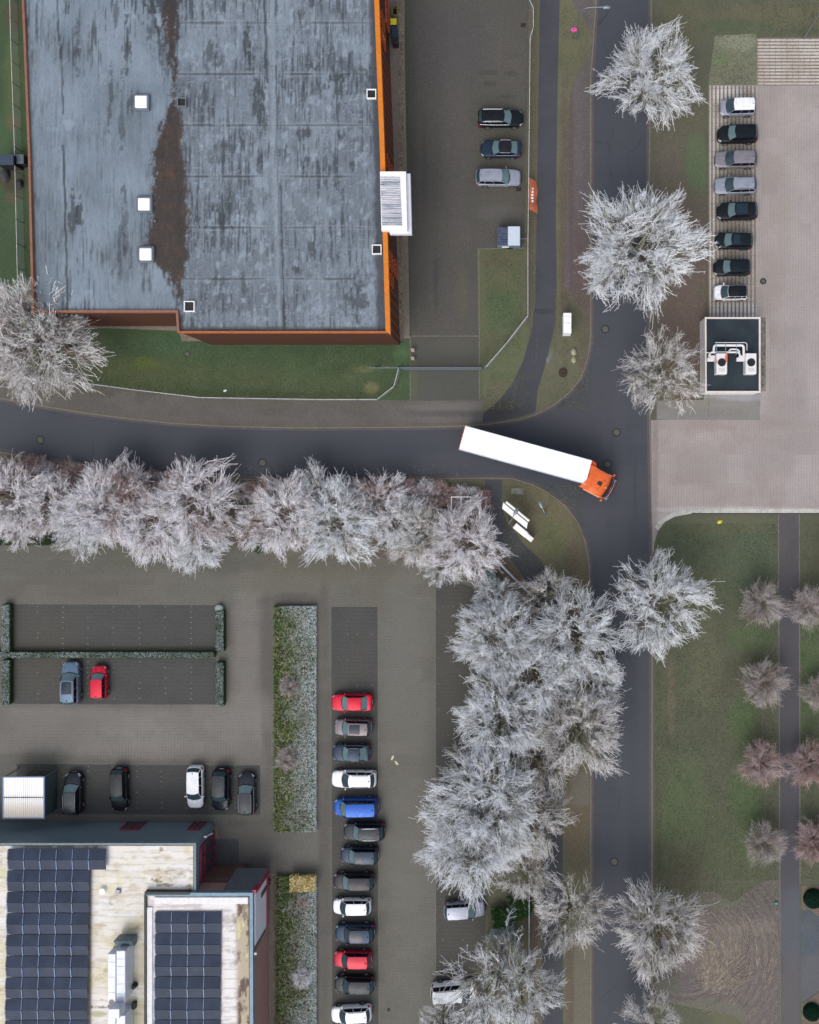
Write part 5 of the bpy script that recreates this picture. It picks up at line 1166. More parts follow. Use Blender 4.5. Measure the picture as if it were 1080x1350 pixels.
mb = cabgrid(sp_rows, True); vs0 = list(mb.v); mb.add([(x_, y_, z_-.06) for x_, y_, z_ in vs0], [f[::-1] for f in mb.f[:16]])
for sg in (1, -1): mb.box((-1.45, sg*1.25, 3.2), (.62, .06, 1.55))
CB(mb).build('roof_spoiler', m_cab, lr, smooth=True, angle=50)
mb = MB(); mb.bevbox((.02, 0, 3.575), (.52, .46, .06), .05); CB(mb).build('roof_hatch', m_trim, lr)
mb = MB(); 
for x_, y_ in ((.42, .42), (.28, .5), (.1, -.55), (-.1, -.6)): mb.cyl((x_, y_, 3.5), .045, .08, 8)
CB(mb).build('roof_stud', plain('dark_red_stud', C(130, 40, 30), .5), lr)
mb = MB(); mb.cyl((.82, -.1, 3.34), .09, .12, 10, .05); CB(mb).build('beacon', plain('amber_lamp', C(250, 210, 150), .3), lr)
mb = MB(); rows = []
for xx, zz in ((.98, 3.0), (1.22, 2.5), (1.42, 1.9)): rows.append([(xx-.16*a*a+.03, a*cw*.9, zz) for a in np.linspace(-1, 1, 9)])
CB(cabgrid(rows, True)).build('windscreen', glass('cab_glass', C(40, 42, 60), .08), lr, smooth=True)
mb = MB(); mb.tube([(1.06-.14*a*a, a*cw*.93, 3.06) for a in np.linspace(-1, 1, 9)], .07, 6); 
for a in np.linspace(-.85, .85, 11): mb.box((1.1-.14*a*a, a*cw*.93, 3.1), (.07, .07, .07))
CB(mb).build('sun_visor', m_trim, lr)
rows = []
for xx, zz in ((1.48, 1.9), (1.62, 1.2), (1.66, .45)): rows.append([(xx-.2*a*a, a*cw*.98, zz) for a in np.linspace(-1, 1, 9)])
mb = cabgrid(rows, True); mb.prism([(.9, -cw*.99), (1.28, -cw*.97), (1.5, 0), (1.28, cw*.97), (.9, cw*.99)], .45, 1.9); CB(mb).build('front_panel', m_cab, lr)
mb = MB(); mb.tube([(1.64-.2*a*a, a*cw*.9, 1.72) for a in np.linspace(-1, 1, 9)], .05, 6); mb.tube([(1.84-.2*a*a, a*cw*.98, .55) for a in np.linspace(-1, 1, 9)], .09, 6); CB(mb).build('bumper_bar', m_chrome, lr)
mb = MB(); mb.tube([(1.72-.2*a*a, a*cw*.8, 1.2) for a in np.linspace(-1, 1, 9)], .16, 6); CB(mb).build('grille', plain('dark_plum_grille', C(70, 24, 44), .4), lr)
for sg in (1, -1):
    mb = MB(); mb.bevbox((1.05, sg*(cw+.26), 2.35), (.22, .26, .75), .05); mb.tube([(1.0, sg*cw, 2.7), (1.05, sg*(cw+.25), 2.72)], .04, 5); CB(mb).build('mirror', m_cab, lr)
    mb = MB(); mb.bevbox((1.34, sg*1.0, 1.0), (.2, .34, .26), .05); CB(mb).build('headlight', m_head, lr)
    mb = MB(); mb.box((.3, sg*(cw+.012), 2.35), (.9, .02, .75)); CB(mb).build('side_window', m_sg, lr)
    mb = MB(); mb.box((-.1, sg*(cw+.04), 3.2), (1.9, .05, .05)); mb.box((-.1, sg*(cw+.06), 1.0), (1.9, .14, .5)); CB(mb).build('side_trim', plain('pale_orange_trim', C(240, 176, 130), .4), lr)
mb = MB(); mb.bevbox((-2.9, 0, .95), (3.4, .95, .35), .04); mb.cyl((-3.3, 0, 1.1), .5, .1, 16); CB(mb).build('tractor_chassis', m_dark, lr)
mb = MB(); mb.prism([(LT/2+.02, -1.2), (LT/2+.35, -1.1), (LT/2+.62, -.6), (LT/2+.72, 0), (LT/2+.7, .6), (LT/2+.5, 1.1), (LT/2+.3, 1.24), (LT/2+.02, 1.24)], 1.7, 3.75); mb.build('refrigeration_unit', paint('deep_orange', C(208, 76, 30), .05), lr)
mb = MB(); mb.box((LT/2+.36, .1, 3.78), (.3, 1.9, .05)); mb.build('unit_grille', m_trim, lr) if False else None
for xx in (.55, -3.1):
    for sg in (1, -1):
        q = Vector((xx, sg*1.05, 0)); q = rot @ q; a = [[], []]
        mb = MB(); pts = [[(xx+.5*math.cos(t_), sg*1.05+o_, .5+.5*math.sin(t_)) for t_ in np.linspace(0, 2*math.pi, 22, endpoint=False)] for o_ in (-.17, .17)]; nn = 22
        mb.add(pts[0]+pts[1], [(i, (i+1) % nn, nn+(i+1) % nn, nn+i) for i in range(nn)]+[tuple(range(nn))[::-1], tuple(range(nn, 2*nn))]); CB(mb).build('wheel', m_tyre, lr)
# ---- small covered trailer in the upper car park
x, y = W2(671, 312.5, 1.2); r = empty('covered_trailer', (x, y, .108), 0); tag(r, 'small trailer, half dark ribbed cover and half pale grey lid', 'trailer')
mb = MB(); mb.bevbox((0, 0, .9), (2.45, 2.0, 1.0), .04); mb.build('body', plain('trailer_side', C(104, 128, 148), .5), r)
mb = MB(); mb.bevbox((.55, .03, 1.47), (1.28, 2.0, .14), .03); mb.build('lid', plain('pale_lid', C(206, 218, 232), .4, var=.04), r)
mb = MB()
for k in range(12): mb.tube([(-1.22, -.92+k*.165, 1.44), (-.1, -.92+k*.165, 1.44)], .075, 6)
mb.box((-.66, 0, 1.41), (1.12, 1.95, .05)); mb.build('ribbed_cover', plain('ribbed_cover', C(74, 86, 112), .45, var=.3), r)
mb = MB(); mb.bevbox((-.35, -1.04, 1.0), (.75, .06, .3), .02); mb.build('side_panel', m_white, r)
for sg in (1, -1): 
    q = MB(); q.tube([(.1, sg*.85, .33), (.1, sg*1.02, .33)], .33, 16); q.build('wheel', m_tyre, r)
mb = MB(); mb.tube([(1.2, 0, .45), (2.0, 0, .45)], .05, 6); mb.build('drawbar', m_steel, r)
# ================================================================== fences, lamps, signs, small things
m_mesh = plain('fence_wire', C(148, 154, 158), .5, .4); m_rail = plain('pale_fence_rail', C(206, 208, 208), .5, .2)
def fence(label, px, h=1.8, dens=.11, group=None, name='mesh_fence', posts=2.5, rail=.03, railm=None, wire=.009, hz=.2):
    P = [Vector(W2(u, v, .1)) for u, v in px]; o = P[0]
    r = empty(name, (o.x, o.y, .1)); tag(r, label, 'fence', group)
    mw = MB(); mr = MB(); 
    for a, b in zip(P[:-1], P[1:]):
        a = a-o; b = b-o; d = b-a; L = d.length; n = max(1, int(L/dens)); ang = math.atan2(d.y, d.x)
        for i in range(n):
            p = a+d*((i+.5)/n); mw.box((p.x, p.y, h/2), (wire, wire, h), ang)
        for k in range(int(h/hz)):
            m_ = (a+b)/2; mw.box((m_.x, m_.y, .1+k*hz), (L, wire, wire*1.6), ang)
        m_ = (a+b)/2; mr.box((m_.x, m_.y, h), (L+rail, rail*2, rail*2), ang)
        k = max(1, int(round(L/posts)))
        for i in range(k+1):
            if i == k and b != P[-1]-o: continue
            p = a+d*(i/k); q = MB(); q.box((0, 0, h/2+.02), (.06, .06, h+.08), ang); q.build('post', m_steel, r, loc=(p.x, p.y, 0))
    mw.build('wire_mesh', m_mesh, r); mr.build('top_rail', railm or m_rail, r); return r
fence('long grey mesh fence between the upper car park and the cycle path', [(697, -80), (697, 10), (703, 22), (703, 48), (699, 60), (696, 330), (696, 420), (668, 456), (641, 487)], 1.9, .10)
fence('low pale mesh fence along the lawn above the curved road', [(-60, 478), (0, 489), (38, 497), (100, 504), (180, 515), (270, 525.5), (420, 528), (500, 528), (522, 511), (528, 488)], 1.5, .14)
fence('thin pale mesh fence close along the west wall of the warehouse', [(21, -80), (24, 60), (29, 200), (34, 420)], 1.4, .2)
fence('thin pale fence hidden among the frosted roadside trees', [(262, 667), (400, 665), (560, 663), (585, 673), (640, 722), (700, 782), (698, 970), (697, 1500)], 1.8, .35, wire=.014, rail=.035, railm=plain('pale_blue_rail', C(196, 208, 222), .5))
# sliding gate
r = empty('sliding_gate', W(490, 487, .1)); tag(r, 'long grey sliding gate across the driveway by the lawn', 'gate')
mb = MB(); L = (634-488)/S; mb.box((L/2, 0, 1.5), (L, .12, .12)); mb.box((L/2+1.4, 0, .25), (L-2.8, .12, .14)); mb.build('gate_frame', plain('gate_steel', C(112, 120, 132), .45, .2), r)
mb = MB()
for i in range(int(L/.12)): 
    if i*.12 > 3: mb.box((i*.12+.06, 0, .85), (.025, .025, 1.25))
mb.build('gate_bars', m_steel, r)
for xx in (.7, 3.1, L*.98):
    mb = MB(); mb.box((xx, .14, .85), (.14, .14, 1.75)); mb.build('post', m_dark, r)
# orange banner on the mesh fence
p = W2(694.5, 258, 1); r = empty('banner', (p[0]+.22, p[1], .1)); tag(r, 'orange banner hanging on the mesh fence beside the silver estate', 'banner')
mb = MB(); n = 10
vs = []
for i in range(n+1):
    for j in range(4): vs.append((.08*math.sin(i*1.1)+.9-.30*j+(.06 if j in (1, 2) else 0), -1.7+3.4*i/n, .25+.5*j))
mb.add(vs, [(i*4+j, (i+1)*4+j, (i+1)*4+j+1, i*4+j+1) for i in range(n) for j in range(3)]); mb.add([(x_+.01, y_, z_) for x_, y_, z_ in vs], [(i*4+j+1, (i+1)*4+j+1, (i+1)*4+j, i*4+j) for i in range(n) for j in range(3)])
mb.build('cloth', plain('orange_banner_cloth', C(232, 130, 90), .7, var=.05), r)
mb = MB()
for k in range(5): mb.box((.36+.0*k, -.7+k*.33, 1.3), (.26, .2, .04))
mb.build('print', m_white, r)
# street lamps
def lamp(base, tipd, h, arm, label, px_anchor=None):
    """base pixel, arm direction (world deg), height, arm length"""
    b = W(*base, .1); r = empty('street_lamp', b, R(tipd)); tag(r, label, 'street lamp', 'street lamps')
    mb = MB(); mb.tube([(0, 0, 0), (0, 0, .9), (0, 0, 1.0), (0, 0, h*.82)], [.10, .10, .065, .055], 10); mb.build('pole', m_steel, r, smooth=True)
    mb = MB(); pts = [(0, 0, h*.82)]+[(arm*.45*(1-math.cos(t_)), 0, h*.82+h*.18*math.sin(t_)) for t_ in np.linspace(.2, math.pi/2, 7)]+[(arm*.9, 0, h)]; mb.tube(pts, .042, 8); mb.build('arm', m_steel, r, smooth=True)
    mb = MB(); mb.dome((arm*.9+.32, 0, h-.02), .42, .19, .13, 12, 4); mb.build('lamp_head', m_steel, r, smooth=True)
    mb = MB(); mb.bevbox((arm*.9+.32, 0, h-.05), (.6, .28, .06), .02); mb.build('lamp_glass', m_white, r)
lamp((760, 50), 2, 6.2, 2.6, 'curved street lamp reaching over the main road at the top edge')
lamp((1060, 50), 88, 6.0, .9, 'short-armed lamp post beside the ribbed frosted paving')
lamp((718, 676), 115, 6.0, 1.0, 'slim lamp with bent arm on the grass corner below the lorry')
lamp((672, 686), 60, 7.5, 1.3, 'lamp post standing between the white sign boards and the dark path')
# balloons / bunch of pink on the lamp post
x, y, _ = W(757, 39, 2.2); r = empty('pink_bow', (x, y, 2.2)); tag(r, 'bright pink bow of ribbons by the curved street lamp', 'bow')
random.seed(5); mb = MB()
for i in range(9): a = i*.7; mb.dome((math.cos(a)*.22, math.sin(a)*.13, 0), .14, .11, .15, 8, 3)
mb.build('ribbons', plain('pink_ribbon', C(232, 90, 170), .6, var=.3, sc=8), r); mb = MB(); mb.tube([(0, 0, -2.1), (0, 0, .05)], .03, 5); mb.build('stick', m_steel, r)
# white sign boards and pylon on the grass corner
def board(u, v, L, wtop, ang, label, h0, h1, tilt=.0):
    x, y, _ = W(u, v, h1); r = empty('sign_board', (x, y, .1), R(ang)); tag(r, label, 'sign', 'white signs on the grass corner')
    mb = MB(); mb.add([(-L/2, -wtop/2, h1), (L/2, -wtop/2, h1), (L/2+tilt, wtop/2, h1), (-L/2+tilt, wtop/2, h1), (-L/2, -wtop/2, h0), (L/2, -wtop/2, h0), (L/2+tilt, wtop/2, h0), (-L/2+tilt, wtop/2, h0)], [(0, 1, 2, 3), (7, 6, 5, 4), (0, 4, 5, 1), (1, 5, 6, 2), (2, 6, 7, 3), (3, 7, 4, 0)])
    mb.build('board', m_white, r)
    for s in (-.32, .32):
        mb = MB(); mb.tube([(s*L, 0, 0), (s*L, 0, h0+.02)], .06, 8); mb.build('post', m_steel, r)
board(680.5, 681, 3.3, .55, -39.5, 'broad white sign board, left one of the crossed pair below the lorry', 1.6, 3.2, -.3)
board(682.5, 674.5, 3.1, .2, -39.5, 'narrow white sign board, right one of the crossed pair below the lorry', 1.8, 3.3)
x, y, _ = W(686.5, 699, 1.6); r = empty('sign_pylon', (x, y, .1), R(-39.5)); tag(r, 'short thick white pylon with a lower white box at its end on the grass corner', 'sign', 'white signs on the grass corner')
MB().bevbox((0, 0, .95), (1.65, .62, 1.9), .03).build('pylon', m_white, r); MB().bevbox((1.25, -.05, .65), (.85, .52, 1.3), .03).build('side_box', m_white, r)
x, y, _ = W(748, 426.5, 1.6); r = empty('sign_pylon', (x, y, .1)); tag(r, 'upright white cabinet standing alone on the verge beside the cycle path', 'sign', )
MB().bevbox((0, 0, .95), (.85, 2.15, 1.9), .04).build('cabinet', m_white, r); MB().bevbox((0, 0, .03), (1.0, 2.3, .1), .03).build('plinth', m_steel, r); q = MB(); q.box((0, 0, 1.903), (.70, .03, .01)); q.box((0, .7, 1.903), (.70, .02, .01)); q.box((.43, 0, .95), (.012, .03, 1.7)); q.build('door_joint', m_steel, r)
# framed cage by the path
x, y, _ = W(608, 664.5, 2.1); r = empty('wire_cage', (x, y, .1)); tag(r, 'white tubular two-bay frame standing on the grass beside the dark path', 'frame shelter')
mb = MB(); a, b, h = 1.02, .75, 2.0
for x_ in (-a, 0, a):
    mb.tube([(x_, -b, h), (x_, b, h)], .05, 6)
    for y_ in (-b, b): mb.tube([(x_, y_, 0), (x_, y_, h)], .045, 6)
for y_ in (-b, b):
    mb.tube([(-a, y_, h), (a, y_, h)], .05, 6); mb.tube([(-a, y_, .5), (a, y_, .5)], .03, 6)
mb.build('frame', m_white, r)
mb = MB(); 
for k in range(3): mb.box((a+.15+k*.2, -.1, 1.3-.3*k), (.14, 1.0, .05))
mb.build('steps', m_steel, r); mb = MB(); mb.box((-.5, 0, .06), (.9, 1.4, .04)); mb.build('floor_mat', plain('cage_floor', C(92, 78, 72), .9), r)
def single(name, label, cat, mb, mat, u, v, z=.108, rz=0., group=None, smooth=False, hz=None):
    x, y, _ = W(u, v, hz if hz is not None else z); o = mb.build(name, mat, None, smooth, (x, y, z), R(rz)); tag(o, label, cat, group); return o
m_iron = plain('cast_iron', C(98, 100, 94), .7, .2, var=.3, sc=9); m_ironr = plain('iron_ring', C(40, 42, 46), .7)
def manhole(u, v, label, z=.004, rr=.33):
    x, y, _ = W(u, v, 0); r = empty('manhole_cover', (x, y, z)); tag(r, label, 'manhole cover', 'manhole covers')
    MB().cyl((0, 0, 0), rr+.14, .008, 24).build('ring', m_ironr, r); g = MB(); g.cyl((0, 0, .008), rr, .008, 24)
    for k in range(-3, 4): g.box((0, k*.08, .018), (2*math.sqrt(max(.01, rr*rr-(k*.08)**2))*.9, .03, .006))
    g.build('lid', m_iron, r)
manhole(53, 580, 'round manhole cover in the road near the left edge'); manhole(346, 610, 'round manhole cover in the road above the hedgerow trees'); manhole(798, 434, 'round manhole cover in the main road beside the white cabinet')
manhole(813, 570, 'round manhole cover in the junction above the lorry cab'); manhole(801, 612, 'round manhole cover just above the lorry cab'); manhole(810, 1136, 'round manhole cover in the lower part of the main road')
manhole(247, 467, 'round cover in the green lawn below the warehouse', .106, .25); manhole(1006, 371, 'faint cover in the frosted car park right of the row of cars', .106, .01+.2)
for i, (u, v, s, lb) in enumerate(((545, 462, .36, 'small stone bollard beside the driveway, upper of two'), (545, 473, .36, 'small stone bollard beside the driveway, lower of two'))):
    mb = MB(); mb.bevbox((0, 0, .3), (s, s, .6), .03); mb.box((0, 0, .61), (s*.5, s*.5, .03)); single('bollard', lb, 'bollard', mb, plain('bollard_stone', C(176, 166, 150), .8), u, v, .1, 0, 'stone bollards by the driveway')
mb = MB(); mb.bevbox((0, 0, .03), (1.35, .7, .06), .01); single('concrete_slab', 'rectangular mottled grey slab set in the grass below the lorry', 'slab', mb, plain('mottled_concrete', C(132, 132, 122), .9, var=.5, sc=9), 682, 647.5, .1)
random.seed(2)
def boulder(L, w_, h_, seed):
    random.seed(seed); mb = MB(); mb.dome((0, 0, 0), L, w_, h_, 12, 5); mb.v = [(x_*(1+random.uniform(-.12, .12)), y_*(1+random.uniform(-.12, .12)), z_) for x_, y_, z_ in mb.v]; return mb
m_stone = plain('pale_boulder', C(160, 158, 130), .9, var=.3, sc=5)
single('boulder', 'pale rounded boulder on the verge, upper of two touching', 'boulder', boulder(.32, .45, .4, 1), m_stone, 756.5, 464, .1, 5, 'boulders on the verge', True); single('boulder', 'pale oblong boulder on the verge, lower of two touching', 'boulder', boulder(.28, .42, .35, 2), m_stone, 756.5, 474, .1, 0, 'boulders on the verge', True)
mb = MB(); mb.cyl((0, 0, 0), .48, .22, 16, .42); mb.cyl((0, 0, .22), .3, .015, 14); single('tree_stump', 'dark ringed tree stump on the verge below the two boulders', 'tree stump', mb, plain('stump_bark', C(66, 56, 46), .9, var=.4, sc=6), 742.5, 491.5, .1)
single('litter_bag', 'crumpled yellow bag lying on the lawn near the frosted kerb', 'bag', boulder(.28, .2, .15, 4), plain('yellow_bag', C(226, 220, 60), .6), 949, 688, .1, 20, None, True)
mb = MB(); mb.dome((0, 0, .12), .15, .15, .15, 12, 5); mb.cyl((0, 0, .0), .1, .12, 12, .15); single('ball', 'turquoise ball on the mulch beside the footpath', 'ball', mb, plain('turquoise', C(60, 190, 180), .4), 1023, 1190, .106, 0, None, True)
for i, (u, v, rz, lb) in enumerate(((517.5, 999, 65, 'small pale scrap on the car park, upper of two'), (523, 1006, -50, 'small pale scrap on the car park, lower of two'))):
    mb = MB(); mb.add([(-.28, -.08, .01), (.1, -.12, .03), (.3, .02, .05), (.05, .12, .02), (-.25, .06, .03)], [(0, 1, 2, 3, 4)]); mb.add([(-.28, -.08, 0), (.1, -.12, .0), (.3, .02, .0), (.05, .12, .0), (-.25, .06, .0)], [(4, 3, 2, 1, 0)]); single('scrap', lb, 'scrap', mb, plain('pale_scrap', C(222, 212, 180), .7), u, v, .108, rz, 'pale scraps on the car park')
mb = MB(); mb.bevbox((0, 0, .05), (.35, .2, .1), .03); single('scrap', 'small white scrap lying on the lawn near the pale fence', 'scrap', mb, m_white, 297, 515, .106, 20)
mb = MB(); mb.bevbox((0, 0, .02), (.3, .3, .04), .01); single('drain_cover', 'tiny square drain cover near the bottom of the car park', 'drain cover', mb, m_ironr, 512.5, 1331.5, .106)
mb = MB(); mb.bevbox((0, 0, .02), (.55, .42, .04), .01); single('drain_cover', 'dark square drain cover right behind the silver estate', 'drain cover', mb, m_ironr, 684, 249.5, .106)
mb = MB(); mb.bevbox((0, 0, .02), (.55, .42, .04), .01); single('drain_cover', 'dark square drain cover near the top of the mesh fence', 'drain cover', mb, m_ironr, 690, 33, .106)
mb = MB(); mb.bevbox((0, 0, .02), (.6, .42, .05), .01); single('paving_tile', 'dark tilted tile on the pebbles beside the office building', 'tile', mb, m_dark, 142.5, 1090, .112, 8)
# wheelie bins and crate by the warehouse
def bin_(u, v, cbody, clid, label):
    x, y, _ = W(u, v, 1); r = empty('wheelie_bin', (x, y, .11)); tag(r, label, 'bin', 'bins by the warehouse wall')
    MB().bevbox((0, 0, .55), (.6, .62, 1.0), .05).build('body', cbody, r); MB().bevbox((0, 0, 1.09), (.66, .68, .1), .04).build('lid', clid, r)
    for s in (-.25, .25): q = MB(); q.tube([(s-.03, .3, .1), (s+.03, .3, .1)], .1, 10); q.build('wheel', m_black, r)
mY = plain('yellow_lid', C(238, 222, 60), .4, var=.05); mBl = plain('dark_blue_bin', C(44, 62, 82), .4)
bin_(519, 29.5, m_dark, mY, 'wheelie bin with bright yellow lid against the warehouse'); bin_(520.5, 39.5, mBl, mBl, 'blue-black wheelie bin just below the yellow one'); bin_(520.5, 47.5, m_dark, mBl, 'dark wheelie bin, middle of the three below the open crate'); bin_(521, 54.5, m_dark, m_dark, 'grey-black wheelie bin, lowest in the line by the warehouse')
x, y, _ = W(521, 15, .6); r = empty('open_crate', (x, y, .11)); tag(r, 'open-topped beige crate with dark inside against the warehouse wall', 'crate')
mb = MB()
for dx, dy, wx, wy in ((-.26, 0, .06, 1.0), (.26, 0, .06, 1.0), (0, .5, .58, .06), (0, -.5, .58, .06)): mb.box((dx, dy, .4), (wx, wy, .8))
mb.build('sides', plain('beige_crate', C(138, 128, 84), .7), r); MB().box((0, 0, .1), (.46, .94, .06)).build('floor', m_black, r)
# sheds west of the warehouse
mSh = plain('slate_blue_roof', C(58, 74, 92), .5, var=.2); mSh2 = plain('grey_felt_roof', C(96, 108, 118), .7, var=.2)
for (u, v, w_, d_, m_, lb, h_) in ((7, 211, 1.95, 1.05, mSh, 'low slate-blue shed roof at the left edge', 1.9), (24.5, 210, 1.3, 1.0, mSh2, 'low grey-lidded bin store between the blue shed and the warehouse', 1.3)):
    x, y, _ = W(u, v, h_); r = empty('bin_store', (x, y, .1)); tag(r, lb, 'bin store', )
    MB().box((0, 0, h_/2), (w_-.1, d_-.1, h_)).build('wall', m_dark, r); MB().bevbox((0, 0, h_+.05), (w_, d_, .1), .03).build('roof', m_, r)
# cycle shelter
HSH = 2.7
x, y = W2(32, 1051, HSH); r = empty('cycle_shelter', (x, y, .1)); tag(r, 'white ribbed translucent shelter roof in a blue-grey frame at the left edge', 'shelter')
w_, d_ = 53/S, 53/S
t = NT('ribbed_sheet', .35, 0, .5); sp = t.n('SeparateXYZ'); t.l(t.obj(), sp.inputs[0])
f = t.math('ABSOLUTE', t.math('SUBTRACT', t.math('FRACT', t.math('DIVIDE', sp.outputs[0], .22)), .5)); k = t.ss(f, .36, .47)
mid = t.ss(t.math('ADD', t.math('ABSOLUTE', t.math('SUBTRACT', sp.outputs[1], 0.02)), t.math('MULTIPLY', t.noise(6, 2, .5, t.mp(t.obj(), (1, .05, 1))), .5)), .62, .3)
t.out(t.mix(t.mix((.86, .86, .86, 1), C(236, 226, 214), t.ss(sp.outputs[1], .3, -1.6)), C(90, 84, 88), t.math('ADD', t.math('MULTIPLY', k, .35), t.math('MULTIPLY', t.math('MULTIPLY', k, mid), .6))))
mb = MB(); n = 20
rws = []
for sgn in (1, -1): mb.box((0, sgn*d_/4, HSH-.02+.03), (w_-.15, d_/2-.05, .03), M=None)
for k_ in range(n+1): mb.box((-w_/2+.1+(w_-.2)*k_/n, 0, HSH+.04), (.03, d_-.15, .03))
mb.build('roof_sheet', t.m, r)
mb = MB(); mb.box((0, .02, HSH+.07), (w_-.1, .06, .03)); mb.build('ridge_bar', m_dark, r)
mb = MB()
for sgn in (1, -1): mb.box((0, sgn*d_/2, HSH), (w_+.12, .12, .16)); mb.box((sgn*w_/2, 0, HSH), (.12, d_-.12, .16))
mb.build('roof_frame', plain('blue_grey_frame', C(92, 120, 156), .4), r)
for sx in (-1, 1):
    for sy in (-1, 0, 1): q = MB(); q.box((sx*(w_/2-.03), sy*(d_/2-.08), HSH/2), (.08, .08, HSH)); q.build('post', m_steel, r)
q = MB(); q.box((w_/2+.02, 0, HSH/2+.1), (.03, d_-.3, HSH-.4)); q.build('side_glazing', plain('green_grey_glazing', C(72, 86, 88), .2), r)
mb = MB(); 
for (u, v) in ((28, 1024), (36, 1023), (52, 1023), (69, 1027)):
    pass
def bicycle(u, v, rz, label, c):
    x, y, _ = W(u, v, .5); r = empty('bicycle', (x, y, .108), R(rz)); tag(r, label, 'bicycle', 'bicycles at the shelter')
    for s in (-.52, .52):
        q = MB(); q.tube([(s+.33*math.cos(a), 0, .34+.33*math.sin(a)) for a in np.linspace(0, 2*math.pi, 19)], .025, 5, False); q.build('wheel', m_black, r)
    q = MB(); q.tube([(-.52, 0, .34), (-.15, 0, .85), (.4, 0, .88), (.52, 0, .34)], .022, 5); q.tube([(-.15, 0, .85), (-.02, 0, .32), (.4, 0, .82)], .022, 5); q.tube([(-.52, 0, .34), (-.02, 0, .32)], .018, 5); q.build('frame', c, r)
    q = MB(); q.tube([(.38, -.28, 1.0), (.42, 0, 1.02), (.38, .28, 1.0)], .02, 5); q.build('handlebar', m_steel, r); q = MB(); q.bevbox((-.2, 0, .95), (.26, .14, .06), .02); q.build('saddle', m_black, r)
bicycle(33, 1028, 60, 'dark bicycle poking out above the white shelter, left of two', m_dark); bicycle(52, 1028, 88, 'silver bicycle poking out above the white shelter, near its right corner', m_steel)
single('locker', 'small grey metal box at the upper right corner of the white shelter', 'box', MB().bevbox((0, 0, .5), (.7, .35, 1.0), .04), m_steel, 69, 1025, .108)
# right edge white framed fence piece
r = empty('white_frame', W(1081, 725, .1)); tag(r, 'white framed panel rising at the right edge beside the lawn', 'frame')
mb = MB(); 
for y_ in (-3.6, 0.2, 3.8): mb.box((.1, y_, 1.2), (.14, .14, 2.4))
mb.box((.1, .1, 2.4), (.16, 7.6, .12)); mb.box((.1, .1, .2), (.12, 7.6, .12)); mb.build('frame', m_white, r); MB().box((.2, .1, 1.3), (.04, 7.4, 2.2)).build('panel', plain('grey_panel', C(150, 142, 146), .6), r)
# dark rubble / boulders west of warehouse
single('boulder', 'dark heap of stone at the left edge below the blue shed', 'boulder', boulder(.5, .8, .6, 7), plain('dark_rock', C(72, 70, 74), .9, var=.4), 8, 232, .1, 0, 'dark rocks west of the warehouse', True)
single('boulder', 'blue-black rock close to the fence below the grey bin store', 'boulder', boulder(.45, .55, .6, 8), plain('dark_rock2', C(52, 58, 66), .9, var=.4), 26, 243, .1, 0, 'dark rocks west of the warehouse', True)
# ================================================================== vegetation
rng = np.random.default_rng(7)
def leaf_soup(P, size, seed=0, flat=.5):
    """random small triangles at points P (n,3)"""
    g = np.random.default_rng(seed); n = len(P)
    a = g.normal(size=(n, 3)); a[:, 2] *= flat; a /= np.linalg.norm(a, axis=1, keepdims=True)
    b = g.normal(size=(n, 3)); b[:, 2] *= flat; b -= a*(a*b).sum(1, keepdims=True); b /= np.linalg.norm(b, axis=1, keepdims=True)
    s = (size*g.uniform(.5, 1.3, n))[:, None]
    V = np.stack([P-a*s, P+b*s*.35, P+a*s, P-b*s*.35], 1).reshape(-1, 3); F = np.arange(n*4).reshape(n, 4); return V, F
def frost_mat(name, frost, wood, lo=.35, hi=.6, sc=.35, fine=2.5, green=None):
    t = NT(name, .85, 0, .2); f = t.noise(sc, 4, .6); g = t.noise(fine, 3, .7)
    fac = t.ss(t.math('ADD', t.math('MULTIPLY', f, .55), t.math('MULTIPLY', g, .45)), lo, hi)
    if green: wood = t.mix(wood, green, t.ss(t.noise(.8, 3, .6), .45, .6))
    return t.out(t.mix(wood, frost, fac))
FROST = (.91, .94, .99, 1)
m_hedgeg = frost_mat('hedge_leaves', C(150, 165, 160), C(52, 76, 40), .5, .8, .3, 3)
m_hedgef = frost_mat('frosted_hedge_leaves', C(178, 192, 192), C(78, 98, 74), .32, .62, .3, 4)
def hedge(label, u0, v0, u1, v1, h, matt, matt2, name='hedge', group='clipped hedges of the lower car park', dens=420):
    a = W2(u0, v0, h*.8); b = W2(u1, v1, h*.8); cx, cy = (a[0]+b[0])/2, (a[1]+b[1])/2; lx_, ly_ = abs(b[0]-a[0]), abs(b[1]-a[1])
    r = empty(name, (cx, cy, .1)); tag(r, label, 'hedge', group)
    MB().box((0, 0, h/2-.04), (lx_-.12, ly_-.12, h-.1)).build('twig_core', plain('hedge_core', C(46, 52, 36), .9), r)
    g = np.random.default_rng(int(u0*7+v0)); n = int((lx_*ly_+(lx_+ly_)*h*2)*dens); P = np.stack([g.uniform(-lx_/2, lx_/2, n), g.uniform(-ly_/2, ly_/2, n), g.uniform(0, h, n)], 1)
    face = g.random(n); tt = lx_*ly_; ss_ = ly_*h; uu = lx_*h; T_ = tt+2*ss_+2*uu
    k = face*T_; top = k < tt; P[top, 2] = h+g.normal(0, .03, top.sum()); q = (k >= tt) & (k < tt+ss_); P[q, 0] = lx_/2; q = (k >= tt+ss_) & (k < tt+2*ss_); P[q, 0] = -lx_/2; q = (k >= tt+2*ss_) & (k < tt+2*ss_+uu); P[q, 1] = ly_/2; q = k >= tt+2*ss_+uu; P[q, 1] = -ly_/2
    P += g.normal(0, .025, P.shape)
    V_, F_ = leaf_soup(P[~top], .07, 1); mesh_np('leaves', V_, F_, matt, r)
    V_, F_ = leaf_soup(P[top], .07, 2); mesh_np('frosted_top', V_, F_, matt2, r); return r
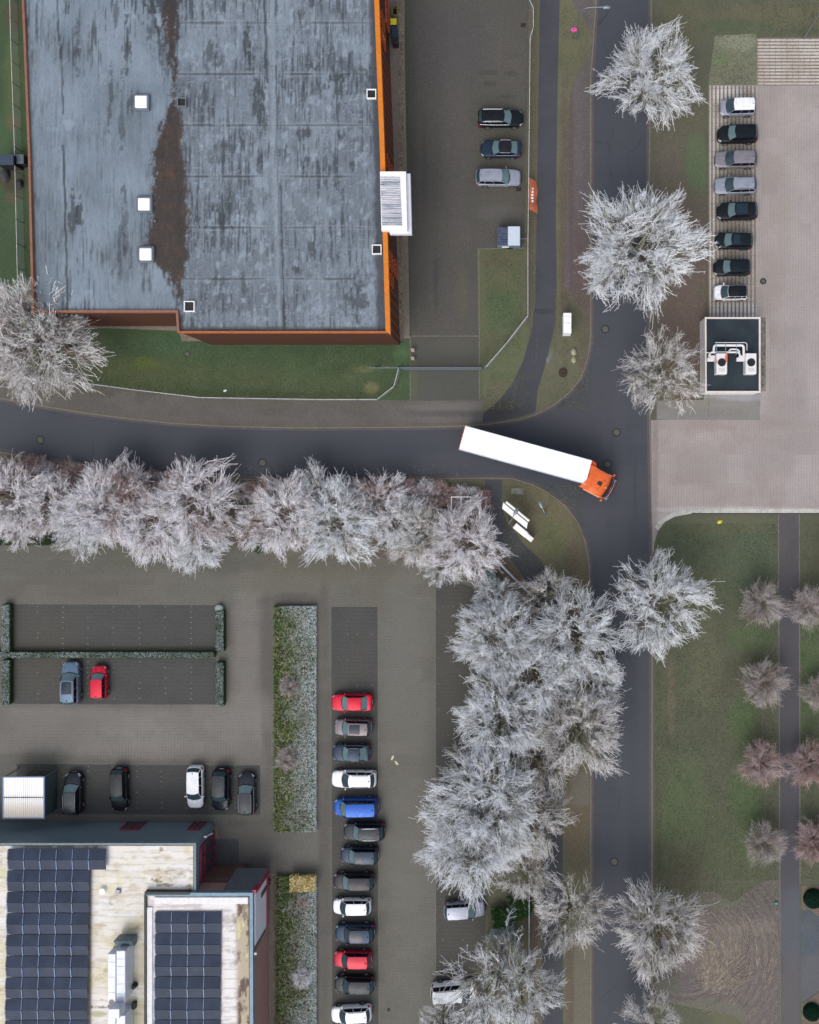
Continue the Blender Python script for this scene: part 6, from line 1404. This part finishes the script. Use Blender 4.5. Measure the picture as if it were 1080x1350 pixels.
hedge('long thin frosted hedge lying between the two rows of bays', -40, 859.5, 283, 866.5, .7, m_hedgeg, m_hedgef, dens=300)
hedge('short upright hedge at the right end of the upper empty bays', 285.5, 806, 295.5, 858, .75, m_hedgeg, m_hedgef); hedge('short upright hedge at the right end of the bays with two parked cars', 285.5, 873, 295.5, 930, .75, m_hedgeg, m_hedgef)
hedge('short upright hedge at the left edge beside the upper empty bays', 4, 797, 14, 858, .75, m_hedgeg, m_hedgef); hedge('short upright hedge at the left edge beside the two parked cars', 4, 870, 14, 928, .75, m_hedgeg, m_hedgef)
hedge('dark green hedge at the left edge under the frosted trees', -40, 706, 125, 718, 1.2, m_hedgeg, m_hedgeg)
mb = MB(); mb.cyl((0, 0, 0), .42, .5, 16); mb.cyl((0, 0, .5), .3, .05, 12); single('planter', 'round pale tub at the top of the right-hand hedge', 'planter', mb, m_hedgef, 290.5, 802, .1)
# planted beds: low frosted ground cover
def bedcol(n):
    return None
def bed_mat(name, cx, w, edge=None):
    t = NT(name, .85, 0, .2); sp = t.n('SeparateXYZ'); t.l(t.pos(), sp.inputs[0])
    f = t.noise(.30, 4, .6); g = t.noise(3.0, 3, .75)
    x = t.math('MULTIPLY', t.math('SUBTRACT', sp.outputs[0], W2(cx, 0)[0]), .5/w)   # -.5 .. .5 across
    k = t.math('ADD', t.math('ADD', t.math('MULTIPLY', f, .5), t.math('MULTIPLY', g, .45)), t.math('MULTIPLY', x, .35))
    k = t.math('ADD', k, t.math('MULTIPLY', t.ss(sp.outputs[1], W2(0, 860)[1], W2(0, 805)[1]), .12))
    gr = t.mix(C(104, 124, 72), C(136, 146, 92), t.ss(t.noise(.9, 3, .6), .4, .6)); gr = t.mix(gr, C(64, 80, 54), t.ss(g, .5, .35)); gr = t.mix(gr, C(120, 112, 100), t.ss(t.noise(.45, 3, .6), .55, .68))
    return t.out(t.mix(gr, C(200, 210, 210), t.ss(k, .40, .66)))
def bed(label, u0, v0, u1, v1, h, dens=330):
    a = W2(u0, v0, h); b = W2(u1, v1, h); cx, cy = (a[0]+b[0])/2, (a[1]+b[1])/2; lx_, ly_ = abs(b[0]-a[0]), abs(b[1]-a[1])
    r = empty('planted_bed', (cx, cy, .1)); tag(r, label, 'planted bed', 'planted beds beside the long column of cars')
    nx, ny = int(lx_/.25), int(ly_/.25); g = np.random.default_rng(int(v0)); X, Y = np.meshgrid(np.linspace(-lx_/2+.05, lx_/2-.05, nx), np.linspace(-ly_/2+.05, ly_/2-.05, ny))
    Z = (h-.16)*np.ones_like(X)+.22*(fbm(X, Y, 1.2, 1.6, 5)-.5); e = np.minimum(np.minimum(X+lx_/2, lx_/2-X), np.minimum(Y+ly_/2, ly_/2-Y)); Z = np.where(e < .1, 0.0, Z)
    idx = np.arange(nx*ny).reshape(ny, nx); F_ = np.stack([idx[:-1, :-1], idx[:-1, 1:], idx[1:, 1:], idx[1:, :-1]], -1).reshape(-1, 4)
    mesh_np('soil', np.stack([X.ravel(), Y.ravel(), Z.ravel()], 1), F_, plain('bed_soil', C(66, 70, 46), .95, var=.4), r)
    n = int(lx_*ly_*dens); px = g.uniform(-lx_/2, lx_/2, n); py = g.uniform(-ly_/2, ly_/2, n); pz = h-.12+.22*(fbm(px, py, 1.2, 1.6, 5)-.5)+g.uniform(-.05, .12, n)
    edge = g.random(n) < .22; s = g.integers(0, 4, n)
    px = np.where(edge & (s == 0), lx_/2+g.normal(0, .04, n), px); px = np.where(edge & (s == 1), -lx_/2+g.normal(0, .04, n), px); py = np.where(edge & (s == 2), ly_/2, py); py = np.where(edge & (s == 3), -ly_/2, py); pz = np.where(edge, g.uniform(0, h, n), pz)
    V_, F_ = leaf_soup(np.stack([px, py, pz], 1), .10, 3, .7); mesh_np('ground_cover', V_, F_, bed_mat('bed_ground_cover', (u0+u1)/2, lx_/2), r)
    # arching pale stems
    mb = MB(); random.seed(int(v0)); 
    for i in range(int(lx_*ly_*7)):
        x_, y_ = random.uniform(-lx_/2+.3, lx_/2-.5), random.uniform(-ly_/2+.2, ly_/2-.2); a_ = random.uniform(0, 6.28); L_ = random.uniform(.25, .6); z_ = h-.05
        mb.tube([(x_, y_, z_), (x_+math.cos(a_)*L_*.5, y_+math.sin(a_)*L_*.5, z_+.14), (x_+math.cos(a_+.6)*L_, y_+math.sin(a_+.6)*L_, z_+.06)], .014, 3, False)
    o = mb.build('pale_stems', plain('frosted_stem', C(190, 188, 170), .8), r); tag(o, kind='stuff'); return r
bed('long frosted green planted strip left of the upper long column of cars', 361, 800, 416, 1096, .55)
bed('planted strip with yellowish corner beside the plum office wall', 364, 1156, 416, 1420, .55)
m_yel = frost_mat('yellow_plumes', C(228, 214, 160), C(188, 158, 92), .35, .6, .8, 4)
g = np.random.default_rng(3); n = 1800; P = np.stack([g.uniform(-1.35, 1.35, n), g.uniform(-.85, .8, n), g.uniform(.1, .75, n)], 1); V_, F_ = leaf_soup(P, .13, 5)
x, y, _ = W(400, 1163, .9); o = mesh_np('ornamental_grass', V_, F_, m_yel); o.location = (x, y, .7); tag(o, 'clump of yellow frosted ornamental grass at the corner of the planted strip', 'ornamental grass')
# ---------------------------------------------------------------- trees
def norm(a): return a/np.maximum(np.linalg.norm(a, axis=1, keepdims=True), 1e-9)
def tubes(Pts, rad, sides):
    """Pts (n,k,3), rad (n,k) -> V,F"""
    n, k, _ = Pts.shape; d = np.empty_like(Pts); d[:, 1:-1] = Pts[:, 2:]-Pts[:, :-2]; d[:, 0] = Pts[:, 1]-Pts[:, 0]; d[:, -1] = Pts[:, -1]-Pts[:, -2]
    d = d/np.maximum(np.linalg.norm(d, axis=2, keepdims=True), 1e-9)
    up = np.zeros_like(d); up[..., 2] = 1; m = np.abs(d[..., 2]) > .9; up[m] = (1, 0, 0)
    a = np.cross(d, up); a /= np.maximum(np.linalg.norm(a, axis=2, keepdims=True), 1e-9); b = np.cross(d, a)
    t_ = np.arange(sides)*2*np.pi/sides
    V_ = Pts[:, :, None, :]+rad[:, :, None, None]*(a[:, :, None, :]*np.cos(t_)[None, None, :, None]+b[:, :, None, :]*np.sin(t_)[None, None, :, None])
    idx = np.arange(n*k*sides).reshape(n, k, sides); nx_ = np.roll(idx, -1, axis=2)
    F_ = np.stack([idx[:, :-1], nx_[:, :-1], nx_[:, 1:], idx[:, 1:]], -1).reshape(-1, 4)
    return V_.reshape(-1, 3), F_
def make_tree(seed, Rc, Ht, counts=(13, 75, 480, 2800), twigs=5, tl=.5, rad=(.15, .075, .036, .020, .011), tr=.22, z0=.3, flat=1.0, open_=0.0, start=.32):
    """crown filled level by level: every node of a level hangs on the nearest node of the level before it"""
    g = np.random.default_rng(seed)
    def lobes(a): return .97+.11*np.sin(3*a+seed)+.09*np.sin(5*a+2.3*seed)+.08*np.sin(8*a+1.7*seed)+.06*np.sin(13*a+seed)+.04*np.sin(21*a+2*seed)
    zt = Ht*z0
    def pts(n, f0, f1, zlo):
        a = g.uniform(0, 2*np.pi, n); q = f0+(f1-f0)*np.sqrt(g.uniform(0, 1, n)); r_ = q*Rc*lobes(a)
        dome = np.sqrt(np.clip(1-(q*.93)**2, 0, 1)); z = zt+(Ht-zt)*dome*g.uniform(zlo, 1, n)*(.55+.45*f1)-(Ht*.06)*(q > .8)*g.uniform(0, 1, n)
        return np.stack([r_*np.cos(a), r_*np.sin(a), z], 1)
    if open_ > 0:
        hol = pts(14, .2, 1.0, .3); 
    k = 6; tp = np.zeros((1, k, 3)); tp[0, :, 2] = np.linspace(0, Ht*(z0+.12), k); tp[0, 1:, :2] += np.cumsum(g.normal(0, .05, (k-1, 2)), 0)
    out_w = [tubes(tp, np.linspace(tr*1.25, tr*.6, k)[None, :], 8)]; out_t = []
    PC, PD = tp[:, :, :], None
    par = tp
    F0 = [(.22, .55, .6), (.2, .80, .5), (.12, .93, .42), (.0, 1.0, .38)]
    for lv, n in enumerate(counts):
        T = pts(n, *F0[lv])
        if lv == 0:
            a = np.arange(n)*2*np.pi/n+g.normal(0, .18, n); r_ = Rc*g.uniform(.3, .55, n)*lobes(a); r_[:2] *= .2; T = np.stack([r_*np.cos(a), r_*np.sin(a), zt+(Ht-zt)*g.uniform(.3, .6, n)], 1); T[:2, 2] = Ht*.8
        if lv == 3:      # end branches gather in tufts round the branches before them
            q_ = g.integers(0, len(par), n); T2 = par[q_, -1]+g.normal(0, Rc*.062, (n, 3))+norm(par[q_, -1]-np.array([0, 0, Ht*z0]))*g.uniform(0, Rc*.11, (n, 1)); T = np.where(g.random((n, 1)) < .93, T2, T)
        if open_ > 0 and lv >= 2:
            d_ = np.linalg.norm(T[:, None, :2]-hol[None, :, :2], axis=2).min(1); T = T[(d_ > open_*Rc) | (g.random(len(T)) < .25)]; n = len(T)
        # nearest parent end (biased so that parents lie inwards)
        ends = par[:, -1]; best = np.empty(n, int); pull = T*np.array([.86, .86, .9])
        for c in range(0, n, 2000): best[c:c+2000] = ((pull[c:c+2000, None]-ends[None])**2).sum(2).argmin(1)
        kk = par.shape[1]; t_ = g.uniform(start, 1, n)*(kk-1) if lv else g.uniform(.55, 1, n)*(kk-1)
        i0 = np.minimum(t_.astype(int), kk-2); w_ = (t_-i0)[:, None]; A = par[best, i0]*(1-w_)+par[best, i0+1]*w_; D = norm(par[best, i0+1]-par[best, i0])
        L = np.linalg.norm(T-A, axis=1, keepdims=True)
        M_ = A+D*L*.30+g.normal(0, .11, (n, 3))*L; ks = (7, 6, 5, 4)[lv]; t2 = np.linspace(0, 1, ks)[None, :, None]
        P = A[:, None]*(1-t2)**2+2*M_[:, None]*t2*(1-t2)+T[:, None]*t2**2; P[:, 1:] += g.normal(0, (.02, .03, .05, .075)[lv], P[:, 1:].shape)*L[:, None]
        r0, r1 = rad[lv], rad[lv+1]; rr = (r0+(r1-r0)*t2[..., 0])*np.clip(L/np.median(L), .75, 1.3)
        (out_w if lv < 3 else out_t).append(tubes(P, rr, (6, 5, 4, 3)[lv])); par = P
    # fine twigs along the last two levels
    m, kk, _ = par.shape; c = twigs; t_ = g.uniform(.15, 1, (m, c))*(kk-1); i0 = np.minimum(t_.astype(int), kk-2); w_ = (t_-i0)[..., None]; rw = np.arange(m)[:, None]
    A = (par[rw, i0]*(1-w_)+par[rw, i0+1]*w_).reshape(-1, 3); D = norm((par[rw, i0+1]-par[rw, i0]).reshape(-1, 3))
    ctr = np.array([0, 0, Ht*z0]); o_ = norm(A-ctr); d = norm(D*.45+o_*.22+g.normal(0, .72, A.shape)*np.array([1, 1, .7])); L = tl*g.uniform(.4, 1.2, (len(A), 1))
    P = np.stack([A, A+d*L*.5+g.normal(0, .04, A.shape)*L, A+norm(d+g.normal(0, .25, A.shape))*L], 1)
    rr = np.broadcast_to(np.array([1.0, .9, .55])*rad[4], (len(A), 3)); out_t.append(tubes(P, rr, 3))
    def cat(o):
        V_, F_ = [], []; b = 0
        for v_, f_ in o: V_.append(v_); F_.append(f_+b); b += len(v_)
        return np.concatenate(V_), np.concatenate(F_)
    return cat(out_w), cat(out_t)
m_barkg = frost_mat('mossy_frosted_bark', C(176, 172, 160), C(96, 88, 66), .35, .65, .6, 3, C(110, 112, 58))
m_barkb = frost_mat('brown_frosted_bark', C(184, 172, 166), C(112, 92, 80), .35, .65, .6, 3)
M_TW = {'white': frost_mat('frosted_twigs_white', FROST, C(146, 134, 124), .32, .49, .5, 2.4),
        'warm': frost_mat('frosted_twigs_warm', (.90, .89, .90, 1), C(140, 122, 104), .36, .54, .5, 2.4),
        'pink': frost_mat('frosted_twigs_pink', (.94, .93, .98, 1), C(178, 144, 136), .36, .50, .22, 2),
        'grey': frost_mat('frosted_twigs_grey', C(236, 230, 232), C(178, 162, 154), .34, .62, .5, 2),
        'brown': frost_mat('frosted_twigs_brown', C(236, 214, 220), C(188, 148, 138), .36, .62, .5, 2)}
TV = {}
def variant(kind):
    if kind in TV: return TV[kind]
    a, b = kind
    if a == 'big': w, t_ = make_tree(b, 6.0, 11.0, (12, 62, 330, 2100), 6, .27, (.14, .07, .034, .020, .0115), open_=.08)
    elif a == 'dense': w, t_ = make_tree(b, 6.0, 11.0, (14, 78, 420, 2900), 6, .27, (.14, .07, .036, .021, .0118), open_=.06)
    elif a == 'open': w, t_ = make_tree(b, 5.0, 9.5, (9, 46, 220, 1150), 6, .27, (.12, .058, .028, .016, .0098), open_=.12)
    elif a == 'airy': w, t_ = make_tree(b, 6.0, 11.0, (10, 42, 190, 950), 6, .28, (.15, .07, .034, .020, .0110), open_=.13)
    elif a == 'sparse': w, t_ = make_tree(b, 6.0, 11.0, (10, 36, 120, 480), 6, .30, (.13, .06, .034, .020, .0105), open_=.17)
    elif a == 'small': w, t_ = make_tree(b, 3.1, 4.2, (14, 70, 360, 1200), 4, .22, (.05, .03, .017, .010, .006), tr=.09, z0=.3, start=.05)
    else: w, t_ = make_tree(b, 1.6, 1.8, (12, 60, 240, 700), 3, .24, (.03, .018, .012, .008, .006), tr=.04, z0=.08, start=.05)
    TV[kind] = (w, t_, {}); return TV[kind]
def tree(u, v, rpx, kind, tw, label, group, bark=None, name='frosted_tree', cat='tree', zs=1.0):
    w, t_, cache = variant(kind); base = {'big': (6., 11.), 'dense': (6., 11.), 'open': (5., 9.5), 'airy': (6., 11.), 'sparse': (6., 11.), 'small': (3.1, 4.2), 'bush': (1.6, 1.8)}[kind[0]]
    s = rpx/S/base[0]/1.04; h = base[1]*s*zs
    s = s*(1-.5*h/H); x, y, _ = W(u, v, h*.55); r = empty(name, (x, y, .08), random.uniform(0, 6.28)); r.scale = (s, s, s*zs); tag(r, label, cat, group)
    bark = bark or m_barkg
    for nm, dat, mt in (('trunk', w, bark), ('crown', t_, M_TW[tw])):
        key = (nm, mt.name)
        if key not in cache: 
            o = mesh_np(nm, dat[0], dat[1], mt, r); cache[key] = o.data
        else:
            o = bpy.data.objects.new(nm, cache[key]); COL.objects.link(o); o.parent = r
    return r
random.seed(21)
GS = 'large frosted trees along the main road'; GH = 'frosted trees of the hedgerow below the curved road'; GM = 'frosted trees between the car park and the main road'; GP = 'small twiggy trees beside the footpath'
tree(858, 98, 68, ('big', 1), 'white', 'white frosted tree overhanging the road at the top, right of the main road', GS)
tree(845, 325, 86, ('dense', 2), 'white', 'biggest white frosted tree right of the main road, left of the black hatchbacks', GS)
tree(874, 490, 60, ('open', 3), 'warm', 'thin grey-white tree touching the left wall of the plant hut', GS)
tree(870, 797, 70, ('big', 4), 'white', 'isolated bright white tree on the edge of the lower lawn', GS)
tree(868, 1226, 65, ('big', 5), 'warm', 'grey-white tree between the main road and the mulch heap', GS)
tree(858, 1352, 48, ('open', 6), 'warm', 'bare pale tree cut by the bottom edge right of the main road', GS)
tree(42, 446, 92, ('dense', 7), 'warm', 'grey-brown frosted tree at the left edge covering the warehouse corner', None, m_barkb)
for (u, v, r_, k, tw, lb) in ((656, 842, 60, ('dense', 8), 'white', 'dense white tree at the upper left of the central clump'), (758, 842, 68, ('big', 1), 'white', 'white tree at the upper right of the central clump, reaching over the road'),
                              (700, 885, 62, ('big', 4), 'white', 'white tree in the middle of the central clump'), (660, 948, 66, ('dense', 2), 'white', 'dense white tree at the lower left of the central clump'), (764, 962, 66, ('big', 5), 'warm', 'brown-white tree at the lower right of the central clump'),
                              (642, 1058, 78, ('dense', 8), 'white', 'broad white tree above the silver hatchback'), (618, 1112, 72, ('dense', 2), 'white', 'bluish-white tree overhanging the column of empty bays, just left above the silver hatchback'), (700, 1080, 58, ('open', 3), 'warm', 'brownish thin tree right of the broad white one'),
                              (752, 1203, 56, ('open', 6), 'warm', 'open spreading tree on the verge beside the lower main road'), (656, 1300, 80, ('sparse', 9), 'white', 'frosted tree over the white van at the bottom'), (582, 1352, 40, ('sparse', 9), 'white', 'frosted tree cut by the bottom edge below the white van'), (660, 1262, 34, ('open', 6), 'warm', 'small frosted tree against the pale fence above the white van'), (690, 1305, 56, ('open', 3), 'white', 'smaller frosted tree right of the white van'),
                              (722, 785, 40, ('airy', 9), 'warm', 'sparse leaning tree above the central clump by the dark path'), (712, 1000, 54, ('airy', 9), 'warm', 'sparse brownish tree at the bottom of the central clump'), (775, 900, 50, ('open', 3), 'white', 'narrow white tree on the road side of the central clump'), (620, 1010, 40, ('open', 6), 'warm', 'small thin tree between the central clump and the broad white one'), (655, 790, 34, ('open', 3), 'white', 'small white tree at the top left of the central clump'), (692, 1150, 40, ('open', 6), 'warm', 'thin tree against the pale fence right of the silver hatchback')):
    tree(u, v, r_, k, tw, lb, GM)
for i, (u, v, r_, k, tw, lb) in enumerate(((12, 655, 52, ('big', 5), 'pink', 'first hedgerow tree from the left, cut by the edge'), (70, 668, 46, ('open', 3), 'pink', 'second hedgerow tree from the left, thin and brownish'), (140, 668, 56, ('dense', 7), 'pink', 'third hedgerow tree from the left'),
                              (200, 690, 52, ('dense', 8), 'pink', 'fourth hedgerow tree from the left, bulging over the car park'), (255, 662, 60, ('big', 1), 'pink', 'fifth hedgerow tree from the left, reaching over the road'), (262, 715, 40, ('dense', 7), 'white', 'low white tree bulging furthest down into the car park'), (380, 678, 54, ('big', 4), 'pink', 'first hedgerow tree right of the brown gap'),
                              (445, 690, 56, ('dense', 2), 'white', 'whitest hedgerow tree above the planted strips'), (498, 665, 44, ('open', 6), 'pink', 'hedgerow tree with brown twigs right of the whitest one'), (555, 705, 44, ('big', 5), 'warm', 'hedgerow tree left of the framed shelter, bending down'), (612, 715, 52, ('big', 1), 'pink', 'last hedgerow tree on the right beside the dark path'), (585, 745, 30, ('open', 3), 'white', 'small bluish frosted tree under the last hedgerow trees'), (108, 690, 44, ('big', 4), 'white', 'low white tree bulging over the dark green hedge'), (165, 650, 44, ('big', 1), 'pink', 'frosted tree near the kerb between the third and fourth hedgerow trees'), (418, 655, 40, ('big', 5), 'white', 'white tree near the kerb above the whitest hedgerow tree'), (345, 690, 38, ('open', 6), 'pink', 'narrow frosted tree leaning into the brown gap'), (525, 690, 40, ('big', 4), 'white', 'white tree right of the thin brown-twigged hedgerow tree'), (30, 690, 34, ('open', 6), 'pink', 'low brownish tree above the dark hedge at the left edge'))):
    tree(u, v, r_*1.08, k, tw, lb, GH, m_barkb if tw == 'pink' else None, zs=.72)
for (u, v, r_, tw, lb) in ((1005, 797, 36, 'grey', 'round grey twiggy tree left of the footpath, first from the top'), (1066, 800, 34, 'grey', 'round grey twiggy tree right of the footpath, first from the top'), (1007, 901, 38, 'grey', 'round grey twiggy tree left of the footpath, second from the top'),
                           (1078, 912, 27, 'grey', 'twiggy tree cut by the right edge, second from the top'), (1004, 1006, 37, 'brown', 'reddish twiggy tree left of the footpath'), (1068, 1008, 36, 'brown', 'reddish twiggy tree right of the footpath'), (1009, 1112, 34, 'grey', 'pale grey twiggy tree just above the mulch heap')):
    tree(u, v, r_*.94, ('small', 11 if u < 1030 else 12), tw, lb, GP, m_barkb)
tree(1074, 1110, 32, ('small', 12), 'brown', 'dense copper-brown bush-like tree at the right edge', GP, m_barkb)
for i, (u, v, r_, tw, lb) in enumerate(((381, 905, 16, 'grey', 'grey twiggy shrub in the middle of the long planted strip'), (378, 1001, 18, 'grey', 'grey twiggy shrub lower in the long planted strip'), (400, 1190, 10, 'brown', 'low brown shrub just below the yellow grass clump'), (398, 1290, 16, 'white', 'frosted shrub low in the strip beside the plum wall'))):
    tree(u, v, r_, ('bush', 13), tw, lb, 'shrubs in the planted beds', m_barkb, 'shrub', 'shrub')
# brushwood along the kerb of the hedgerow: one shrub each
random.seed(33)
posn = []
for i, u in enumerate(range(8, 650, 17)):
    v = np.interp(u, [0, 110, 200, 300, 420, 540, 650], [610, 627, 637, 646, 648, 646, 660])+random.uniform(-1, 6); posn.append((u+random.uniform(-5, 5), v+random.uniform(-3, 3), random.uniform(13, 23)))
for i, (u, v, r_) in enumerate(posn):
    tree(u, v, r_, ('bush', 13 if i % 2 else 14), 'brown' if i % 3 else 'pink', 'low brown brushwood shrub in the unbroken fringe between the road kerb and the hedgerow trees', 'brushwood shrubs along the hedgerow kerb', m_barkb, 'brushwood_shrub', 'shrub')
# evergreen undergrowth below the silver hatchback
m_ever = frost_mat('evergreen_leaves', C(150, 168, 160), C(48, 78, 34), .52, .74, .5, 2)
def evergreen(u, v, rpx, h, label, seed, m_=m_ever, n=5200, name='evergreen_shrub', size=.11):
    g = np.random.default_rng(seed); rr = rpx/S; a = g.uniform(0, 6.28, n); c = g.uniform(0, 1, n); rad = rr*(c**.5)*(1+.18*np.sin(3*a+seed)+.1*np.sin(8*a)); zz = h*np.sqrt(np.clip(1-(rad/rr/1.25)**2, 0, 1))*g.uniform(.75, 1.05, n)
    V_, F_ = leaf_soup(np.stack([rad*np.cos(a), rad*np.sin(a), zz], 1), size, seed); x, y, _ = W(u, v, h*.6); r = empty(name, (x, y, .1)); tag(r, label, 'shrub', None); mesh_np('foliage', V_, F_, m_, r)
    mb = MB(); 
    for i in range(7): a_ = i*.9; mb.tube([(0, 0, 0), (math.cos(a_)*rr*.3, math.sin(a_)*rr*.3, h*.45), (math.cos(a_)*rr*.6, math.sin(a_)*rr*.6, h*.7)], .04, 5)
    mb.build('stems', m_barkb, r); return r
evergreen(662, 1210, 15, 1.4, 'dark green evergreen shrub just right of the silver hatchback', 1); evergreen(684, 1196, 18, 1.6, 'frost-dusted evergreen beside the pale fence above the white van', 2, m_hedgef if False else m_ever); evergreen(645, 770-4, 14, 1.0, 'small frosted shrub at the bend of the pale fence', 3, m_hedgef, 1500); evergreen(664, 1235, 20, 1.5, 'frosted evergreen shrub above the smaller bottom tree', 4, m_hedgef, 3500)
evergreen(520, 712, 14, 1.0, 'dark teal shrub under the hedgerow near the car park', 5, m_ever, 1400); evergreen(340, 716, 12, .9, 'green shrub in the brown gap of the hedgerow', 6, m_ever, 1200); evergreen(1088, 1109, 16, 1.6, 'copper leaved shrub at the right edge', 9, M_TW['brown'], 2500)
# topiary balls
m_top = frost_mat('topiary_leaves', C(92, 120, 112), C(22, 62, 44), .55, .8, .6, 5)
for (u, v, rr, lb) in ((1074, 1187, 1.05, 'round clipped topiary ball with pale frosted rim in the upper planting bed'), (1072, 1337, .95, 'round clipped green topiary ball in the lower planting bed')):
    g = np.random.default_rng(int(v)); n = 9000; d = norm(g.normal(size=(n, 3))); d[:, 2] = np.abs(d[:, 2]); P = d*rr*g.uniform(.93, 1.02, (n, 1)); P[:, 2] *= .9; V_, F_ = leaf_soup(P, .055, 4, 1)
    x, y, _ = W(u, v, .6); r = empty('topiary_ball', (x, y, .1)); tag(r, lb, 'topiary', 'topiary balls in the planting beds'); mesh_np('foliage', V_, F_, m_top, r); q = MB(); q.dome((0, 0, 0), rr*.94, rr*.94, rr*.84, 20, 8); q.build('core', plain('topiary_core', C(20, 46, 32), .9), r, smooth=True)
# scattered fine litter of the ground: leaves and pebbles on verges (uncountable)
def scatter(name, label, regions, n, size, mat, z=.112, seed=1):
    g = np.random.default_rng(seed); A = np.array([(b-a)*(d-c) for a, c, b, d in regions], float); pk = g.choice(len(regions), n, p=A/A.sum()); Rg = np.array(regions, float)[pk]
    u = g.uniform(Rg[:, 0], Rg[:, 2]); v = g.uniform(Rg[:, 1], Rg[:, 3]); P = np.stack([(u-540)/S, (675-v)/S, np.full(n, z)+g.uniform(0, .02, n)], 1); V_, F_ = leaf_soup(P, size, seed, .25)
    o = mesh_np(name, V_, F_, mat); tag(o, label, 'leaf litter', kind='stuff')
scatter('fallen_leaves', 'pale and brown fallen leaves scattered over the verges and under the trees', [(742, 100, 776, 520), (864, 120, 930, 550), (744, 760, 776, 1345), (645, 780, 712, 1340), (866, 1150, 1020, 1200), (20, 612, 620, 640), (640, 640, 760, 740), (700, 20, 709, 480)], 16000, .055, frost_mat('leaf_litter_mix', C(170, 158, 140), C(92, 66, 50), .42, .58, 1.5, 9), seed=5)
scatter('fallen_leaves', 'sparse pale leaves scattered over the car parks', [(500, 760, 640, 1345), (20, 740, 360, 795), (540, 20, 690, 440), (935, 560, 1075, 676)], 900, .05, frost_mat('pale_leaf_mix', C(180, 172, 150), C(110, 96, 80), .42, .58, 1.5, 9), seed=6)
scatter('frosted_grass_tufts', 'frosted tufts of grass on the lawns and verges', [(864, 690, 1024, 1160), (940, 46, 997, 110), (1000, 5, 1078, 46), (1056, 820, 1079, 1160), (110, 450, 520, 520), (640, 330, 688, 430)], 26000, .075, frost_mat('tuft_blades', C(130, 140, 116), C(72, 88, 50), .5, .75, .25, 5), seed=7)

scatter('pebbles', 'small pale pebbles lying in the strips round both buildings', [(526, -10, 532, 440), (245, 443, 535, 449), (122, 422, 230, 431), (30, 1089, 284, 1096), (318, 1153, 367, 1160), (361, 1160, 367, 1345), (1002, 420, 1009, 515)], 17000, .06, frost_mat('pebble_mix', C(196, 178, 156), C(96, 82, 70), .40, .60, 3, 12), z=.125, seed=11)
scatter('road_grit', 'fine pale grit and leaf crumbs along the road edges', [(780, 60, 786, 520), (850, 10, 856, 1340), (780, 760, 786, 1340), (100, 556, 500, 562), (150, 622, 620, 632), (780, 440, 800, 700), (5, 530, 120, 545)], 5200, .035, frost_mat('grit_mix', C(150, 144, 134), C(84, 76, 68), .42, .58, 3, 12), z=.006, seed=12)
scatter('grass_blades', 'fine darker and paler blades in the green lawns', [(5, 440, 530, 524), (862, 690, 1026, 1200), (642, 490, 700, 540), (640, 330, 690, 470), (1056, 690, 1080, 1160), (864, 0, 1080, 48), (740, 10, 776, 100), (730, 380, 776, 540), (664, 640, 770, 760)], 90000, .06, frost_mat('blade_mix', C(128, 130, 100), C(66, 80, 50), .38, .60, .5, 14), z=.112, seed=13)
